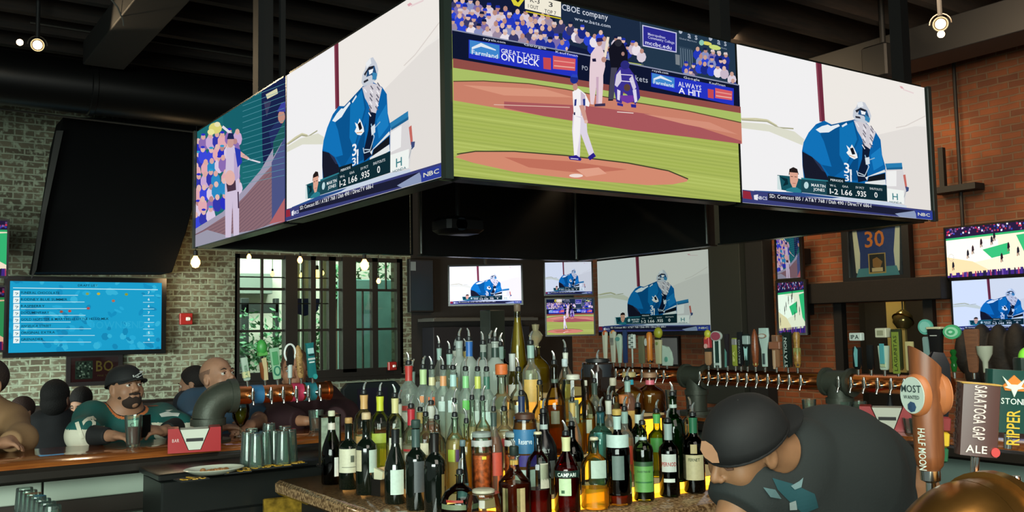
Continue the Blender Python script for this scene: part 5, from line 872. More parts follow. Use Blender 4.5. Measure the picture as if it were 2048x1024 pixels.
# glasses
def pint(root_loc, label, liq=None, lvl=.6, h=.15, r0=.03, r1=.042, group=None, flip=False, name='pint_glass'):
    root = thing(name, label, 'glass', root_loc, 0, group); p = [(0, .0), (r0, 0), (r0+.001, .004), (r1, h), (r1-.002, h), (r0-.002, .012), (0, .012)]
    if flip: p = [(r, h-z) for r, z in p][::-1]
    b = MB(); b.lathe(p, seg=24); b.build('glass_body', glass('#e8f6f0', .04, .05), root)
    if liq: b = MB(); rt = r0+(r1-r0)*lvl-.003; b.lathe([(0, .013), (r0-.003, .013), (rt, lvl*h), (0, lvl*h)], seg=20); b.build('drink', liquid(liq), root)
    return root
gl = [(496, 932), (512, 936), (530, 931), (549, 928), (566, 930), (580, 925), (503, 924), (538, 921), (570, 918)]
for i, (x, y) in enumerate(gl):
    P = onz(x, y, CZt+.002); pint((P.x, P.y, CZt+.0005), ['upturned pint glass at the near left of the cluster on the cooler', 'upturned pint glass second from left in the front of the cluster', 'upturned pint glass in the middle front of the cluster', 'upturned pint glass right of the middle front', 'upturned pint glass near the right front of the cluster', 'upturned pint glass at the right end of the cluster', 'upturned pint glass at the back left of the cluster', 'upturned pint glass at the back middle of the cluster', 'upturned pint glass at the back right of the cluster'][i], group='upturned pint glasses on the black cooler', flip=True, h=.15+(.0 if i != 7 else .02), r0=.026, r1=.036)
P = onz(266, 893, BZ); pint((P.x, P.y, BZ+.0005), 'pint glass of red beer on the bar before the teal jersey', '#b03a1c', .62)
P = onz(632, 861, BZ); pint((P.x, P.y-.0, BZ+.0005), 'short tumbler of amber drink near the man in maroon', '#c8642c', .6, .11, .033, .042)
P = onz(475, 872, BZ); root = thing('beer_goblet', 'stemmed goblet of golden beer before the bald man', 'glass', (P.x, P.y-.05, BZ)); b = MB(); b.lathe([(0, 0), (.036, 0), (.036, .004), (.006, .012), (.005, .05), (.02, .062), (.042, .10), (.045, .14), (.038, .185), (.036, .185), (.043, .14), (.040, .10), (.018, .066), (0, .062)], seg=24); b.build('glass_body', glass('#e8f4ee', .04), root); b = MB(); b.lathe([(0, .067), (.017, .068), (.038, .10), (.041, .14), (.039, .15), (0, .15)], seg=20); b.build('drink', liquid('#a88a1c'), root)
for i, (x, Yp) in enumerate(((1385, 4.4), (1330, 4.5), (1690, 3.2), (1706, 3.1), (1835, 2.62), (1500, 4.2), (1620, 3.6), (1808, 2.75), (1822, 2.68), (1850, 2.55))):
    P = onx(x, 850, 4.18); pint((4.18+(i % 2)*.06, P.y, BZ+.0005), ['clear glass on the right bar just left of the bartender cap', 'clear glass on the right bar behind the emerald bottle', 'clear glass by the second iron pipe support', 'clear glass just right of the second iron pipe support', 'low glass at the near end of the row beside the napkin holder', 'clear glass on the right bar above the bartender cap', 'clear glass on the right bar behind the bartender shoulder', 'short glass first in the row beside the right napkin holder', 'short glass second in the row beside the right napkin holder', 'short glass behind the wooden tap handle'][i], None, .5, .13 if i < 4 or 4 < i < 7 else .07, .03, .038, 'clear glasses along the right bar')
# speed rack of glassware lower left
a = ony(45, 960, 4.30); c_ = ony(108, 1040, 3.7); a.z = c_.z = 0
root = thing('glass_rack', 'steel bottle rail sloping into the lower left corner', 'rack', (0, 0, 0)); b = MB(); u = (c_-a).normalized(); nrm = Vector((-u.y, u.x, 0))
s0, s1 = a-u*.02, c_+u*.3; mid = (s0+s1)/2; ang = math.atan2(u.y, u.x); Rz = Matrix.Rotation(ang, 3, 'Z')
b.box((mid.x, mid.y, .885), ((s1-s0).length, .16, .02), rot=Rz); b.box(mid+nrm*.08+Vector((0, 0, .02)), ((s1-s0).length, .008, .05), rot=Rz); b.box(mid-nrm*.08+Vector((0, 0, .02)), ((s1-s0).length, .008, .05), rot=Rz); b.build('tray', mat('#7a847e', .25, .9), root, smooth=False)
b = MB(); b.box((mid.x, mid.y, .43), ((s1-s0).length*.9, .14, .87), rot=Rz); b.build('cabinet_body', mat('#2a2f2d', .4), root, smooth=False)
for i in range(7):
    P = s0+u*(.07+.085*i); pint((P.x, P.y, .896), 'clear glass number %s from the far end of the steel rail at lower left' % ['one', 'two', 'three', 'four', 'five', 'six', 'seven'][i], None, .5, .11, .03, .038, 'clear glasses on the lower left rail', flip=True)
# red napkin holders
def napkin(P, rz, label, s=1):
    root = thing('napkin_holder', label, 'napkin holder', P, rz); b = MB(); w_, h_, d_ = .23*s, .11*s, .12*s
    b.box((0, 0, .005), (w_, d_, .01)); 
    for sx in (-1, 1):
        b.prism([(sx*w_/2, -d_/2, .01), (sx*w_*.12, -d_/2, .01), (sx*w_*.3, -d_/2, h_), (sx*w_/2, -d_/2, h_)], (0, d_, 0))
    b.build('holder', mat('#a81d22', .3), root, smooth=False)
    b = MB(); b.prism([(-w_*.11, -d_/2-.002, .012), (w_*.11, -d_/2-.002, .012), (w_*.27, -d_/2-.002, h_-.006), (-w_*.27, -d_/2-.002, h_-.006)], (0, d_*.92, 0)); b.build('napkins', mat('#d0d4c4', .8), root, smooth=False)
    b = MB(); b.box((0, -d_/2-.004, h_*.52), (w_*.32, .004, h_*.13)); b.build('slot_shade_strip', mat('#1c1a1a', .6), root, smooth=False)  # dark strip laid on for the shade inside the slot
    b = MB(); b.text('BAR', (-w_*.42, -d_/2-.0015, h_*.45), (1, 0, 0), (0, 0, 1), w_*.13, h_*.14); b.build('lettering', mat('#dcb8b4', .5), root, smooth=False)
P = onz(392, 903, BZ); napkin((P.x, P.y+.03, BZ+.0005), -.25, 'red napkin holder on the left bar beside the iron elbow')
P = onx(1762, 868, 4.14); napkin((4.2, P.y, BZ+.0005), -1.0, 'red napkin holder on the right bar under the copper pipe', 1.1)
b = MB(); b.lathe([(0, 0), (.022, 0), (.02, .05), (.009, .07), (.008, .1), (0, .1)], seg=14); o = b.build('pepper_shaker', black); o.location = (4.32, P.y+.06, BZ+.001); o.scale = (1.3, 1.3, 1.9); tag(o, 'small black bottle behind the right napkin holder', 'bottle')
# ------------------------------------------------------------------ tap towers
def faucet(root, P, out, k=1.0, drop=.11):
    k *= .85; P = Vector(P); out = Vector(out); b = MB()
    b.tube([P-out*.05, P+out*.045*k], .011*k, 10); b.tube([P+out*.0, P+out*.012*k], .02*k, 14)
    b.tube([P+out*.045*k+Vector((0, 0, .035*k)), P+out*.045*k+Vector((0, 0, -.02*k))], .014*k, 12); b.tube([P+out*.045*k+Vector((0, 0, -.015*k)), P+out*.06*k+Vector((0, 0, -.04*k)), P+out*.063*k+Vector((0, 0, -.055*k))], [.010*k, .009*k, .008*k], 10)
    b.tube([P+out*.045*k+Vector((0, 0, .03*k)), P+out*.045*k+Vector((0, 0, .055*k))], [.012*k, .008*k], 10)
    b.build('faucet', chrome, root)
def ringpts(c, a, b_, r, n=14, t0=0, t1=math.pi/2): return [Vector(c)+Vector(a)*math.cos(t0+(t1-t0)*i/n)*r+Vector(b_)*math.sin(t0+(t1-t0)*i/n)*r for i in range(n+1)]
PZ = 1.285
# left tower, pipe along X at y = 4.75
LY = 4.76
x0, x1 = ony(470, 790, LY).x, ony(652, 790, LY).x; lz = ony(560, 786, LY).z
root = thing('tap_tower', 'beer tap tower on the left bar, copper pipe on a black iron elbow', 'tap tower', (x0, LY, BZ)); h0 = lz-BZ; TOWER = root; TL = root
b = MB(); b.tube([(0, 0, h0), (x1-x0, 0, h0)], .047, 24); b.build('copper_pipe', copper, root)
b = MB(); er = .105; b.tube(ringpts((-.03, 0, h0-er), (0, 0, 1), (-1, 0, 0), er), .078, 24); b.tube([(-.035, 0, h0), (-.0, 0, h0)], .086, 24); b.tube([(-.03-er, 0, h0-er), (-.03-er, 0, h0-er-.035)], .086, 24); b.tube([(-.03-er, 0, h0-er-.03), (-.03-er, 0, .01)], .068, 24); b.tube([(-.03-er, 0, .015), (-.03-er, 0, 0)], .11, 24); b.build('iron_elbow', iron, root)
b = MB(); b.tube([(x1-x0, 0, h0), (x1-x0+.02, 0, h0)], .052, 24); b.build('end_cap', copper, root)
LT = [495, 531, 555, 581, 605, 628]
for x in LT: faucet(root, (ony(x, 780, LY).x-x0, -.045, h0-.005), (0, -1, 0), .9)
for x, c_ in ((512, '#2f6c98'), (592, '#c83a5c'), (618, '#2a7c88')): b = MB(); X = ony(x, 775, LY).x-x0; b.lathe([(.0475, -.03), (.049, -.03), (.049, .03), (.0475, .03)], (X, 0, h0), 24, 'X'); b.build('coloured_sleeve', mat(c_, .4), root)
# right tower: three copper runs along Y at x = 4.2
RX = 4.2
def ry(x): return onx(x, 750, RX).y
yA, yB = ry(1212), ry(1856); rz_ = onx(1500, 757, RX).z
root = thing('tap_tower', 'long beer tap tower on the right bar, three copper pipes joined by iron tees', 'tap tower', (RX, yA, BZ)); h0 = rz_-BZ; TR = root
segs = [(ry(1214), ry(1372)), (ry(1412), ry(1652)), (ry(1704), ry(1900))]
for (ya, yb) in segs: b = MB(); b.tube([(0, ya-yA, h0), (0, yb-yA, h0)], .047, 24); b.build('copper_pipe', copper, root)
for (xa, xb) in ((1370, 1414), (1650, 1706)):
    ya, yb = ry(xa), ry(xb); ym = (ya+yb)/2; b = MB(); b.tube([(0, ya-yA, h0), (0, ya-.02-yA, h0)], .074, 24); b.tube([(0, ya-.015-yA, h0), (0, yb+.015-yA, h0)], .062, 24); b.tube([(0, yb+.02-yA, h0), (0, yb-yA, h0)], .074, 24)
    b.tube([(0, ym-yA, h0), (0, ym-yA, .0)], .062, 24); b.tube([(0, ym-yA, h0-.11), (0, ym-yA, h0-.08)], .072, 24); b.tube([(0, ym-yA, .02), (0, ym-yA, 0)], .105, 24); b.build('iron_tee', iron, root)
FA = [1217, 1236, 1250, 1266, 1284, 1302, 1317, 1331, 1346, 1418, 1436, 1455, 1473, 1494, 1512, 1532, 1554, 1576, 1597, 1620, 1695, 1720, 1746, 1773, 1800, 1826, 1852]
for x in FA: faucet(root, (-.045, ry(x)-yA, h0-.005), (-1, 0, 0), .85)
# near tower along X at y = NYp
NY_, NZ = .80, 1.275; nx0 = 1.40
root = thing('tap_tower', 'nearest beer tap tower at the lower right with a big brass coloured elbow', 'tap tower', (nx0, NY_, BZ)); h0 = NZ-BZ; TN = root
b = MB(); b.tube([(.05, 0, h0), (1.5, 0, h0)], .055, 32); b.build('copper_pipe', copper, root)
b = MB(); er = .095; brass = mat('#9a6c34', .3, .9, bump=.08, nscale=20, var=.15); b.tube(ringpts((.0, 0, h0-er), (0, 0, 1), (-1, 0, 0), er, 18), .082, 32); b.tube([(-.0, 0, h0), (.06, 0, h0)], .082, 32); b.tube([(.05, 0, h0), (.075, 0, h0)], .09, 32); b.tube([(-er, 0, h0-er), (-er, 0, 0)], .08, 32); b.build('iron_elbow', brass, root)
NF = [1868, 1915, 1955, 1985, 2018, 2050]
def nxx(x): return ony(x, 930, NY_+.1).x
for x in NF: faucet(root, (nxx(x)-nx0, .05, h0+.0), (0, 1, 0), 1.0)
# ------------------------------------------------------------------ tap handles
def part_empty(name, label, base, yaw_):
    o = bpy.data.objects.new(name, None); col.objects.link(o); o.parent = TOWER; o.location = Vector(base)-TOWER.location; o.rotation_euler = (0, 0, yaw_); o['label'] = label; return o
def handle(label, base, sil, w, h, col_, thick=.5, parts=(), tilt=0, yaw_=0, ferr=True, group=None):
    # sil: list of (half width fraction, height fraction, depth fraction); facing axis -Y local
    root = part_empty('tap_handle', label, base, yaw_)
    if tilt: root.rotation_euler = (0, tilt, yaw_)
    b = MB(); n = len(sil); V = []; seg = 16; fh = .03
    for (hw, z, dd) in sil:
        for j in range(seg):
            a = 2*math.pi*j/seg; ca, sa = math.cos(a), math.sin(a); k = 1/((abs(ca)**6+abs(sa)**6)**(1/6)) if dd >= 0 else 1
            V.append((hw*w/2*ca*k, abs(dd)*w/2*thick*sa*k, fh+z*(h-fh)))
    b.add(V, [(i*seg+j, i*seg+(j+1) % seg, (i+1)*seg+(j+1) % seg, (i+1)*seg+j) for i in range(n-1) for j in range(seg)]+[tuple(reversed(range(seg))), tuple((n-1)*seg+j for j in range(seg))])
    b.build('grip', col_ if not isinstance(col_, str) else mat(col_, .35), root)
    if ferr: b = MB(); b.lathe([(0, 0), (.007, 0), (.0075, fh*.9), (.011, fh), (0, fh)], seg=12); b.build('ferrule', chrome, root)
    for pt in parts:
        k = pt[0]; b = MB()
        if k == 'ball': _, c_, x, z, rx, rz2, ry2 = pt; b.lathe([(math.sin(math.pi*i/10), -math.cos(math.pi*i/10)) for i in range(11)], seg=18); b.v = [(p[0]*rx+x, p[1]*ry2, p[2]*rz2+z) for p in b.v]; b.build('topper', mat(c_, .4), root)
        if k == 'disc': _, c_, x, z, rx, rz2, y_ = pt; b.lathe([(0, -.006), (1, -.006), (1.0, .006), (0, .006)], seg=28, axis='Y'); b.v = [(p[0]*rx+x, p[1]+y_, p[2]*rz2+z) for p in b.v]; b.build('badge', mat(c_, .35), root)
        if k == 'box': _, c_, x, z, bw, bh, y_, dy = pt; b.box((x, y_, z), (bw, dy, bh), bev=min(.003, dy*.3)); b.build('panel', mat(c_, .4), root)
        if k == 'text': _, c_, t_, x, z, tw, th_, y_, vert = pt; b.text(t_, (x, y_, z), (0, 0, -1) if vert == 2 else ((0, 0, 1) if vert else (1, 0, 0)), (1, 0, 0) if vert == 2 else ((-1, 0, 0) if vert else (0, 0, 1)), tw, th_); b.build('lettering', mat(c_, .5), root, smooth=False)
        if k == 'poly': _, c_, pts_, y_, dy = pt; b.prism([(p[0], y_, p[1]) for p in pts_], (0, dy, 0)); b.build('ornament', mat(c_, .35), root, smooth=False)
    return root
SLAB = [(.8, 0, .8), (1, .05, 1), (1, .97, 1), (.96, 1, .9)]; TAPER = [(.5, 0, .5), (.62, .05, .6), (1, .95, 1), (.9, 1, .9)]; ROUND = [(.5, 0, -.5), (.8, .06, -.8), (1, .5, -1), (.8, .9, -.8), (.3, 1, -.3)]; STEM = [(.4, 0, -.4), (.5, .5, -.5), (.4, 1, -.4)]
OV = [(.06*math.cos(a), .06*math.sin(a)) for a in [i*math.pi/8 for i in range(17)]]
def place_left(x, ytop): P = ony(x, 770, LY-.086); zt = ony(x, ytop, LY-.086).z; base = Vector((P.x, LY-.086, lz+.048)); return base, zt-base.z
TOWER = TL
bs, h = place_left(496, 714); handle('slim pale tap handle with cream foot, leftmost on the left tower', bs, SLAB, .034, h, '#a9bfae', .6, [('box', '#cfcf9c', 0, .06, .036, .035, 0, .025), ('text', '#5c8a6a', 'LAGER', .005, h*.3, h*.45, .014, -.014, 1)], tilt=-.16)
bs, h = place_left(531, 680); handle('wood tap handle with a bright green hop top on the left tower', bs, [(.5, 0, .5), (.8, .1, .7), (.95, .6, .8), (.8, .66, .8)], .046, h*.72, '#7a4420', .7, [('ball', '#3f9a44', 0, h*.84, .027, .042, .025), ('poly', '#c8b88c', [(-.01, h*.12), (.012, h*.12), (.012, h*.62), (-.014, h*.6), (-.006, h*.36)], -.0165, .003), ('box', '#5aa850', 0, h*.70, .046, .022, 0, .035)], tilt=-.1)
bs, h = place_left(556, 695); handle('wide mint green tap handle with a dark ring emblem on the left tower', bs, [(.7, 0, .8), (.78, .03, .8), (1, .98, 1), (1, 1, 1)], .052, h, '#8fbf9a', .4, [('box', '#4f9a66', -.002, h*.72, .03, h*.36, -.011, .004), ('disc', '#2f7a62', 0, h*.38, .018, .026, -.007), ('disc', '#8fbf9a', 0, h*.38, .011, .018, -.009)], tilt=-.12)
bs, h = place_left(580, 684); root = handle('black tap handle inside a white oval loop with a silver grip', bs, [(.5, 0, -.5), (.9, .06, -.9), (1, 1, -1)], .026, h*.46, '#b9c8c4', 1, [('poly', '#0d0f0e', [(-.017, h*.44), (.017, h*.44), (.02, h*.6), (.01, h*.86), (0, h*.93), (-.01, h*.86), (-.02, h*.6)], -.008, .016)])
b = MB(); b.tube([Vector((.029*math.sin(a)*(1 if abs(math.cos(a)) < .99 else .9), 0, h*.74-.045*math.cos(a))) for a in [.5+i*(2*math.pi-1.0)/22 for i in range(23)]], .0055, 8); b.build('loop', mat('#dfe6e2', .3), root)
bs, h = place_left(603, 690); handle('carved pale wood bottle shaped tap handle on the left tower', bs, [(.5, 0, -.5), (.9, .08, -.7), (.85, .6, -.7), (1.15, .72, -.8), (.8, .78, -.7), (.7, .92, -.5), (.2, 1, -.2)], .04, h, wood('#b8935c', '#8c683a', .5, 30), 1, [('text', '#6a4a28', 'ALE', .006, h*.25, h*.3, .014, -.0145, 1)], tilt=-.1)
bs, h = place_left(626, 685); handle('broad teal tap handle with white lettering blocks, rightmost on the left tower', bs, [(.8, 0, .8), (1, .08, 1), (.9, .5, 1), (.85, .9, 1), (1.0, 1, 1)], .048, h, '#176e70', .5, [('box', '#a9d4d4', 0, h*.80, .034, h*.14, -.012, .004), ('box', '#0d2c34', 0, h*.70, .03, .008, -.014, .004), ('box', '#b8c8c8', 0, h*.60, .04, .012, -.013, .004), ('box', '#d8e8e4', 0, h*.52, .03, .008, -.013, .004), ('disc', '#2f9a98', .01, h*.16, .012, .014, -.013)], tilt=-.1)
TOWER = TR
def pr(x, ytop, off=.085): P = onx(x, 750, RX-off); zt = onx(x, ytop, RX-off).z; base = Vector((RX-off, P.y, rz_+.045)); return base, zt-base.z
YR = -math.pi/2
def H_(lab, x, ytop, *a, **k): bs, h = pr(x, ytop); a = [q(h) if callable(q) else q for q in a]; return handle(lab, bs, a[0], a[1], h if len(a) < 5 or a[4] is None else h*a[4], a[2], a[3], [p for p in (a[5](h) if len(a) > 5 and False else k.pop('parts', lambda h: [])(h))], yaw_=YR, **k)
H_('tall white tap handle with an orange top at the far end of the copper pipe', 1212, 664, TAPER, .04, '#c9cdb8', .6, parts=lambda h: [('ball', '#c8643a', 0, h*.96, .02, .022, .015)])
H_('white patterned tap handle with an orange tip, second from the far end', 1228, 663, TAPER, .05, '#bfc2b0', .5, parts=lambda h: [('ball', '#d88a50', 0, h*.97, .018, .018, .014), ('box', '#7a7c74', 0, h*.76, .038, .03, -.014, .003), ('box', '#8a8a80', .004, h*.66, .03, .02, -.014, .003)])
H_('white tapering tap handle with a pale teal shoulder', 1241, 668, [(.45, 0, .5), (.6, .3, .6), (1, .8, 1), (.9, .9, .9), (.4, 1, .4)], .048, '#b4cbb8', .7, parts=lambda h: [('disc', '#5f9a94', 0, h*.85, .02, .014, -.016)])
H_('narrow navy blue tap handle', 1252, 660, SLAB, .028, '#243a66', .8)
H_('tap handle with a white maze patterned square head', 1266, 668, STEM, .026, '#a9b8b0', 1, None, parts=lambda h: [('box', '#c8d4cc', 0, h*.78, .056, h*.42, 0, .02)]+[('box', '#4c5a58', (-.012 if i % 2 else .01), h*.62+i*h*.065, .026, .007, -.011, .002) for i in range(6)])
H_('plain olive grey slab tap handle', 1285, 672, SLAB, .05, '#6a6c52', .4)
H_('orange tap handle with a small white side badge', 1301, 664, [(.5, 0, -.5), (.8, .1, -.8), (.75, .5, -.8), (.9, .75, -.9), (.8, .95, -.8), (.4, 1, -.4)], .046, '#c8782c', 1, parts=lambda h: [('disc', '#c4c8c0', -.017, h*.72, .012, .024, -.014), ('box', '#2a1a10', 0, .045, .034, .02, 0, .03)])
H_('cream slab tap handle topped by a green hop cone', 1319, 656, [(.8, 0, .8), (.85, .05, 1), (1, .8, 1), (1, .82, 1)], .05, '#bab892', .5, .84, parts=lambda h: [('ball', '#9a9c2c', 0, h*.88, .031, .036, .025), ('disc', '#1d211c', 0, h*.74, .015, .007, -.013), ('disc', '#7a8a50', 0, h*.62, .008, .01, -.013)])
H_('white half round tap handle on a green foot', 1335, 690, [(.6, 0, .5), (1.6, .05, .6), (1.6, .14, .6), (1.2, .15, .5)], .04, '#24584c', .6, 1, parts=lambda h: [('poly', '#b8cfc0', [(-.034, h*.14), (.04, h*.14), (.046, h*.4), (.036, h*.7), (.012, h*.92), (-.03, h*.99)], -.01, .02), ('disc', '#5a9a88', .006, h*.4, .012, .016, -.011)])
H_('red and yellow fruit topped tap handle at the start of the middle pipe', 1418, 660, [(.6, 0, .6), (1, .1, 1), (1, .6, 1), (.9, .62, 1)], .04, '#a8805c', .6, .66, parts=lambda h: [('ball', '#b8b83a', 0, h*.9, .022, .026, .018), ('box', '#b83a40', 0, h*.68, .042, h*.26, 0, .03), ('disc', '#d8a8a0', 0, h*.6, .012, .014, -.017), ('ball', '#d88a3a', -.004, h*.8, .018, .016, .018)])
r_ = H_('open white frame tap handle with a red oval top', 1436, 661, [(.9, 0, .8), (1, .06, .8), (1, .07, .8)], .05, '#b4c4bc', .4, 1, parts=lambda h: [('disc', '#b8c4bc', 0, h*.86, .042, .03, -.002), ('disc', '#a0485a', 0, h*.86, .036, .024, -.006), ('box', '#b4c4bc', -.021, h*.42, .008, h*.72, 0, .016), ('box', '#b4c4bc', .021, h*.42, .008, h*.72, 0, .016), ('box', '#1c3a34', 0, h*.42, .034, h*.7, .002, .006)])
H_('slim dark tap handle with a blue green blade edge', 1456, 668, TAPER, .03, '#241f24', .8, parts=lambda h: [('poly', '#5a8f86', [(-.012, h*.1), (.0, h*.1), (.004, h*.5), (-.008, h*.6)], -.012, .004)])
H_('yellow green and black striped tap handle', 1472, 676, SLAB, .034, '#8f9a3c', .6, parts=lambda h: [('box', '#8a8a88', 0, h*.88, .035, h*.2, 0, .022), ('text', '#d8d890', 'IPA', .005, h*.3, h*.3, .014, -.0115, 1)])
H_('black slab tap handle with white vertical lettering, next to the yellow one', 1483, 664, SLAB, .036, '#14171a', .6, parts=lambda h: [('text', '#8a9490', 'BREWING', .006, h*.2, h*.6, .013, -.0118, 1)])
H_('black tap handle with a white square head', 1496, 668, TAPER, .04, '#14201e', .6, parts=lambda h: [('box', '#9aaeaa', 0, h*.84, .042, h*.24, -.004, .026), ('poly', '#a9dcd8', [(-.012, h*.66), (-.006, h*.3), (0, h*.5), (.008, h*.3), (.014, h*.66), (.008, h*.6), (0, h*.62), (-.006, h*.6)], -.016, .004)])
H_('pointed red brown wooden tap handle with a gold ferrule', 1512, 658, [(.5, 0, -.5), (.8, .15, -.8), (1, .45, -1), (.8, .8, -.8), (.3, .97, -.3), (.15, 1, -.15)], .044, wood('#6a3820', '#8a4a2a', .3, 20), 1, parts=lambda h: [('box', '#a89a50', 0, .045, .024, .022, 0, .024)])
H_('white paddle shaped tap handle with an oval badge', 1531, 656, [(.5, 0, .5), (.5, .3, .6), (.55, .45, .6), (.85, .65, .7), (1, .8, .8), (.9, 1, .8)], .068, '#b0c8c0', .4, parts=lambda h: [('disc', '#9a7a68', 0, h*.82, .026, .013, -.0125), ('disc', '#c4d0c8', 0, h*.82, .021, .009, -.0145), ('box', '#3a4648', .0, h*.3, .018, .06, -.009, .004)])
H_('copper brown tap handle with a crosspiece block', 1554, 670, SLAB, .042, '#8a6448', .6, parts=lambda h: [('box', '#8f5c44', 0, h*.72, .074, h*.2, 0, .035), ('box', '#7a5844', 0, h*.9, .04, h*.16, 0, .026), ('box', '#b89a7c', -.004, h*.34, .016, h*.5, -.014, .003)])
H_('black slab tap handle with white vertical letters on the middle pipe', 1577, 664, SLAB, .052, '#12211c', .5, parts=lambda h: [('text', '#c4d0c8', 'STATION', .008, h*.14, h*.72, .018, -.0145, 1), ('box', '#3a5248', -.016, h*.5, .006, h*.8, -.014, .003)])
H_('gold and brown ringed wooden tap handle, last on the middle pipe', 1596, 664, [(.6, 0, -.6), (.9, .1, -.9), (1, .3, -1), (.7, .5, -.7), (.9, .75, -.9), (1, .9, -1), (.7, 1, -.7)], .04, wood('#a8823c', '#7a5428', .35, 24), 1, parts=lambda h: [('box', '#8a8c50', 0, h*.5, .03, h*.24, 0, .03), ('box', '#2a1a10', 0, .045, .03, .012, 0, .03)])
H_('black tap handle under a white sign lettered IPA', 1717, 665, [(.6, 0, .6), (1, .1, 1), (.9, .7, 1), (.9, .78, 1)], .05, '#0f1314', .5, .8, parts=lambda h: [('box', '#c4d0c8', 0, h*.90, .07, h*.19, 0, .03), ('text', '#1d2a28', 'IPA', -.023, h*.85, .046, h*.1, -.0165, 0), ('poly', '#6aa8a8', [(-.006, h*.2), (.006, h*.2), (.01, h*.6), (-.004, h*.68), (-.012, h*.5)], -.0155, .004)])
H_('slim plain black tap handle beside the IPA handle', 1743, 690, SLAB, .034, '#101213', .7)
H_('tapering white and teal tap handle with a square carved head', 1770, 655, [(.5, 0, .5), (.6, .04, .6), (.8, .74, .8), (.8, .76, .8)], .066, '#b4c8b4', .6, .78, parts=lambda h: [('box', '#c0bfa4', 0, h*.89, .06, h*.2, 0, .045), ('box', '#4a9aa0', 0, h*.46, .026, h*.42, -.0165, .004), ('box', '#a8b890', 0, .055, .032, .026, 0, .03), ('box', '#8f8f74', .0, h*.89, .035, h*.1, -.0235, .003)])
H_('dark slab tap handle with yellow green vertical lettering', 1797, 658, SLAB, .052, '#2a3018', .5, parts=lambda h: [('box', '#7a8a34', 0, h*.5, .038, h*.88, -.0135, .002), ('text', '#2a3414', 'LAGUNITAS', .008, h*.12, h*.74, .018, -.0155, 1)])
H_('plain cream slab tap handle nearest the wooden foreground handle', 1822, 683, SLAB, .038, '#b8ac78', .6)
H_('teal disc topped grey tap handle behind the big wooden handle', 1858, 640, [(.5, 0, .5), (.8, .3, .6), (1, .8, .7), (.8, .84, .6)], .046, '#7a9490', .5, .82, parts=lambda h: [('disc', '#5fae9c', -.004, h*.88, .036, .036, 0), ('disc', '#86c4b4', -.004, h*.88, .026, .026, -.004)])
H_('black tap handle shaped like a stout glass with a cream top', 1876, 655, [(.6, 0, .6), (.7, .1, .7), (.85, .7, .9), (1, .9, 1), (1, 1, 1)], .07, '#0e0e10', .6, parts=lambda h: [('box', '#cfc9a0', 0, h*.99, .072, .012, 0, .045), ('box', '#b8b8b0', 0, h*.84, .035, .005, -.022, .003)])
H_('green glass lollipop tap handle with a pale swirled disc', 1909, 650, [(.3, 0, -.3), (.5, .2, -.5), (.35, .3, -.35), (.55, .42, -.55), (.3, .5, -.3), (.5, .62, -.5), (.3, .7, -.3)], .06, glass('#3aa04a', .05, .45), 1, .72, parts=lambda h: [('disc', '#4fae78', 0, h*.87, .042, .033, 0), ('disc', '#a4dcb8', 0, h*.87, .031, .023, -.004), ('disc', '#4fae78', 0, h*.87, .02, .014, -.007), ('disc', '#b8e4c8', 0, h*.87, .009, .006, -.010)])
H_('plain brown wooden tap handle behind the red brown lettered one', 1948, 658, TAPER, .07, wood('#6a4430', '#7f5238', .5, 14), .4, tilt=.0)
H_('white goblet shaped tap handle at the far right', 1972, 692, [(.3, 0, -.3), (.35, .4, -.35), (.9, .7, -.9), (1, 1, -1)], .07, '#a8ac98', 1)
# near handles
TOWER = TN
def hn(x, ybot, ytop, Yp=NY_+.095): P = ony(x, ybot, Yp); T = ony(x, ytop, Yp); return Vector((P.x, Yp, P.z)), T.z-P.z
def tilted(root, deg): root.rotation_euler = (0, math.radians(deg), root.rotation_euler[2])
YN = -.55
bs, h = hn(1862, 965, 690)
oak = wood('#824a28', '#66381c', .4, 10, (6, 6, 1))
root = part_empty('tap_handle', 'largest wooden tap handle in the foreground with round white badges on both sides', bs, YN)
w_ = .05; V = []; b = MB(); secs = [(.6, 0), (.85, .04), (.95, .12), (1, .5), (1.02, .75)]; n = 20
for (k, z) in secs+[(1.04, .95)]:
    for j in range(n):
        a = 2*math.pi*j/n; zz = .02+z*(h-.02)
        if z == .95: zz = .02+(h-.02)*(.90-.1*math.cos(a)*1.0)
        V.append((w_/2*k*math.cos(a), w_/2*k*.9*math.sin(a), zz))
b.add(V, [(i*n+j, i*n+(j+1) % n, (i+1)*n+(j+1) % n, (i+1)*n+j) for i in range(5) for j in range(n)]+[tuple(reversed(range(n))), tuple(5*n+j for j in range(n))]); b.build('grip', oak, root)
for sx, an in ((-1, math.pi*1.12), (1, .05)):
    d_ = Vector((math.cos(an), math.sin(an), 0)); R_ = d_.to_track_quat('Z', 'Y').to_matrix(); c_ = d_*.012+Vector((0, 0, h*.64))
    b = MB(); b.lathe([(0, 0), (.022, 0), (.028, .006), (.028, .014), (.025, .019), (0, .019)], c_, 32, rot=R_, sy=1.25); k = b.build('badge_rim', mat('#a8643a', .35), root)
    b = MB(); b.lathe([(0, .019), (.0240, .019), (.0240, .021), (0, .021)], c_, 32, rot=R_, sy=1.25); b.build('badge_face', mat('#b4c0b4' if sx < 0 else '#b8744a', .35), root)
    if sx < 0:
        side = Vector((0, 0, 1)).cross(d_); b = MB(); o_ = c_+d_*.0225; b.text('MOST', o_-side*.020+Vector((0, 0, .005)), side, (0, 0, 1), .040, .012); b.text('WANTED', o_-side*.016+Vector((0, 0, -.006)), side, (0, 0, 1), .032, .006); b.build('badge_lettering', mat('#2c3c3c', .5), root, smooth=False); b = MB(); b.lathe([(0, 0), (.009, 0), (0, .001)], o_+Vector((0, 0, -.019)), 7, rot=R_); b.build('badge_emblem', mat('#2a4460', .5), k)
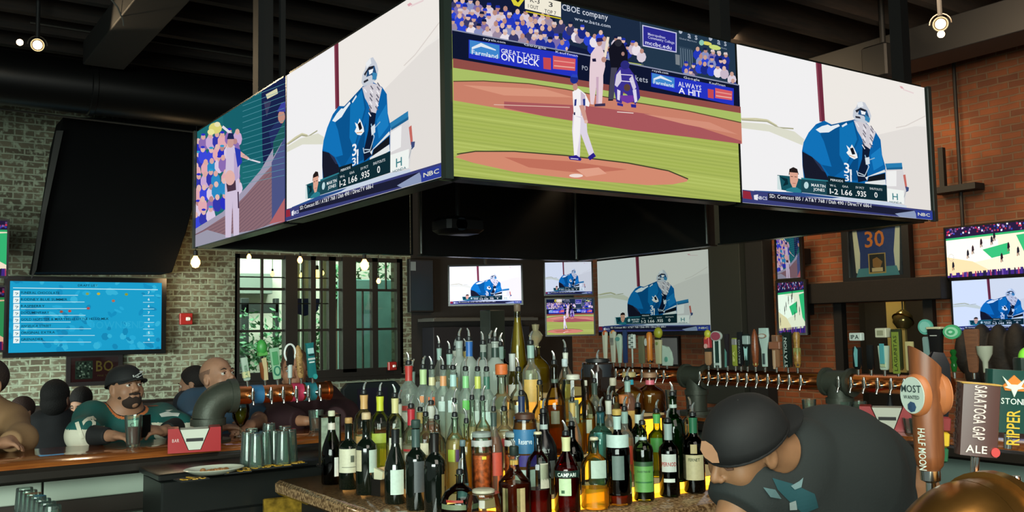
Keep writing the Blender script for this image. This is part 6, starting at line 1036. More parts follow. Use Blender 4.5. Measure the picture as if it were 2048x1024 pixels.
an = math.pi*1.18; d_ = Vector((math.cos(an), math.sin(an), 0)); side = Vector((0, 0, 1)).cross(d_); b = MB(); b.text('HALF MOON', d_*.0245+Vector((0, 0, h*.40))-side*.004, (0, 0, -1), side, h*.3, .013); b.build('lettering', mat('#cfd4c4', .4), root, smooth=False)
b = MB(); b.lathe([(0, -.03), (.009, -.03), (.008, 0), (.016, .004), (.016, .02), (0, .02)], seg=14); b.build('ferrule', chrome, root)
bs, h = hn(1893, 962, 703); bs.y += .03
handle('black tap handle with red, yellow and green bands near its foot', bs, [(.5, 0, .5), (.8, .04, .8), (.85, .4, .8), (.95, .7, .8), (.8, .9, .6), (.4, 1, .3)], .052, h, '#0f0e12', .6, [('box', '#1f5a38', 0, h*.20, .047, h*.12, 0, .03), ('box', '#c8a428', 0, h*.32, .048, h*.12, 0, .0302), ('box', '#7a2c2c', 0, h*.44, .049, h*.12, 0, .0304)], yaw_=YN, tilt=.12)
bs, h = hn(1949, 945, 765); 
root = handle('red brown slab tap handle with tall white vertical lettering ending in ALE', bs, [(1, 0, 1), (1, .02, 1), (1, .99, 1), (1, 1, 1)], .066, h, '#4c2c26', .62, [('text', '#cdb9b0', 'SARATOGA GAP', -.012, h*.98, h*.60, .020, -.0225, 2), ('text', '#d8cabc', 'ALE', -.022, .036, .034, .013, -.0225, 0), ('box', '#c8a050', 0, h*.997, .066, .003, 0, .042), ('disc', '#b82a24', .025, .040, .007, .008, -.0195)], yaw_=YN-.25, tilt=.1)
b = MB(); b.text('SARATOGA GAP', (-.034, .014, h*.96), (0, 0, -1), (0, -1, 0), h*.7, .024); b.text('ALE', (-.034, .012, .05), (0, -1, 0), (0, 0, 1), .022, .014); b.build('side_lettering', mat('#8f746c', .5), root, smooth=False)
bs, h = hn(2003, 905, 742); bs.y += .02
bs.x += .06
handle('dark green slab tap handle with a horned emblem and yellow vertical lettering', bs, [(1, 0, 1), (1, .02, 1), (1, .99, 1), (1, 1, 1)], .082, h, '#123c34', .4, [('poly', '#c8742c', [(-.02, h*.80), (.0, h*.94), (.024, h*.80), (.02, h*.74), (-.016, h*.74)], -.019, .003), ('poly', '#c4d4c0', [(-.022, h*.92), (-.012, h*.80), (-.018, h*.78), (-.006, h*.76), (0, h*.66), (.006, h*.76), (.018, h*.78), (.012, h*.80), (.022, h*.92), (.006, h*.82), (-.006, h*.82)], -.021, .003), ('text', '#c8d4c8', 'STONE', -.022, h*.57, .046, .011, -.0175, 0), ('text', '#c8a428', 'RIPPER', .012, h*.06, h*.44, .024, -.0175, 1)], yaw_=YN-.1, tilt=.08)
bs, h = hn(2045, 905, 718); bs.y += .03; bs.x += .1
handle('black tap handle with white lettering cut off by the right edge of the photo', bs, SLAB, .05, h, '#16241f', .6, [('text', '#c8d4c8', 'MORNING', .01, h*.1, h*.5, .016, -.016, 1), ('ball', '#7ac83a', 0, h, .018, .02, .014)], yaw_=YN)
# dark jackets / equipment at right edge
# -- plain bottles packed in the inner rows of the pyramid (seen only between the others)
rf = random.Random(21); pal = [('#eef6ee', '#f0e0b0'), ('#f2f6ee', '#e8b850'), ('#dfeee6', '#e8ecd8'), ('#f0ece0', '#c87a30'), ('#e8f2ea', '#dfe8d0')]
def free(P, R_):
    return all((Vector(o.location.xy)-Vector(P.xy)).length > R_+r+.002 for o, r in BOT)
nf = 0
for tier, xs, ys in ((1, 1.765, 2.665), (2, 1.905, 2.81), (3, 2.05, 2.955), (4, 2.25, 3.16), (3, 1.99, 2.90), (2, 1.84, 2.745), (1, 1.70, 2.60)):
    cand = [Vector((xs, ys+.085*i, TZ[tier]+.0005)) for i in range(0, 9)]+[Vector((xs+.085*i, ys, TZ[tier]+.0005)) for i in range(1, 8)]
    for P in cand:
        R_ = rf.uniform(.030, .036)
        # keep on own tread
        if P.x > 2.66-.08*tier or P.y > 3.66-.08*tier or not free(P, R_): continue
        g_, l_ = rf.choice(pal); hh = rf.uniform(.25, .30); d = depth(P); q = P-EYE; xpx = 1024+F*q.dot(CR)/q.dot(CF)
        bottle('plain clear liquor bottle packed in the inner rows of the pyramid', xpx, 700, tier, 'L', R_*2*F/d/.97, rf.choice(['tall', 'round', 'bordeaux', 'squat']), g_, l_, rf.uniform(.4, .75), (rf.choice(['#c8d4c8', '#d8d0b0', '#b8c8c4', '#c8503c', '#d8b060']), .25, rf.uniform(.4, .55), 1.8), neck=(rf.choice(['#c8ccc0', '#3a4a44', '#b8a060', '#8aa8a0']), .82), P=P, H=hh+.05, frost=.12); BOT[-1][0]['group'] = 'plain bottles in the inner rows'; nf += 1
# ------------------------------------------------------------------ people: smooth blended bodies meshed from distance fields
def sdf_mesh(prims, h=.006, k=.02, name='body', mats=None, parent=None, matf=None, smooth_it=1):
    pts = []
    for p in prims:
        if p[0] == 'c': pts += [np.array(p[1])-max(p[3], p[4]), np.array(p[1])+max(p[3], p[4]), np.array(p[2])-max(p[3], p[4]), np.array(p[2])+max(p[3], p[4])]
        elif p[0] == 'e': pts += [np.array(p[1])-max(p[2]), np.array(p[1])+max(p[2])]
    pts = np.array(pts); lo = pts.min(0)-.03; hi = pts.max(0)+.03; n = np.ceil((hi-lo)/h).astype(int)+1
    D = np.full(n, .05, np.float32)
    for p in prims:
        kk = p[-1] if isinstance(p[-1], dict) else {}; ks = kk.get('k', k)
        if p[0] in ('c',):
            a, b_ = np.array(p[1]), np.array(p[2]); rr = max(p[3], p[4]); l_, h_ = np.minimum(a, b_)-rr, np.maximum(a, b_)+rr
        else: c = np.array(p[1]); rr = max(p[2]); l_, h_ = c-rr, c+rr
        m = .045; i0 = np.clip(((l_-m-lo)/h).astype(int), 0, n-1); i1 = np.clip(((h_+m-lo)/h).astype(int)+2, 1, n)
        X, Y_, Z_ = np.meshgrid(*[lo[i]+h*np.arange(i0[i], i1[i]) for i in range(3)], indexing='ij'); P = np.stack([X, Y_, Z_], -1)
        if p[0] == 'c':
            ab = b_-a; L2 = max((ab@ab), 1e-9); t = np.clip(((P-a)@ab)/L2, 0, 1); d = np.linalg.norm(P-a-t[..., None]*ab, axis=-1)-(p[3]+(p[4]-p[3])*t)
        else:
            r_ = np.array(p[2]); Q = P-c
            if kk.get('R') is not None: Q = Q@np.array(kk['R'])
            k0 = np.linalg.norm(Q/r_, axis=-1); k1 = np.linalg.norm(Q/r_**2, axis=-1)+1e-9; d = k0*(k0-1)/k1
        if 'cut' in kk:
            for (q, nv) in kk['cut']: d = np.maximum(d, (P-np.array(q))@np.array(nv))
        S = D[i0[0]:i1[0], i0[1]:i1[1], i0[2]:i1[2]]
        if kk.get('sub'): hh = np.clip(.5-.5*(S+d)/ks, 0, 1); S[:] = S*(1-hh)-d*hh+ks*hh*(1-hh)
        else: hh = np.clip(.5+.5*(S-d)/ks, 0, 1); S[:] = S*(1-hh)+d*hh-ks*hh*(1-hh)
    ins = D < 0; C_ = np.zeros(tuple(n-1), np.int32)
    for dx in (0, 1):
        for dy in (0, 1):
            for dz in (0, 1): C_ += ins[dx:n[0]-1+dx, dy:n[1]-1+dy, dz:n[2]-1+dz]
    act = (C_ > 0) & (C_ < 8); idx = -np.ones(act.shape, np.int64); ids = np.argwhere(act); idx[act] = np.arange(len(ids)); acc = np.zeros((len(ids), 3)); cnt = np.zeros(len(ids))
    cor = [(a, b_, c) for a in (0, 1) for b_ in (0, 1) for c in (0, 1)]
    for a in cor:
        for ax in range(3):
            if a[ax]: continue
            b_ = list(a); b_[ax] = 1; va = D[ids[:, 0]+a[0], ids[:, 1]+a[1], ids[:, 2]+a[2]]; vb = D[ids[:, 0]+b_[0], ids[:, 1]+b_[1], ids[:, 2]+b_[2]]
            x = (va < 0) != (vb < 0); t = np.where(x, va/(va-vb+1e-12), 0); p = np.array(a, float)[None]+np.zeros((len(ids), 3)); p[:, ax] += t; acc[x] += p[x]; cnt[x] += 1
    V = lo+(ids+acc/np.maximum(cnt, 1)[:, None])*h; Fs = []
    for ax in range(3):
        o1, o2 = (ax+1) % 3, (ax+2) % 3; sl = [slice(None)]*3; s2 = [slice(None)]*3; sl[ax] = slice(0, -1); s2[ax] = slice(1, None); A_, B2 = ins[tuple(sl)], ins[tuple(s2)]
        e = np.argwhere(A_ != B2); e = e[(e[:, o1] > 0) & (e[:, o2] > 0) & (e[:, o1] < n[o1]-1) & (e[:, o2] < n[o2]-1)]; fl = A_[e[:, 0], e[:, 1], e[:, 2]]
        def cell(d1, d2): q = e.copy(); q[:, o1] -= d1; q[:, o2] -= d2; return idx[q[:, 0], q[:, 1], q[:, 2]]
        q = np.stack([cell(1, 1), cell(0, 1), cell(0, 0), cell(1, 0)], 1); q[~fl] = q[~fl][:, ::-1]; Fs.append(q)
    Fc = np.concatenate(Fs); Fc = Fc[(Fc >= 0).all(1)]
    for _ in range(smooth_it):
        s = np.zeros_like(V); c = np.zeros(len(V))
        for i in range(4): j = (i+1) % 4; np.add.at(s, Fc[:, i], V[Fc[:, j]]); np.add.at(c, Fc[:, i], 1); np.add.at(s, Fc[:, j], V[Fc[:, i]]); np.add.at(c, Fc[:, j], 1)
        V = V*.4+.6*s/np.maximum(c, 1)[:, None]
    me = bpy.data.meshes.new(name); me.from_pydata(V.tolist(), [], Fc.tolist())
    for m in mats: me.materials.append(m)
    if matf is not None: cen = V[Fc].mean(1); me.polygons.foreach_set('material_index', matf(cen).astype(int).tolist())
    me.polygons.foreach_set('use_smooth', [True]*len(Fc)); me.update(); o = bpy.data.objects.new(name, me); col.objects.link(o); o.parent = parent; return o
def skin(c): 
    k = ('skin', c)
    if k in _m: return _m[k]
    m = mat(c, .55, var=.08, nscale=30); m = m.copy(); b = m.node_tree.nodes['Principled BSDF']; b.inputs['Subsurface Weight'].default_value = .08; b.inputs['Subsurface Radius'].default_value = (.01, .004, .002); _m[k] = m; return m
def V3(x): return Vector(x)
def head_prims(c, fwd, up, s=1.0, beard=False, chub=1.0):
    fwd = V3(fwd).normalized(); right = fwd.cross(V3(up)).normalized(); up = right.cross(fwd); R_ = Matrix((right, fwd, up)).transposed(); Rn = np.array(R_)
    def L(x, y, z): return tuple(V3(c)+R_@Vector((x*s, y*s, z*s)))
    def e(p, r, **k): return ('e', L(*p), tuple(q*s for q in r), dict(R=Rn, **k))
    def cp(a, b_, r0, r1, **k): return ('c', L(*a), L(*b_), r0*s, r1*s, dict(**k))
    P = [e((0, -.012, .035), (.077, .098, .088)), e((0, .03, -.02), (.064*chub, .066, .08)), e((0, .045, -.075), (.048*chub, .048, .042)), e((0, .075, -.098), (.022, .02, .018), k=.015),
         e((-.035*chub, .062, -.03), (.028, .026, .03), k=.015), e((.035*chub, .062, -.03), (.028, .026, .03), k=.015), cp((-.036, .086, .026), (.036, .086, .026), .010, .010, k=.012),
         e((-.031, .100, .006), (.016, .014, .012), sub=True, k=.012), e((.031, .100, .006), (.016, .014, .012), sub=True, k=.012),
         cp((0, .094, .012), (0, .114, -.024), .0085, .012, k=.01), e((-.012, .104, -.03), (.009, .009, .008), k=.006), e((.012, .104, -.03), (.009, .009, .008), k=.006),
         cp((-.018, .091, -.056), (.018, .091, -.056), .0065, .0065, k=.005), cp((-.014, .090, -.067), (.014, .090, -.067), .008, .008, k=.005), cp((-.02, .098, -.0612), (.02, .098, -.0612), .0022, .0022, sub=True, k=.004),
         e((-.078, -.006, -.008), (.010, .020, .031), k=.006), e((.078, -.006, -.008), (.010, .020, .031), k=.006), e((-.086, .0, -.004), (.006, .01, .017), sub=True, k=.005), e((.086, .0, -.004), (.006, .01, .017), sub=True, k=.005)]
    return P, L, R_, s
def add_eyes(root, L, R_, s, brow='#2a2019'):
    for sx in (-1, 1):
        b = MB(); b.lathe([(math.sin(math.pi*i/8)*.0115*s, -math.cos(math.pi*i/8)*.0115*s) for i in range(9)], L(sx*.031, .083, .006), 14); e = b.build('eye', mat('#cfcac0', .25), root)
        b = MB(); b.lathe([(0, .0105*s), (.0055*s, .0105*s), (.0045*s, .0122*s), (0, .0125*s)], L(sx*.031, .083, .005), 12, rot=R_@Matrix.Rotation(-math.pi/2, 3, 'X')); b.build('iris', mat('#20160f', .2), e)
        b = MB(); b.tube([L(sx*.016, .0975, .026), L(sx*.030, .098, .031), L(sx*.046, .088, .026)], [.003*s, .0038*s, .002*s], 8); b.build('eyebrow', mat(brow, .9), root)
        b = MB(); b.tube([L(sx*.019, .0945, .012), L(sx*.031, .0975, .0145), L(sx*.043, .089, .010)], .0024*s, 8); b.build('eyelid', mat('#8f6250', .6), root)
def hand_prims(w, pd, up, thumb_side, s=1.0, curl=.5, spread=1.0):
    # w wrist, pd pointing direction, up back of the hand normal, thumb_side +1/-1
    pd = V3(pd).normalized(); sd = pd.cross(V3(up)).normalized()*thumb_side; up = V3(up); up = (up-pd*up.dot(pd)).normalized(); w = V3(w); P = []
    pc = w+pd*.045*s; P.append(('e', tuple(w+pd*.048*s), (.040*s, .050*s, .017*s), dict(R=np.array(Matrix((sd, pd, up)).transposed()), k=.02)))
    for i, (o_, ln) in enumerate(((.030, .070), (.011, .080), (-.009, .074), (-.028, .058))):
        b0 = w+pd*.078*s+sd*o_*s*spread; a1 = curl*.6; a2 = curl*1.5; l1, l2, l3 = ln*.45*s, ln*.32*s, ln*.25*s
        def dr(a): return (pd*math.cos(a)-up*math.sin(a)+sd*(o_*1.2*(1-curl)*spread)).normalized()
        p1 = b0+dr(a1)*l1; p2 = p1+dr(a2)*l2; p3 = p2+dr(a2*1.5)*l3
        P += [('c', tuple(b0-pd*.01*s), tuple(p1), .0098*s, .0088*s, dict(k=.005)), ('c', tuple(p1), tuple(p2), .0088*s, .008*s, dict(k=.004)), ('c', tuple(p2), tuple(p3), .008*s, .0068*s, dict(k=.004))]
    t0 = w+pd*.022*s+sd*.026*s; t1 = t0+(pd*.5+sd*.75-up*.25).normalized()*.036*s; t2 = t1+(pd*.85+sd*.25-up*.4*curl*2).normalized()*.032*s
    P += [('c', tuple(t0), tuple(t1), .014*s, .0105*s, dict(k=.01)), ('c', tuple(t1), tuple(t2), .0105*s, .0085*s, dict(k=.005))]
    return P
def lerp(a, b_, t): return V3(a)*(1-t)+V3(b_)*t
def decal(root, name, target, mb, m, o, u, v, n, off=.003):
    # mb vertices are (x, y, 0) in metres on the plane o,u,v ; dropped along -n onto the target mesh
    vs = [tuple(q.co) for q in target.data.vertices]; bv = BVHTree.FromPolygons(vs, [tuple(p.vertices) for p in target.data.polygons]); o, u, v, n = V3(o), V3(u).normalized(), V3(v).normalized(), V3(n).normalized()
    me = bpy.data.meshes.new('t'); me.from_pydata(mb.v, [], mb.f); bm = bmesh.new(); bm.from_mesh(me); bmesh.ops.triangulate(bm, faces=bm.faces[:])
    for _ in range(5):
        ed = [e for e in bm.edges if e.calc_length() > .018]
        if not ed: break
        bmesh.ops.subdivide_edges(bm, edges=ed, cuts=1); bmesh.ops.triangulate(bm, faces=[f for f in bm.faces if len(f.verts) > 3])
    for q in bm.verts:
        p = o+u*q.co.x+v*q.co.y; h_, nn, i_, d_ = bv.ray_cast(p+n*.5, -n, 1.2); q.co = (h_+n*off) if h_ else p
    bm.to_mesh(me); bm.free(); me.name = name; me.materials.append(m); ob = bpy.data.objects.new(name, me); col.objects.link(ob); ob.parent = root; return ob
def ball_cap(root, L, R_, s, c='#101112', fwd_sign=1, bill=True, bill_up=.0, hole=False):
    b = MB(); seg = 28; rings = []; V = []
    for i in range(9):
        t = i/8; zz = .022+(.125-.022)*math.sin(t*math.pi/2); rr = math.cos(t*math.pi/2)**.8 if t < 1 else .001
        for j in range(seg):
            a = 2*math.pi*j/seg; V.append(L(.0915*rr*math.cos(a), (-.010)+.113*rr*math.sin(a)+.002*t, zz+ (.012*math.sin(a)*fwd_sign if t == 0 else 0)))
    Fc = [(i*seg+j, i*seg+(j+1) % seg, (i+1)*seg+(j+1) % seg, (i+1)*seg+j) for i in range(8) for j in range(seg)]+[tuple(8*seg+j for j in range(seg))]
    b.add(V, Fc); root_c = b.build('baseball_cap', mat(c, .75, var=.1, nscale=60), root)
    sm = root_c.modifiers.new('solid', 'SOLIDIFY'); sm.thickness = .004*s; sm.offset = 1
    b = MB(); b.tube([L(.093*math.cos(a), -.010+.1145*math.sin(a), .024+.012*math.sin(a)*fwd_sign) for a in [2*math.pi*i/32 for i in range(33)]], .004*s, 8); b.build('cap_band', mat(c, .6), root_c)
    b = MB(); b.lathe([(0, 0), (.006*s, .001), (0, .005*s)], L(0, -.01, .126), 10, rot=R_); b.build('cap_button', mat(c, .6), root_c)
    if bill:
        V = []; N_ = 14
        for k_ in range(2):
            for i in range(N_+1):
                a = math.pi*(i/N_); ca, sa = math.cos(a), math.sin(a)
                for q in range(4):
                    t = q/3; x = .076*ca*(1-.06*t); y0 = -.010+.108*math.sqrt(max(0, 1-(x/.092)**2))*1; y = (y0*1+t*.075*sa**.6)
                    V.append(L(x, fwd_sign*(y+.01)-.01, .020+.012+bill_up*t-.012*(ca**2)*t-.014*t-(.004 if k_ else 0)))
        st = (N_+1)*4; Fc = []
        for k_ in range(2):
            for i in range(N_):
                for q in range(3): f_ = (k_*st+i*4+q, k_*st+i*4+q+1, k_*st+(i+1)*4+q+1, k_*st+(i+1)*4+q); Fc.append(f_ if k_ else f_[::-1])
        for i in range(N_): Fc.append((i*4+3, (i+1)*4+3, st+(i+1)*4+3, st+i*4+3))
        b = MB(); b.add(V, Fc); b.build('cap_bill', mat(c, .75), root_c)
    return root_c
def hair_mesh(root, c, R_, s, colr, cut, extra=(), r=(.083, .104, .095), off=(0, -.014, .04)):
    Rn = np.array(R_); L = lambda x, y, z: tuple(V3(c)+R_@Vector((x*s, y*s, z*s)))
    P = [('e', L(*off), tuple(q*s for q in r), dict(R=Rn, cut=[(L(*p), tuple(-(R_@Vector(nv)))) for p, nv in cut]))]+[('e', L(*e[0]), tuple(q*s for q in e[1]), dict(R=Rn)) for e in extra]
    return sdf_mesh(P, .005*s if s > .9 else .005, .01, 'hair', [mat(colr, .8, bump=.5, nscale=120)], root)
FLc = Vector((CR.x, CR.y, 0)).normalized(); FLf = Vector((CF.x, CF.y, 0)).normalized(); UPV = Vector((0, 0, 1))
# ---------------- man in teal jersey
def seated(label, hpx, Yh, fwd, up, body, s=1.0, chub=1.0): pass
root = thing('person', 'man in a black cap and teal hockey jersey seated at the left bar looking right', 'person'); SK1 = skin('#9c7258')
hc = ony(251, 776, 5.36); fw = (FLc*.80-FLf*.62+UPV*.16); P, L, R_, s = head_prims(hc, fw, UPV, .98, chub=1.12)
nk = hc+Vector((0, .03, -.12)); ch = ony(246, 880, 5.42); shL, shR = ony(184, 838, 5.36), ony(322, 840, 5.48); pel = Vector((ch.x, 5.5, .80))
elL, wrL = ony(166, 884, 5.14), ony(226, 884, 4.98); elR, wrR = ony(358, 872, 5.20), ony(326, 868, 5.03)
for q in (elL, wrL, elR, wrR): q.z = max(q.z, BZ+.045)
body = P+[('c', tuple(hc+Vector((0, .0, -.05))), tuple(nk+Vector((0, .02, -.05))), .068, .075), ('c', tuple(nk), tuple(ch), .10, .13), ('c', tuple(ch), tuple(pel), .14, .16), ('c', tuple(nk+Vector((0, 0, -.05))), tuple(shL), .08, .06), ('c', tuple(nk+Vector((0, 0, -.05))), tuple(shR), .08, .06),
  ('c', tuple(shL), tuple(elL), .058, .045), ('c', tuple(elL), tuple(wrL), .042, .028), ('c', tuple(shR), tuple(elR), .058, .045), ('c', tuple(elR), tuple(wrR), .042, .028)]
for sx in (-1, 1):
    hp = pel+FLc*sx*.11; kn = hp+Vector((0, -.30, -.02)); kn.z = .74; ft = kn+Vector((0, .1, -.42)); ft.z = .30; body += [('c', tuple(hp), tuple(kn), .085, .06), ('c', tuple(kn), tuple(ft), .055, .04), ('c', tuple(ft), tuple(ft+Vector((0, -.14, -.02))), .042, .035)]
hdL = (wrL-elL).normalized(); hdL.z = 0; body += hand_prims(wrL, hdL+Vector((0, 0, -.02)), UPV, -1, 1.05, .55)
hdR = ony(298, 868, 4.98)-wrR; hdR.z = .02; body += hand_prims(wrR, hdR, UPV*.7-FLf*.7, 1, 1.05, .75)
sdf_mesh(body, .006, .022, 'body', [SK1], root); add_eyes(root, L, R_, s)
cen = (shL+shR)/2
jers = [('c', tuple(nk+Vector((0, .02, -.12))), tuple(ch), .12, .185), ('c', tuple(ch+Vector((-.04, 0, 0))), tuple(pel), .18, .2), ('c', tuple(ch+Vector((.05, 0, 0))), tuple(pel), .18, .2), ('c', tuple(nk+Vector((0, .02, -.10))), tuple(shL), .085, .085), ('c', tuple(nk+Vector((0, .02, -.10))), tuple(shR), .085, .085), ('c', tuple(shL), tuple(elL), .086, .076)]
cR = lerp(elR, wrR, .05); nR = tuple((wrR-elR).normalized()); jers += [('c', tuple(shR), tuple(elR), .088, .078), ('c', tuple(elL), tuple(lerp(elL, wrL, .2)), .076, .066, dict(cut=[(tuple(lerp(elL, wrL, .25)), tuple((wrL-elL).normalized()))]))]
jers.append(('e', tuple(nk+Vector((0, -.02, .02))), (.082, .09, .07), dict(sub=True, k=.01)))
a0, a1 = np.array(shL), np.array(elL)
def jm(c):
    t = ((c-a0)@(a1-a0))/((a1-a0)@(a1-a0)); d = np.linalg.norm(c-(a0+np.clip(t, 0, 1)[:, None]*(a1-a0)), axis=1); out = np.zeros(len(c)); out[(t > .5) & (d < .12) & (c[:, 2] < 1.15)] = 1
    out[c[:, 2] < ch.z-.16] = 2; dn = np.linalg.norm((c-np.array(nk+Vector((0, -.0, .01))))*np.array([1, 1, .9]), axis=1); out[(dn < .125)] = 2; out[(dn < .125) & (dn > .110)] = 3
    t2 = ((c-np.array(shR))@np.array(elR-shR))/((elR-shR).length**2); d2 = np.linalg.norm(c-(np.array(shR)+np.clip(t2, 0, 1)[:, None]*np.array(elR-shR)), axis=1); out[(t2 > .5) & (d2 < .12) & (c[:, 2] < 1.14)] = 1
    return out
J = sdf_mesh(jers, .007, .05, 'jersey', [mat('#0e5550', .7, bump=.15, nscale=200), mat('#cfcdb8', .7), mat('#12181a', .7), mat('#c8703a', .7)], root, jm, 2)
und = [('c', tuple(lerp(elL, wrL, -.1)), tuple(lerp(elL, wrL, .86)), .062, .040, dict(cut=[(tuple(lerp(elL, wrL, .84)), tuple((wrL-elL).normalized()))])), ('c', tuple(lerp(elR, wrR, -.2)), tuple(lerp(elR, wrR, .8)), .066, .042, dict(cut=[(tuple(lerp(elR, wrR, .78)), nR)])), ('e', tuple(nk+Vector((0, .02, -.07))), (.07, .075, .03))]
for i_, nm_ in enumerate(('sleeve', 'sleeve', 'undershirt')): sdf_mesh([und[i_]], .006, .03, nm_, [mat('#101112', .8)], root)
TF = (hc-EYE); TF.z = 0; TF.normalize(); TC = Vector((TF.y, -TF.x, 0))
b = MB(); b.text('12', (-.05, -.04, 0), (1, 0, 0), (0, 1, 0), .10, .085); decal(root, 'sleeve_number', J, b, mat('#d4d2bc', .7), lerp(shL, elL, .25)+TC*.0, (TC*.94+UPV*.34), UPV*.94-TC*.34, -TF, .005)
b = MB(); b.add([(-.03, .02, 0), (.03, .02, 0), (.026, -.03, 0), (0, -.04, 0), (-.026, -.03, 0)], [(0, 4, 3, 2, 1)]); decal(root, 'collar_patch', J, b, mat('#c8ccc0', .7), hc+TC*.015+Vector((0, -.1, -.185)), TC, UPV, -TF+UPV*.2)
b = MB(); b.text('G', (-.012, -.018, 0), (1, 0, 0), (0, 1, 0), .024, .024); decal(root, 'patch_mark', J, b, mat('#1c3434', .7), hc+TC*.015+Vector((0, -.1, -.185)), TC, UPV, -TF+UPV*.2, .006)
b = MB(); b.add([(-.05, .03, 0), (-.01, .035, 0), (.01, .01, 0), (.05, -.01, 0), (.04, -.035, 0), (0, -.02, 0), (-.04, 0, 0)], [(0, 6, 5, 4, 3, 2, 1)]); b.add([(-.02, .05, 0), (.02, .045, 0), (0, .03, 0)], [(0, 2, 1)]); decal(root, 'shoulder_emblem', J, b, mat('#cfd4cc', .7), lerp(shR, elR, .42), TC, UPV, -TF+UPV*.4)
b = MB(); b.add([(-.03, .012, 0), (.02, .016, 0), (.035, -.004, 0), (-.02, -.012, 0)], [(0, 3, 2, 1)]); decal(root, 'shoulder_patch', J, b, mat('#7a4a30', .7), lerp(nk, shR, .75)+Vector((0, 0, .03)), TC, UPV, -TF+UPV*.8)
pn = [('c', tuple(pel+FLc*sx*.11), tuple(Vector((*(pel+FLc*sx*.11+Vector((0, -.30, 0))).xy, .74))), .11, .08) for sx in (-1, 1)]+[('c', tuple(Vector((*(pel+FLc*sx*.11+Vector((0, -.30, 0))).xy, .74))), tuple(Vector((*(pel+FLc*sx*.11+Vector((0, -.2, 0))).xy, .34))), .075, .06) for sx in (-1, 1)]
sdf_mesh(pn, .01, .03, 'trousers', [mat('#1a2030', .8)], root)
Rn_ = np.array(R_); cz = [(L(0, 0, -.060), tuple(R_@Vector((0, -.25, 1)))), (L(0, .0, 0), tuple(R_@Vector((0, -1, .0))))]; bd = [('e', L(0, .046, -.077), tuple(q*s for q in (.056, .054, .047)), dict(R=Rn_, cut=cz)), ('e', L(0, .03, -.022), tuple(q*s for q in (.075, .070, .084)), dict(R=Rn_, cut=cz))]
sdf_mesh(bd, .004, .008, 'beard', [mat('#2a1c14', .9)], root)
hair_mesh(root, hc, R_, s, '#1d1512', [((0, .03, 0), (0, -1, .0)), ((0, 0, -.045), (0, 0, 1))], r=(.0815, .1, .09))
cap = ball_cap(root, L, R_, s, '#141516', 1, True, .012)
b = MB(); b.text('PL', (-.022, 0, 0), (1, 0, 0), (0, 1, 0), .05, .028); rt = R_@Vector((1, 0, 0)); decal(root, 'cap_lettering', cap, b, mat('#c8ccc8', .6), L(0, .2, .062), rt, R_@Vector((0, -.4, 1)), R_@Vector((0, 1, .35)), .006)
P0 = ony(292, 855, 4.955); rt_ = thing('smartphone', 'black phone held upright by the man in the teal jersey', 'phone', (P0.x+.0, 4.955, max(P0.z-.05, BZ+.004))); b = MB(); b.box((0, 0, .058), (.055, .009, .11), rot=Matrix.Rotation(.4, 3, 'Z'), bev=.004); b.build('case', blackg, rt_)
# bar stool under him
def stool(x, y, lab):
    r_ = thing('bar_stool', lab, 'stool', (x, y, 0), 0, 'stools on the outer side of the left bar'); b = MB(); b.lathe([(0, .60), (.17, .60), (.18, .62), (.17, .645), (0, .65)], seg=24); b.build('seat', mat('#241812', .5), r_)
    for a in range(4): q = math.pi/4+a*math.pi/2; b = MB(); b.tube([(.11*math.cos(q), .11*math.sin(q), .60), (.19*math.cos(q), .19*math.sin(q), 0)], .013, 8); b.build('leg', black, r_)
    b = MB(); b.tube([(.165*math.cos(a), .165*math.sin(a), .22) for a in [i*math.pi/8 for i in range(17)]], .009, 8); b.build('footrest', black, r_)
stool(pel.x, pel.y+.02, 'dark round bar stool under the man in the teal jersey')
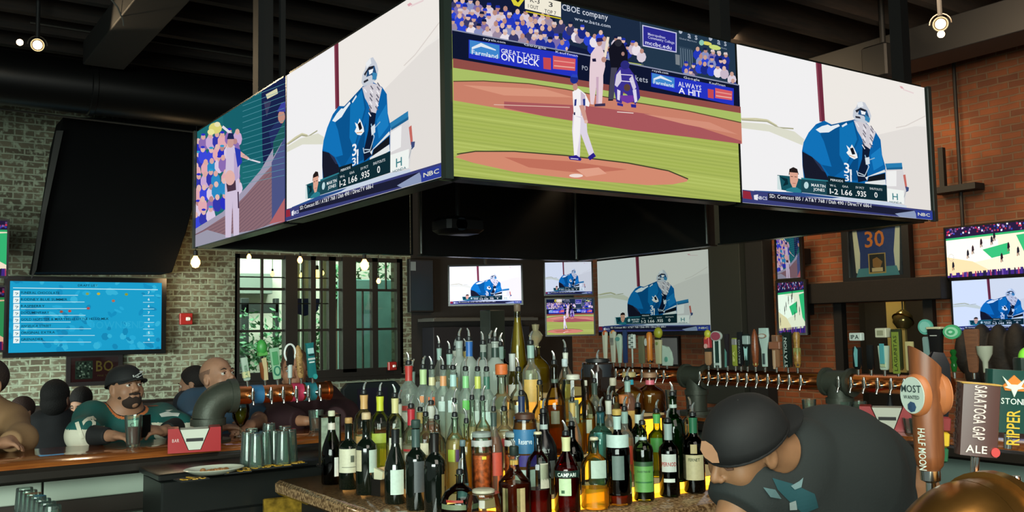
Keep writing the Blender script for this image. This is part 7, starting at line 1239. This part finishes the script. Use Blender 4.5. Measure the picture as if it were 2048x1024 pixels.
# ---------------- generic seated drinker
def torso_person(label, hp, Yh, fw, skinc, shirtc, sh, Ysh, arms=(), s=1.0, hair=None, chub=1.0, eyes=True, sleeve=.5, extra_hair=(), base_z=.62, legs=True, h=.007, low=None, sr=.082):
    root = thing('person', label, 'person'); hc = ony(hp[0], hp[1], Yh); P, L, R_, s = head_prims(hc, fw, UPV, s, chub=chub); nk = hc+Vector((0, .03, -.12*s)); shL, shR = [ony(q[0], q[1], Ysh) for q in sh]
    cen = (shL+shR)/2; ch = cen+Vector((0, .0, -.18)); pel = Vector((cen.x, Ysh+.06, base_z+.16 if low is None else low))
    body = P+[('c', tuple(hc+Vector((0, 0, -.05))), tuple(nk+Vector((0, .02, -.05))), .058*s, .066*s), ('c', tuple(nk), tuple(ch), .09, .12), ('c', tuple(ch), tuple(pel), .13, .14), ('c', tuple(lerp(nk, cen, .5)), tuple(shL), .07, .055), ('c', tuple(lerp(nk, cen, .5)), tuple(shR), .07, .055)]
    shirt = [('c', tuple(lerp(nk, cen, .6)), tuple(ch), .12, .165), ('c', tuple(ch+FLc*.05), tuple(pel+FLc*.05), .165, .17), ('c', tuple(ch-FLc*.05), tuple(pel-FLc*.05), .165, .17), ('c', tuple(lerp(nk, cen, .6)), tuple(shL), .085, .078), ('c', tuple(lerp(nk, cen, .6)), tuple(shR), .085, .078)]
    for i, (e_, w_, hd, upv, ts, curl) in enumerate(arms):
        S_ = (shL, shR)[i]; body += [('c', tuple(S_), tuple(e_), .052, .042), ('c', tuple(e_), tuple(w_), .042, .028)]+hand_prims(w_, hd, upv, ts, 1.0, curl)
        if sleeve <= 1: q = lerp(S_, e_, sleeve); shirt.append(('c', tuple(S_), tuple(e_), sr, sr*.85, dict(cut=[(tuple(q), tuple((e_-S_).normalized()))])))
        else: q = lerp(e_, w_, sleeve-1); shirt += [('c', tuple(S_), tuple(e_), sr, sr*.82), ('c', tuple(e_), tuple(w_), sr*.82, sr*.6, dict(cut=[(tuple(q), tuple((w_-e_).normalized()))]))]
    if not arms:
        for S_ in (shL, shR): e_ = S_+Vector((0, -.04, -.3)); body.append(('c', tuple(S_), tuple(e_), .05, .04)); shirt.append(('c', tuple(S_), tuple(e_), .075, .06))
    if legs:
        for sx in (-1, 1):
            hp_ = pel+FLc*sx*.11; kn = Vector((hp_.x, hp_.y-.3, base_z+.1)); ft = Vector((kn.x, kn.y+.08, base_z-.34)); body += [('c', tuple(hp_), tuple(kn), .08, .055), ('c', tuple(kn), tuple(ft), .05, .04), ('c', tuple(ft), tuple(ft+Vector((0, -.12, -.02))), .04, .033)]
        sdf_mesh([('c', tuple(pel+FLc*sx*.1), tuple(Vector((pel.x+FLc.x*sx*.11, pel.y+FLc.y*sx*.11-.3, base_z+.1))), .11, .075) for sx in (-1, 1)], .012, .03, 'trousers', [mat('#1b1d24', .8)], root)
    sdf_mesh(body, h, .022, 'body', [skin(skinc)], root); sh_o = sdf_mesh(shirt, h+.001, .05, 'shirt', [mat(shirtc, .8, bump=.1, nscale=150)], root, None, 2)
    if eyes: add_eyes(root, L, R_, s)
    if hair: hair_mesh(root, hc, R_, s, *hair)
    return root, hc, pel, sh_o, L, R_
# bald man in blue
P1 = ony(478, 858, 5.0); e1 = ony(392, 868, 5.2); w1 = ony(438, 874, 5.0); e2 = ony(520, 846, 5.2); w2 = ony(502, 852, 5.02)
for q in (e1, w1, e2, w2): q.z = max(q.z, BZ+.045)
r_, hc, pel, so, L, R_ = torso_person('bald man in a slate blue shirt holding a beer goblet behind the iron elbow', (436, 757), 5.45, FLc*.78-FLf*.5+UPV*.28, '#a87c62', '#2b465c', ((388, 808), (498, 812)), 5.5, [(e1, w1, Vector((.9, -.3, 0)), UPV, -1, .5), (e2, w2, P1-w2+Vector((-.02, -.05, 0)), UPV*.6+FLc*.6, 1, .7)], s=1.04, sleeve=.85)
stool(pel.x, pel.y, 'dark round bar stool under the bald man in blue')
hair_mesh(r_, hc, R_, 1.04, '#7a5a48', [((0, .02, 0), (0, -1, .3)), ((0, 0, -.03), (0, 0, 1)), ((0, 0, .05), (0, 0, -1))], r=(.0785, .1, .09))
# man in maroon behind the tap handles
e1 = ony(560, 868, 5.2); w1 = ony(612, 860, 5.0); e2 = ony(688, 858, 5.2); w2 = ony(664, 852, 5.0)
for q in (e1, w1, e2, w2): q.z = max(q.z, BZ+.045)
r_, hc, pel, so, L, R_ = torso_person('man in a dark maroon top, his face hidden behind the left tap handles', (590, 742), 5.48, -FLf+FLc*.1, '#b07c5e', '#30141a', ((528, 806), (650, 800)), 5.52, [(e1, w1, Vector((1, -.2, 0)), UPV, -1, .5), (e2, w2, Vector((-.9, -.2, 0)), UPV, 1, .6)], s=1.03, hair=('#5a3c28', [((0, .03, 0), (0, -1, .4)), ((0, 0, -.02), (0, 0, 1))]), sleeve=1.75, sr=.10)
stool(pel.x, pel.y, 'dark round bar stool under the man in maroon')
# tan jacket person at the left edge
e1 = ony(-60, 880, 5.2); w1 = ony(-20, 888, 5.0); e2 = ony(44, 886, 5.12); w2 = ony(10, 886, 4.98)
for q in (e1, w1, e2, w2): q.z = max(q.z, BZ+.05)
r_, hc, pel, so, L, R_ = torso_person('person in a tan jacket cut off by the left edge of the photo', (-28, 770), 5.4, -FLc*.3-FLf*.8, '#a87c60', '#8a6a48', ((-90, 842), (22, 842)), 5.45, [(e1, w1, Vector((1, -.2, 0)), UPV, -1, .5), (e2, w2, Vector((-1, -.2, 0)), UPV, 1, .5)], hair=('#2a1c16', [((0, .03, 0), (0, -1, .4)), ((0, 0, -.09), (0, 0, 1))]), sleeve=1.7, sr=.075)
b = MB(); decal_z = 0
stool(pel.x, pel.y, 'dark round bar stool under the person in the tan jacket')
# booth guests
BY = 8.6
r_, hc, pel, so, L, R_ = torso_person('dark haired person in black seen from behind between tan jacket and teal jersey', (112, 800), 7.6, FLf, '#6a4a3c', '#0f1216', ((82, 846), (146, 850)), 7.65, s=1.15, hair=('#0a0908', [((0, 0, -.10), (0, 0, 1))], [((0, -.03, -.02), (.08, .08, .08))]), eyes=False, base_z=.45, h=.009)
r_, hc2, pel2, so, L, R_ = torso_person('brown haired guest low in the booth right of the tan jacket', (42, 826), 8.4, -FLf-FLc*.3, '#8a6450', '#1c1a1c', ((22, 868), (70, 868)), 8.4, hair=('#2a1812', [((0, .035, 0), (0, -1, .5)), ((0, 0, -.10), (0, 0, 1))]), base_z=.42, h=.009)
r_, hc3, pel3, so, L, R_ = torso_person('black haired guest in the booth just left of the teal jersey, looking down', (163, 806), 8.4, -FLf-FLc*.1+UPV*-.5, '#b08468', '#2a2c34', ((140, 846), (188, 846)), 8.45, hair=('#0d0b0a', [((0, .045, 0), (0, -1, .6)), ((0, 0, -.02), (0, 0, 1))]), base_z=.42, h=.009)
r_, hc4, pel4, so, L, R_ = torso_person('dark haired guest in profile behind the bald man', (388, 768), 7.0, -FLc*.8+UPV*-.2, '#a87c62', '#20242c', ((372, 806), (420, 806)), 7.0, hair=('#17100d', [((0, .03, 0), (0, -1, .5)), ((0, 0, -.05), (0, 0, 1))]), base_z=.55, h=.009)
# booth bench behind them
a, c_ = ony(-60, 812, 9.0), ony(400, 805, 9.0); root = thing('booth_bench', 'long dark brown booth bench along the whitewashed brick wall', 'bench', (0, 0, 0)); zt_ = ony(200, 806, 9.1).z
b = MB(); b.box(((a.x+c_.x)/2, 9.15, zt_/2), (c_.x-a.x+1.5, .18, zt_), bev=.02); b.build('backrest', mat('#1f1814', .6), root); b = MB(); b.box(((a.x+c_.x)/2, 8.8, .22), (c_.x-a.x+1.5, .52, .44), bev=.02); b.build('seat', mat('#241c17', .6), root)
for (p_, y_) in ((pel2, 8.4), (pel3, 8.45)): pass
for (p_, lab_) in ((pel, 'low dark chair under the person in black seen from behind'), (pel4, 'low dark chair under the guest in profile')):
    r_ = thing('dining_chair', lab_, 'chair', (p_.x, p_.y, 0)); k_ = p_.z-.17; b = MB(); b.box((0, 0, k_-.02), (.42, .42, .04), bev=.01); b.build('seat', black, r_); b = MB(); b.box((0, .21 if p_ is not pel else -.0+.24, k_+.22), (.42, .03, .42), bev=.01); b.build('backrest', black, r_)
    for sx in (-1, 1):
        for sy in (-1, 1): b = MB(); b.box((sx*.19, sy*.19, (k_-.04)/2), (.035, .035, k_-.04)); b.build('leg', black, r_)
# empty chair back right of the maroon man
a = ony(705, 800, 7.2); r_ = thing('bar_chair', 'dark upholstered bar chair back between the maroon man and the bottles', 'chair', (ony(745, 800, 7.2).x, 7.2, 0)); zt_ = ony(745, 764, 7.2).z
b = MB(); b.prism([(-.24, 0, zt_-.42), (.24, 0, zt_-.42), (.27, 0, zt_-.05), (.22, 0, zt_), (-.22, 0, zt_), (-.27, 0, zt_-.05)], (0, .06, 0)); b.build('backrest', mat('#202a2c', .6), r_, bevel=.01); b = MB(); b.prism([(-.14, -.004, zt_-.3), (.14, -.004, zt_-.3), (.14, -.004, zt_-.05), (-.14, -.004, zt_-.05)], (0, .01, 0)); b.build('cushion', mat('#262236', .8), r_); b = MB(); b.box((0, -.2, zt_-.45), (.48, .46, .06), bev=.02); b.build('seat', mat('#262236', .8), r_)
for sx in (-1, 1):
    for sy in (0, 1): b = MB(); b.box((sx*.21, -.38+sy*.38, (zt_-.48)/2), (.04, .04, zt_-.48)); b.build('leg', black, r_)
# dark jackets on the right wall under the far right televisions
a = onx(1985, 700, WX-.1); b = MB(); r6 = random.Random(8)
V = []; 
o = sdf_mesh([('e', tuple(onx(x, y, WX-.16)), (.12, rr*.72, rr*1.7)) for x, y, rr in ((1930, 705, .14), (1965, 700, .17), (2000, 705, .18), (2035, 700, .17), (1950, 740, .14), (2010, 745, .17), (1980, 730, .16))], .012, .02, 'hanging_coats', [mat('#090909', .7, bump=.8, nscale=14)], None); tag(o, 'dark coats hanging on the wall under the far right televisions', 'coats')
b = MB(); b.tube([onx(1915, 672, WX-.04), onx(2050, 670, WX-.04)], .02); tag(b.build('coat_rail', black), 'black rail on the wall carrying the dark coats', 'rail')
# ---------------- bartender
root = thing('person', 'bartender in a backwards black cap and dark grey T-shirt bending over the island', 'person'); SK2 = skin('#946a4a')
def A_(x, y, d): return at(x, y, d)
hc = A_(1490, 896, 2.40); rr_, uu_, ff_ = CR, CU, CF
fwd = (-rr_*.78-uu_*.36-ff_*.46).normalized(); up = (-rr_*.30+uu_*.88-ff_*.30); P, L, R_, s = head_prims(hc, fwd, up, 1.05)
neck = A_(1600, 915, 2.50); sp1 = A_(1665, 945, 2.62); sp2 = A_(1720, 1060, 2.75); pel = A_(1760, 1240, 2.80)
shA = A_(1500, 968, 2.42); shB = A_(1738, 918, 2.72)
elA = A_(1440, 1090, 2.35); wrA = A_(1430, 1190, 2.3); elB = A_(1842, 980, 2.72); wrB = A_(1775, 1075, 2.5)
body = P+[('c', tuple(lerp(hc, neck, .3)), tuple(neck), .066, .072), ('c', tuple(neck), tuple(sp1), .066, .12), ('c', tuple(sp1), tuple(sp2), .13, .13), ('c', tuple(sp2), tuple(pel), .13, .14), ('c', tuple(sp1), tuple(shA), .1, .06), ('c', tuple(sp1), tuple(shB), .1, .065),
  ('c', tuple(shA), tuple(elA), .056, .045), ('c', tuple(elA), tuple(wrA), .045, .03), ('c', tuple(shB), tuple(elB), .062, .05), ('c', tuple(elB), tuple(wrB), .048, .032)]
hdA = (wrA-elA).normalized(); body += hand_prims(wrA, hdA, -rr_, 1, 1.05, .5)
hdB = (wrB-elB).normalized(); body += hand_prims(wrB, hdB, uu_, -1, 1.05, .5)
for sx in (-1, 1):
    hp_ = pel+FLc*sx*.1; kn = Vector((hp_.x+.02, hp_.y+.05, .5)); ft = Vector((hp_.x+.05, hp_.y-.03, .07)); body += [('c', tuple(hp_), tuple(kn), .095, .06), ('c', tuple(kn), tuple(ft), .058, .042), ('c', tuple(ft), tuple(ft+Vector((-.12, .08, -.03))), .04, .035)]
sdf_mesh(body, .006, .024, 'body', [SK2], root)
for sx in (-1, 1): b = MB(); b.tube([L(sx*.019, .0925, .004), L(sx*.031, .0945, .001), L(sx*.043, .087, .003)], .0028*s, 8); b.build('closed_eyelid', mat('#5f4030', .7), root)
shirt = [('c', tuple(lerp(neck, sp1, .0)), tuple(sp1), .105, .178), ('c', tuple(sp1), tuple(sp2), .178, .185), ('c', tuple(sp2), tuple(lerp(sp2, pel, .85)), .185, .175), ('c', tuple(sp1), tuple(shA), .13, .085), ('c', tuple(sp1), tuple(shB), .14, .10), ('c', tuple(A_(1570, 985, 2.46)), tuple(A_(1630, 1060, 2.55)), .10, .14),
  ('c', tuple(shA), tuple(elA), .078, .072, dict(cut=[(tuple(lerp(shA, elA, .36)), tuple((elA-shA).normalized()))])), ('c', tuple(shB), tuple(elB), .086, .08, dict(cut=[(tuple(lerp(shB, elB, .42)), tuple((elB-shB).normalized()))]))]
shirt.append(('e', tuple(lerp(neck, hc, .62)), (.085, .085, .085), dict(sub=True, k=.015)))
S_ = sdf_mesh(shirt, .006, .06, 'shirt', [mat('#262b2a', .9, bump=.15, nscale=160)], root, None, 3)
tr = [('c', tuple(lerp(sp2, pel, .9)), tuple(pel), .17, .17)]+[('c', tuple(pel+FLc*sx*.1), tuple(Vector((pel.x+FLc.x*sx*.1+.02, pel.y+FLc.y*sx*.1+.05, .5))), .125, .09) for sx in (-1, 1)]+[('c', tuple(Vector((pel.x+FLc.x*sx*.1+.02, pel.y+FLc.y*sx*.1+.05, .5))), tuple(Vector((pel.x+FLc.x*sx*.1+.05, pel.y+FLc.y*sx*.1-.03, .12))), .09, .07) for sx in (-1, 1)]
sdf_mesh(tr, .012, .04, 'trousers', [mat('#15171a', .8)], root)
hair_mesh(root, hc, R_, s, '#1c1410', [((0, .0, 0), (0, -1, .0)), ((0, 0, -.03), (0, 0, 1))], r=(.081, .100, .088))
cap = ball_cap(root, L, R_, s, '#141414', -1, True, .006)
arch = MB(); arch.add([((x-1418)*2.3/F, -(y-905)*2.3/F, 0) for x, y in ((1404, 884), (1412, 884), (1424, 892), (1433, 906), (1437, 924), (1424, 924), (1410, 914), (1402, 900))], [tuple(range(8))])
decal(root, 'cap_opening', cap, arch, SK2, A_(1418, 905, 2.1), CR, CU, -CF, .006)
def px_poly(pts): # graphic outline traced on the shirt front
    o_ = A_(1600, 1000, 2.3); d0 = 2.3; b = MB(); b.add([((x-1600)*d0/F, -(y-1000)*d0/F, 0) for x, y in pts], [tuple(range(len(pts)))]); return b
for nm, c_, pts in (('chest_graphic', '#1c4a50', [(1552, 962), (1600, 978), (1645, 1000), (1655, 1030), (1620, 1040), (1585, 1008), (1562, 985)]), ('chest_graphic_fin', '#6f8a8c', [(1592, 980), (1612, 972), (1621, 966), (1615, 984), (1600, 988)]), ('chest_graphic_light', '#4f6a6c', [(1530, 978), (1556, 984), (1570, 1004), (1545, 998)]), ('chest_graphic_teeth', '#8a9694', [(1588, 1014), (1602, 1010), (1606, 1030), (1590, 1030)])):
    decal(root, nm, S_, px_poly(pts), mat(c_, .8), A_(1600, 1000, 2.3), CR, CU, -CF, .003 if nm == 'chest_graphic' else .006)
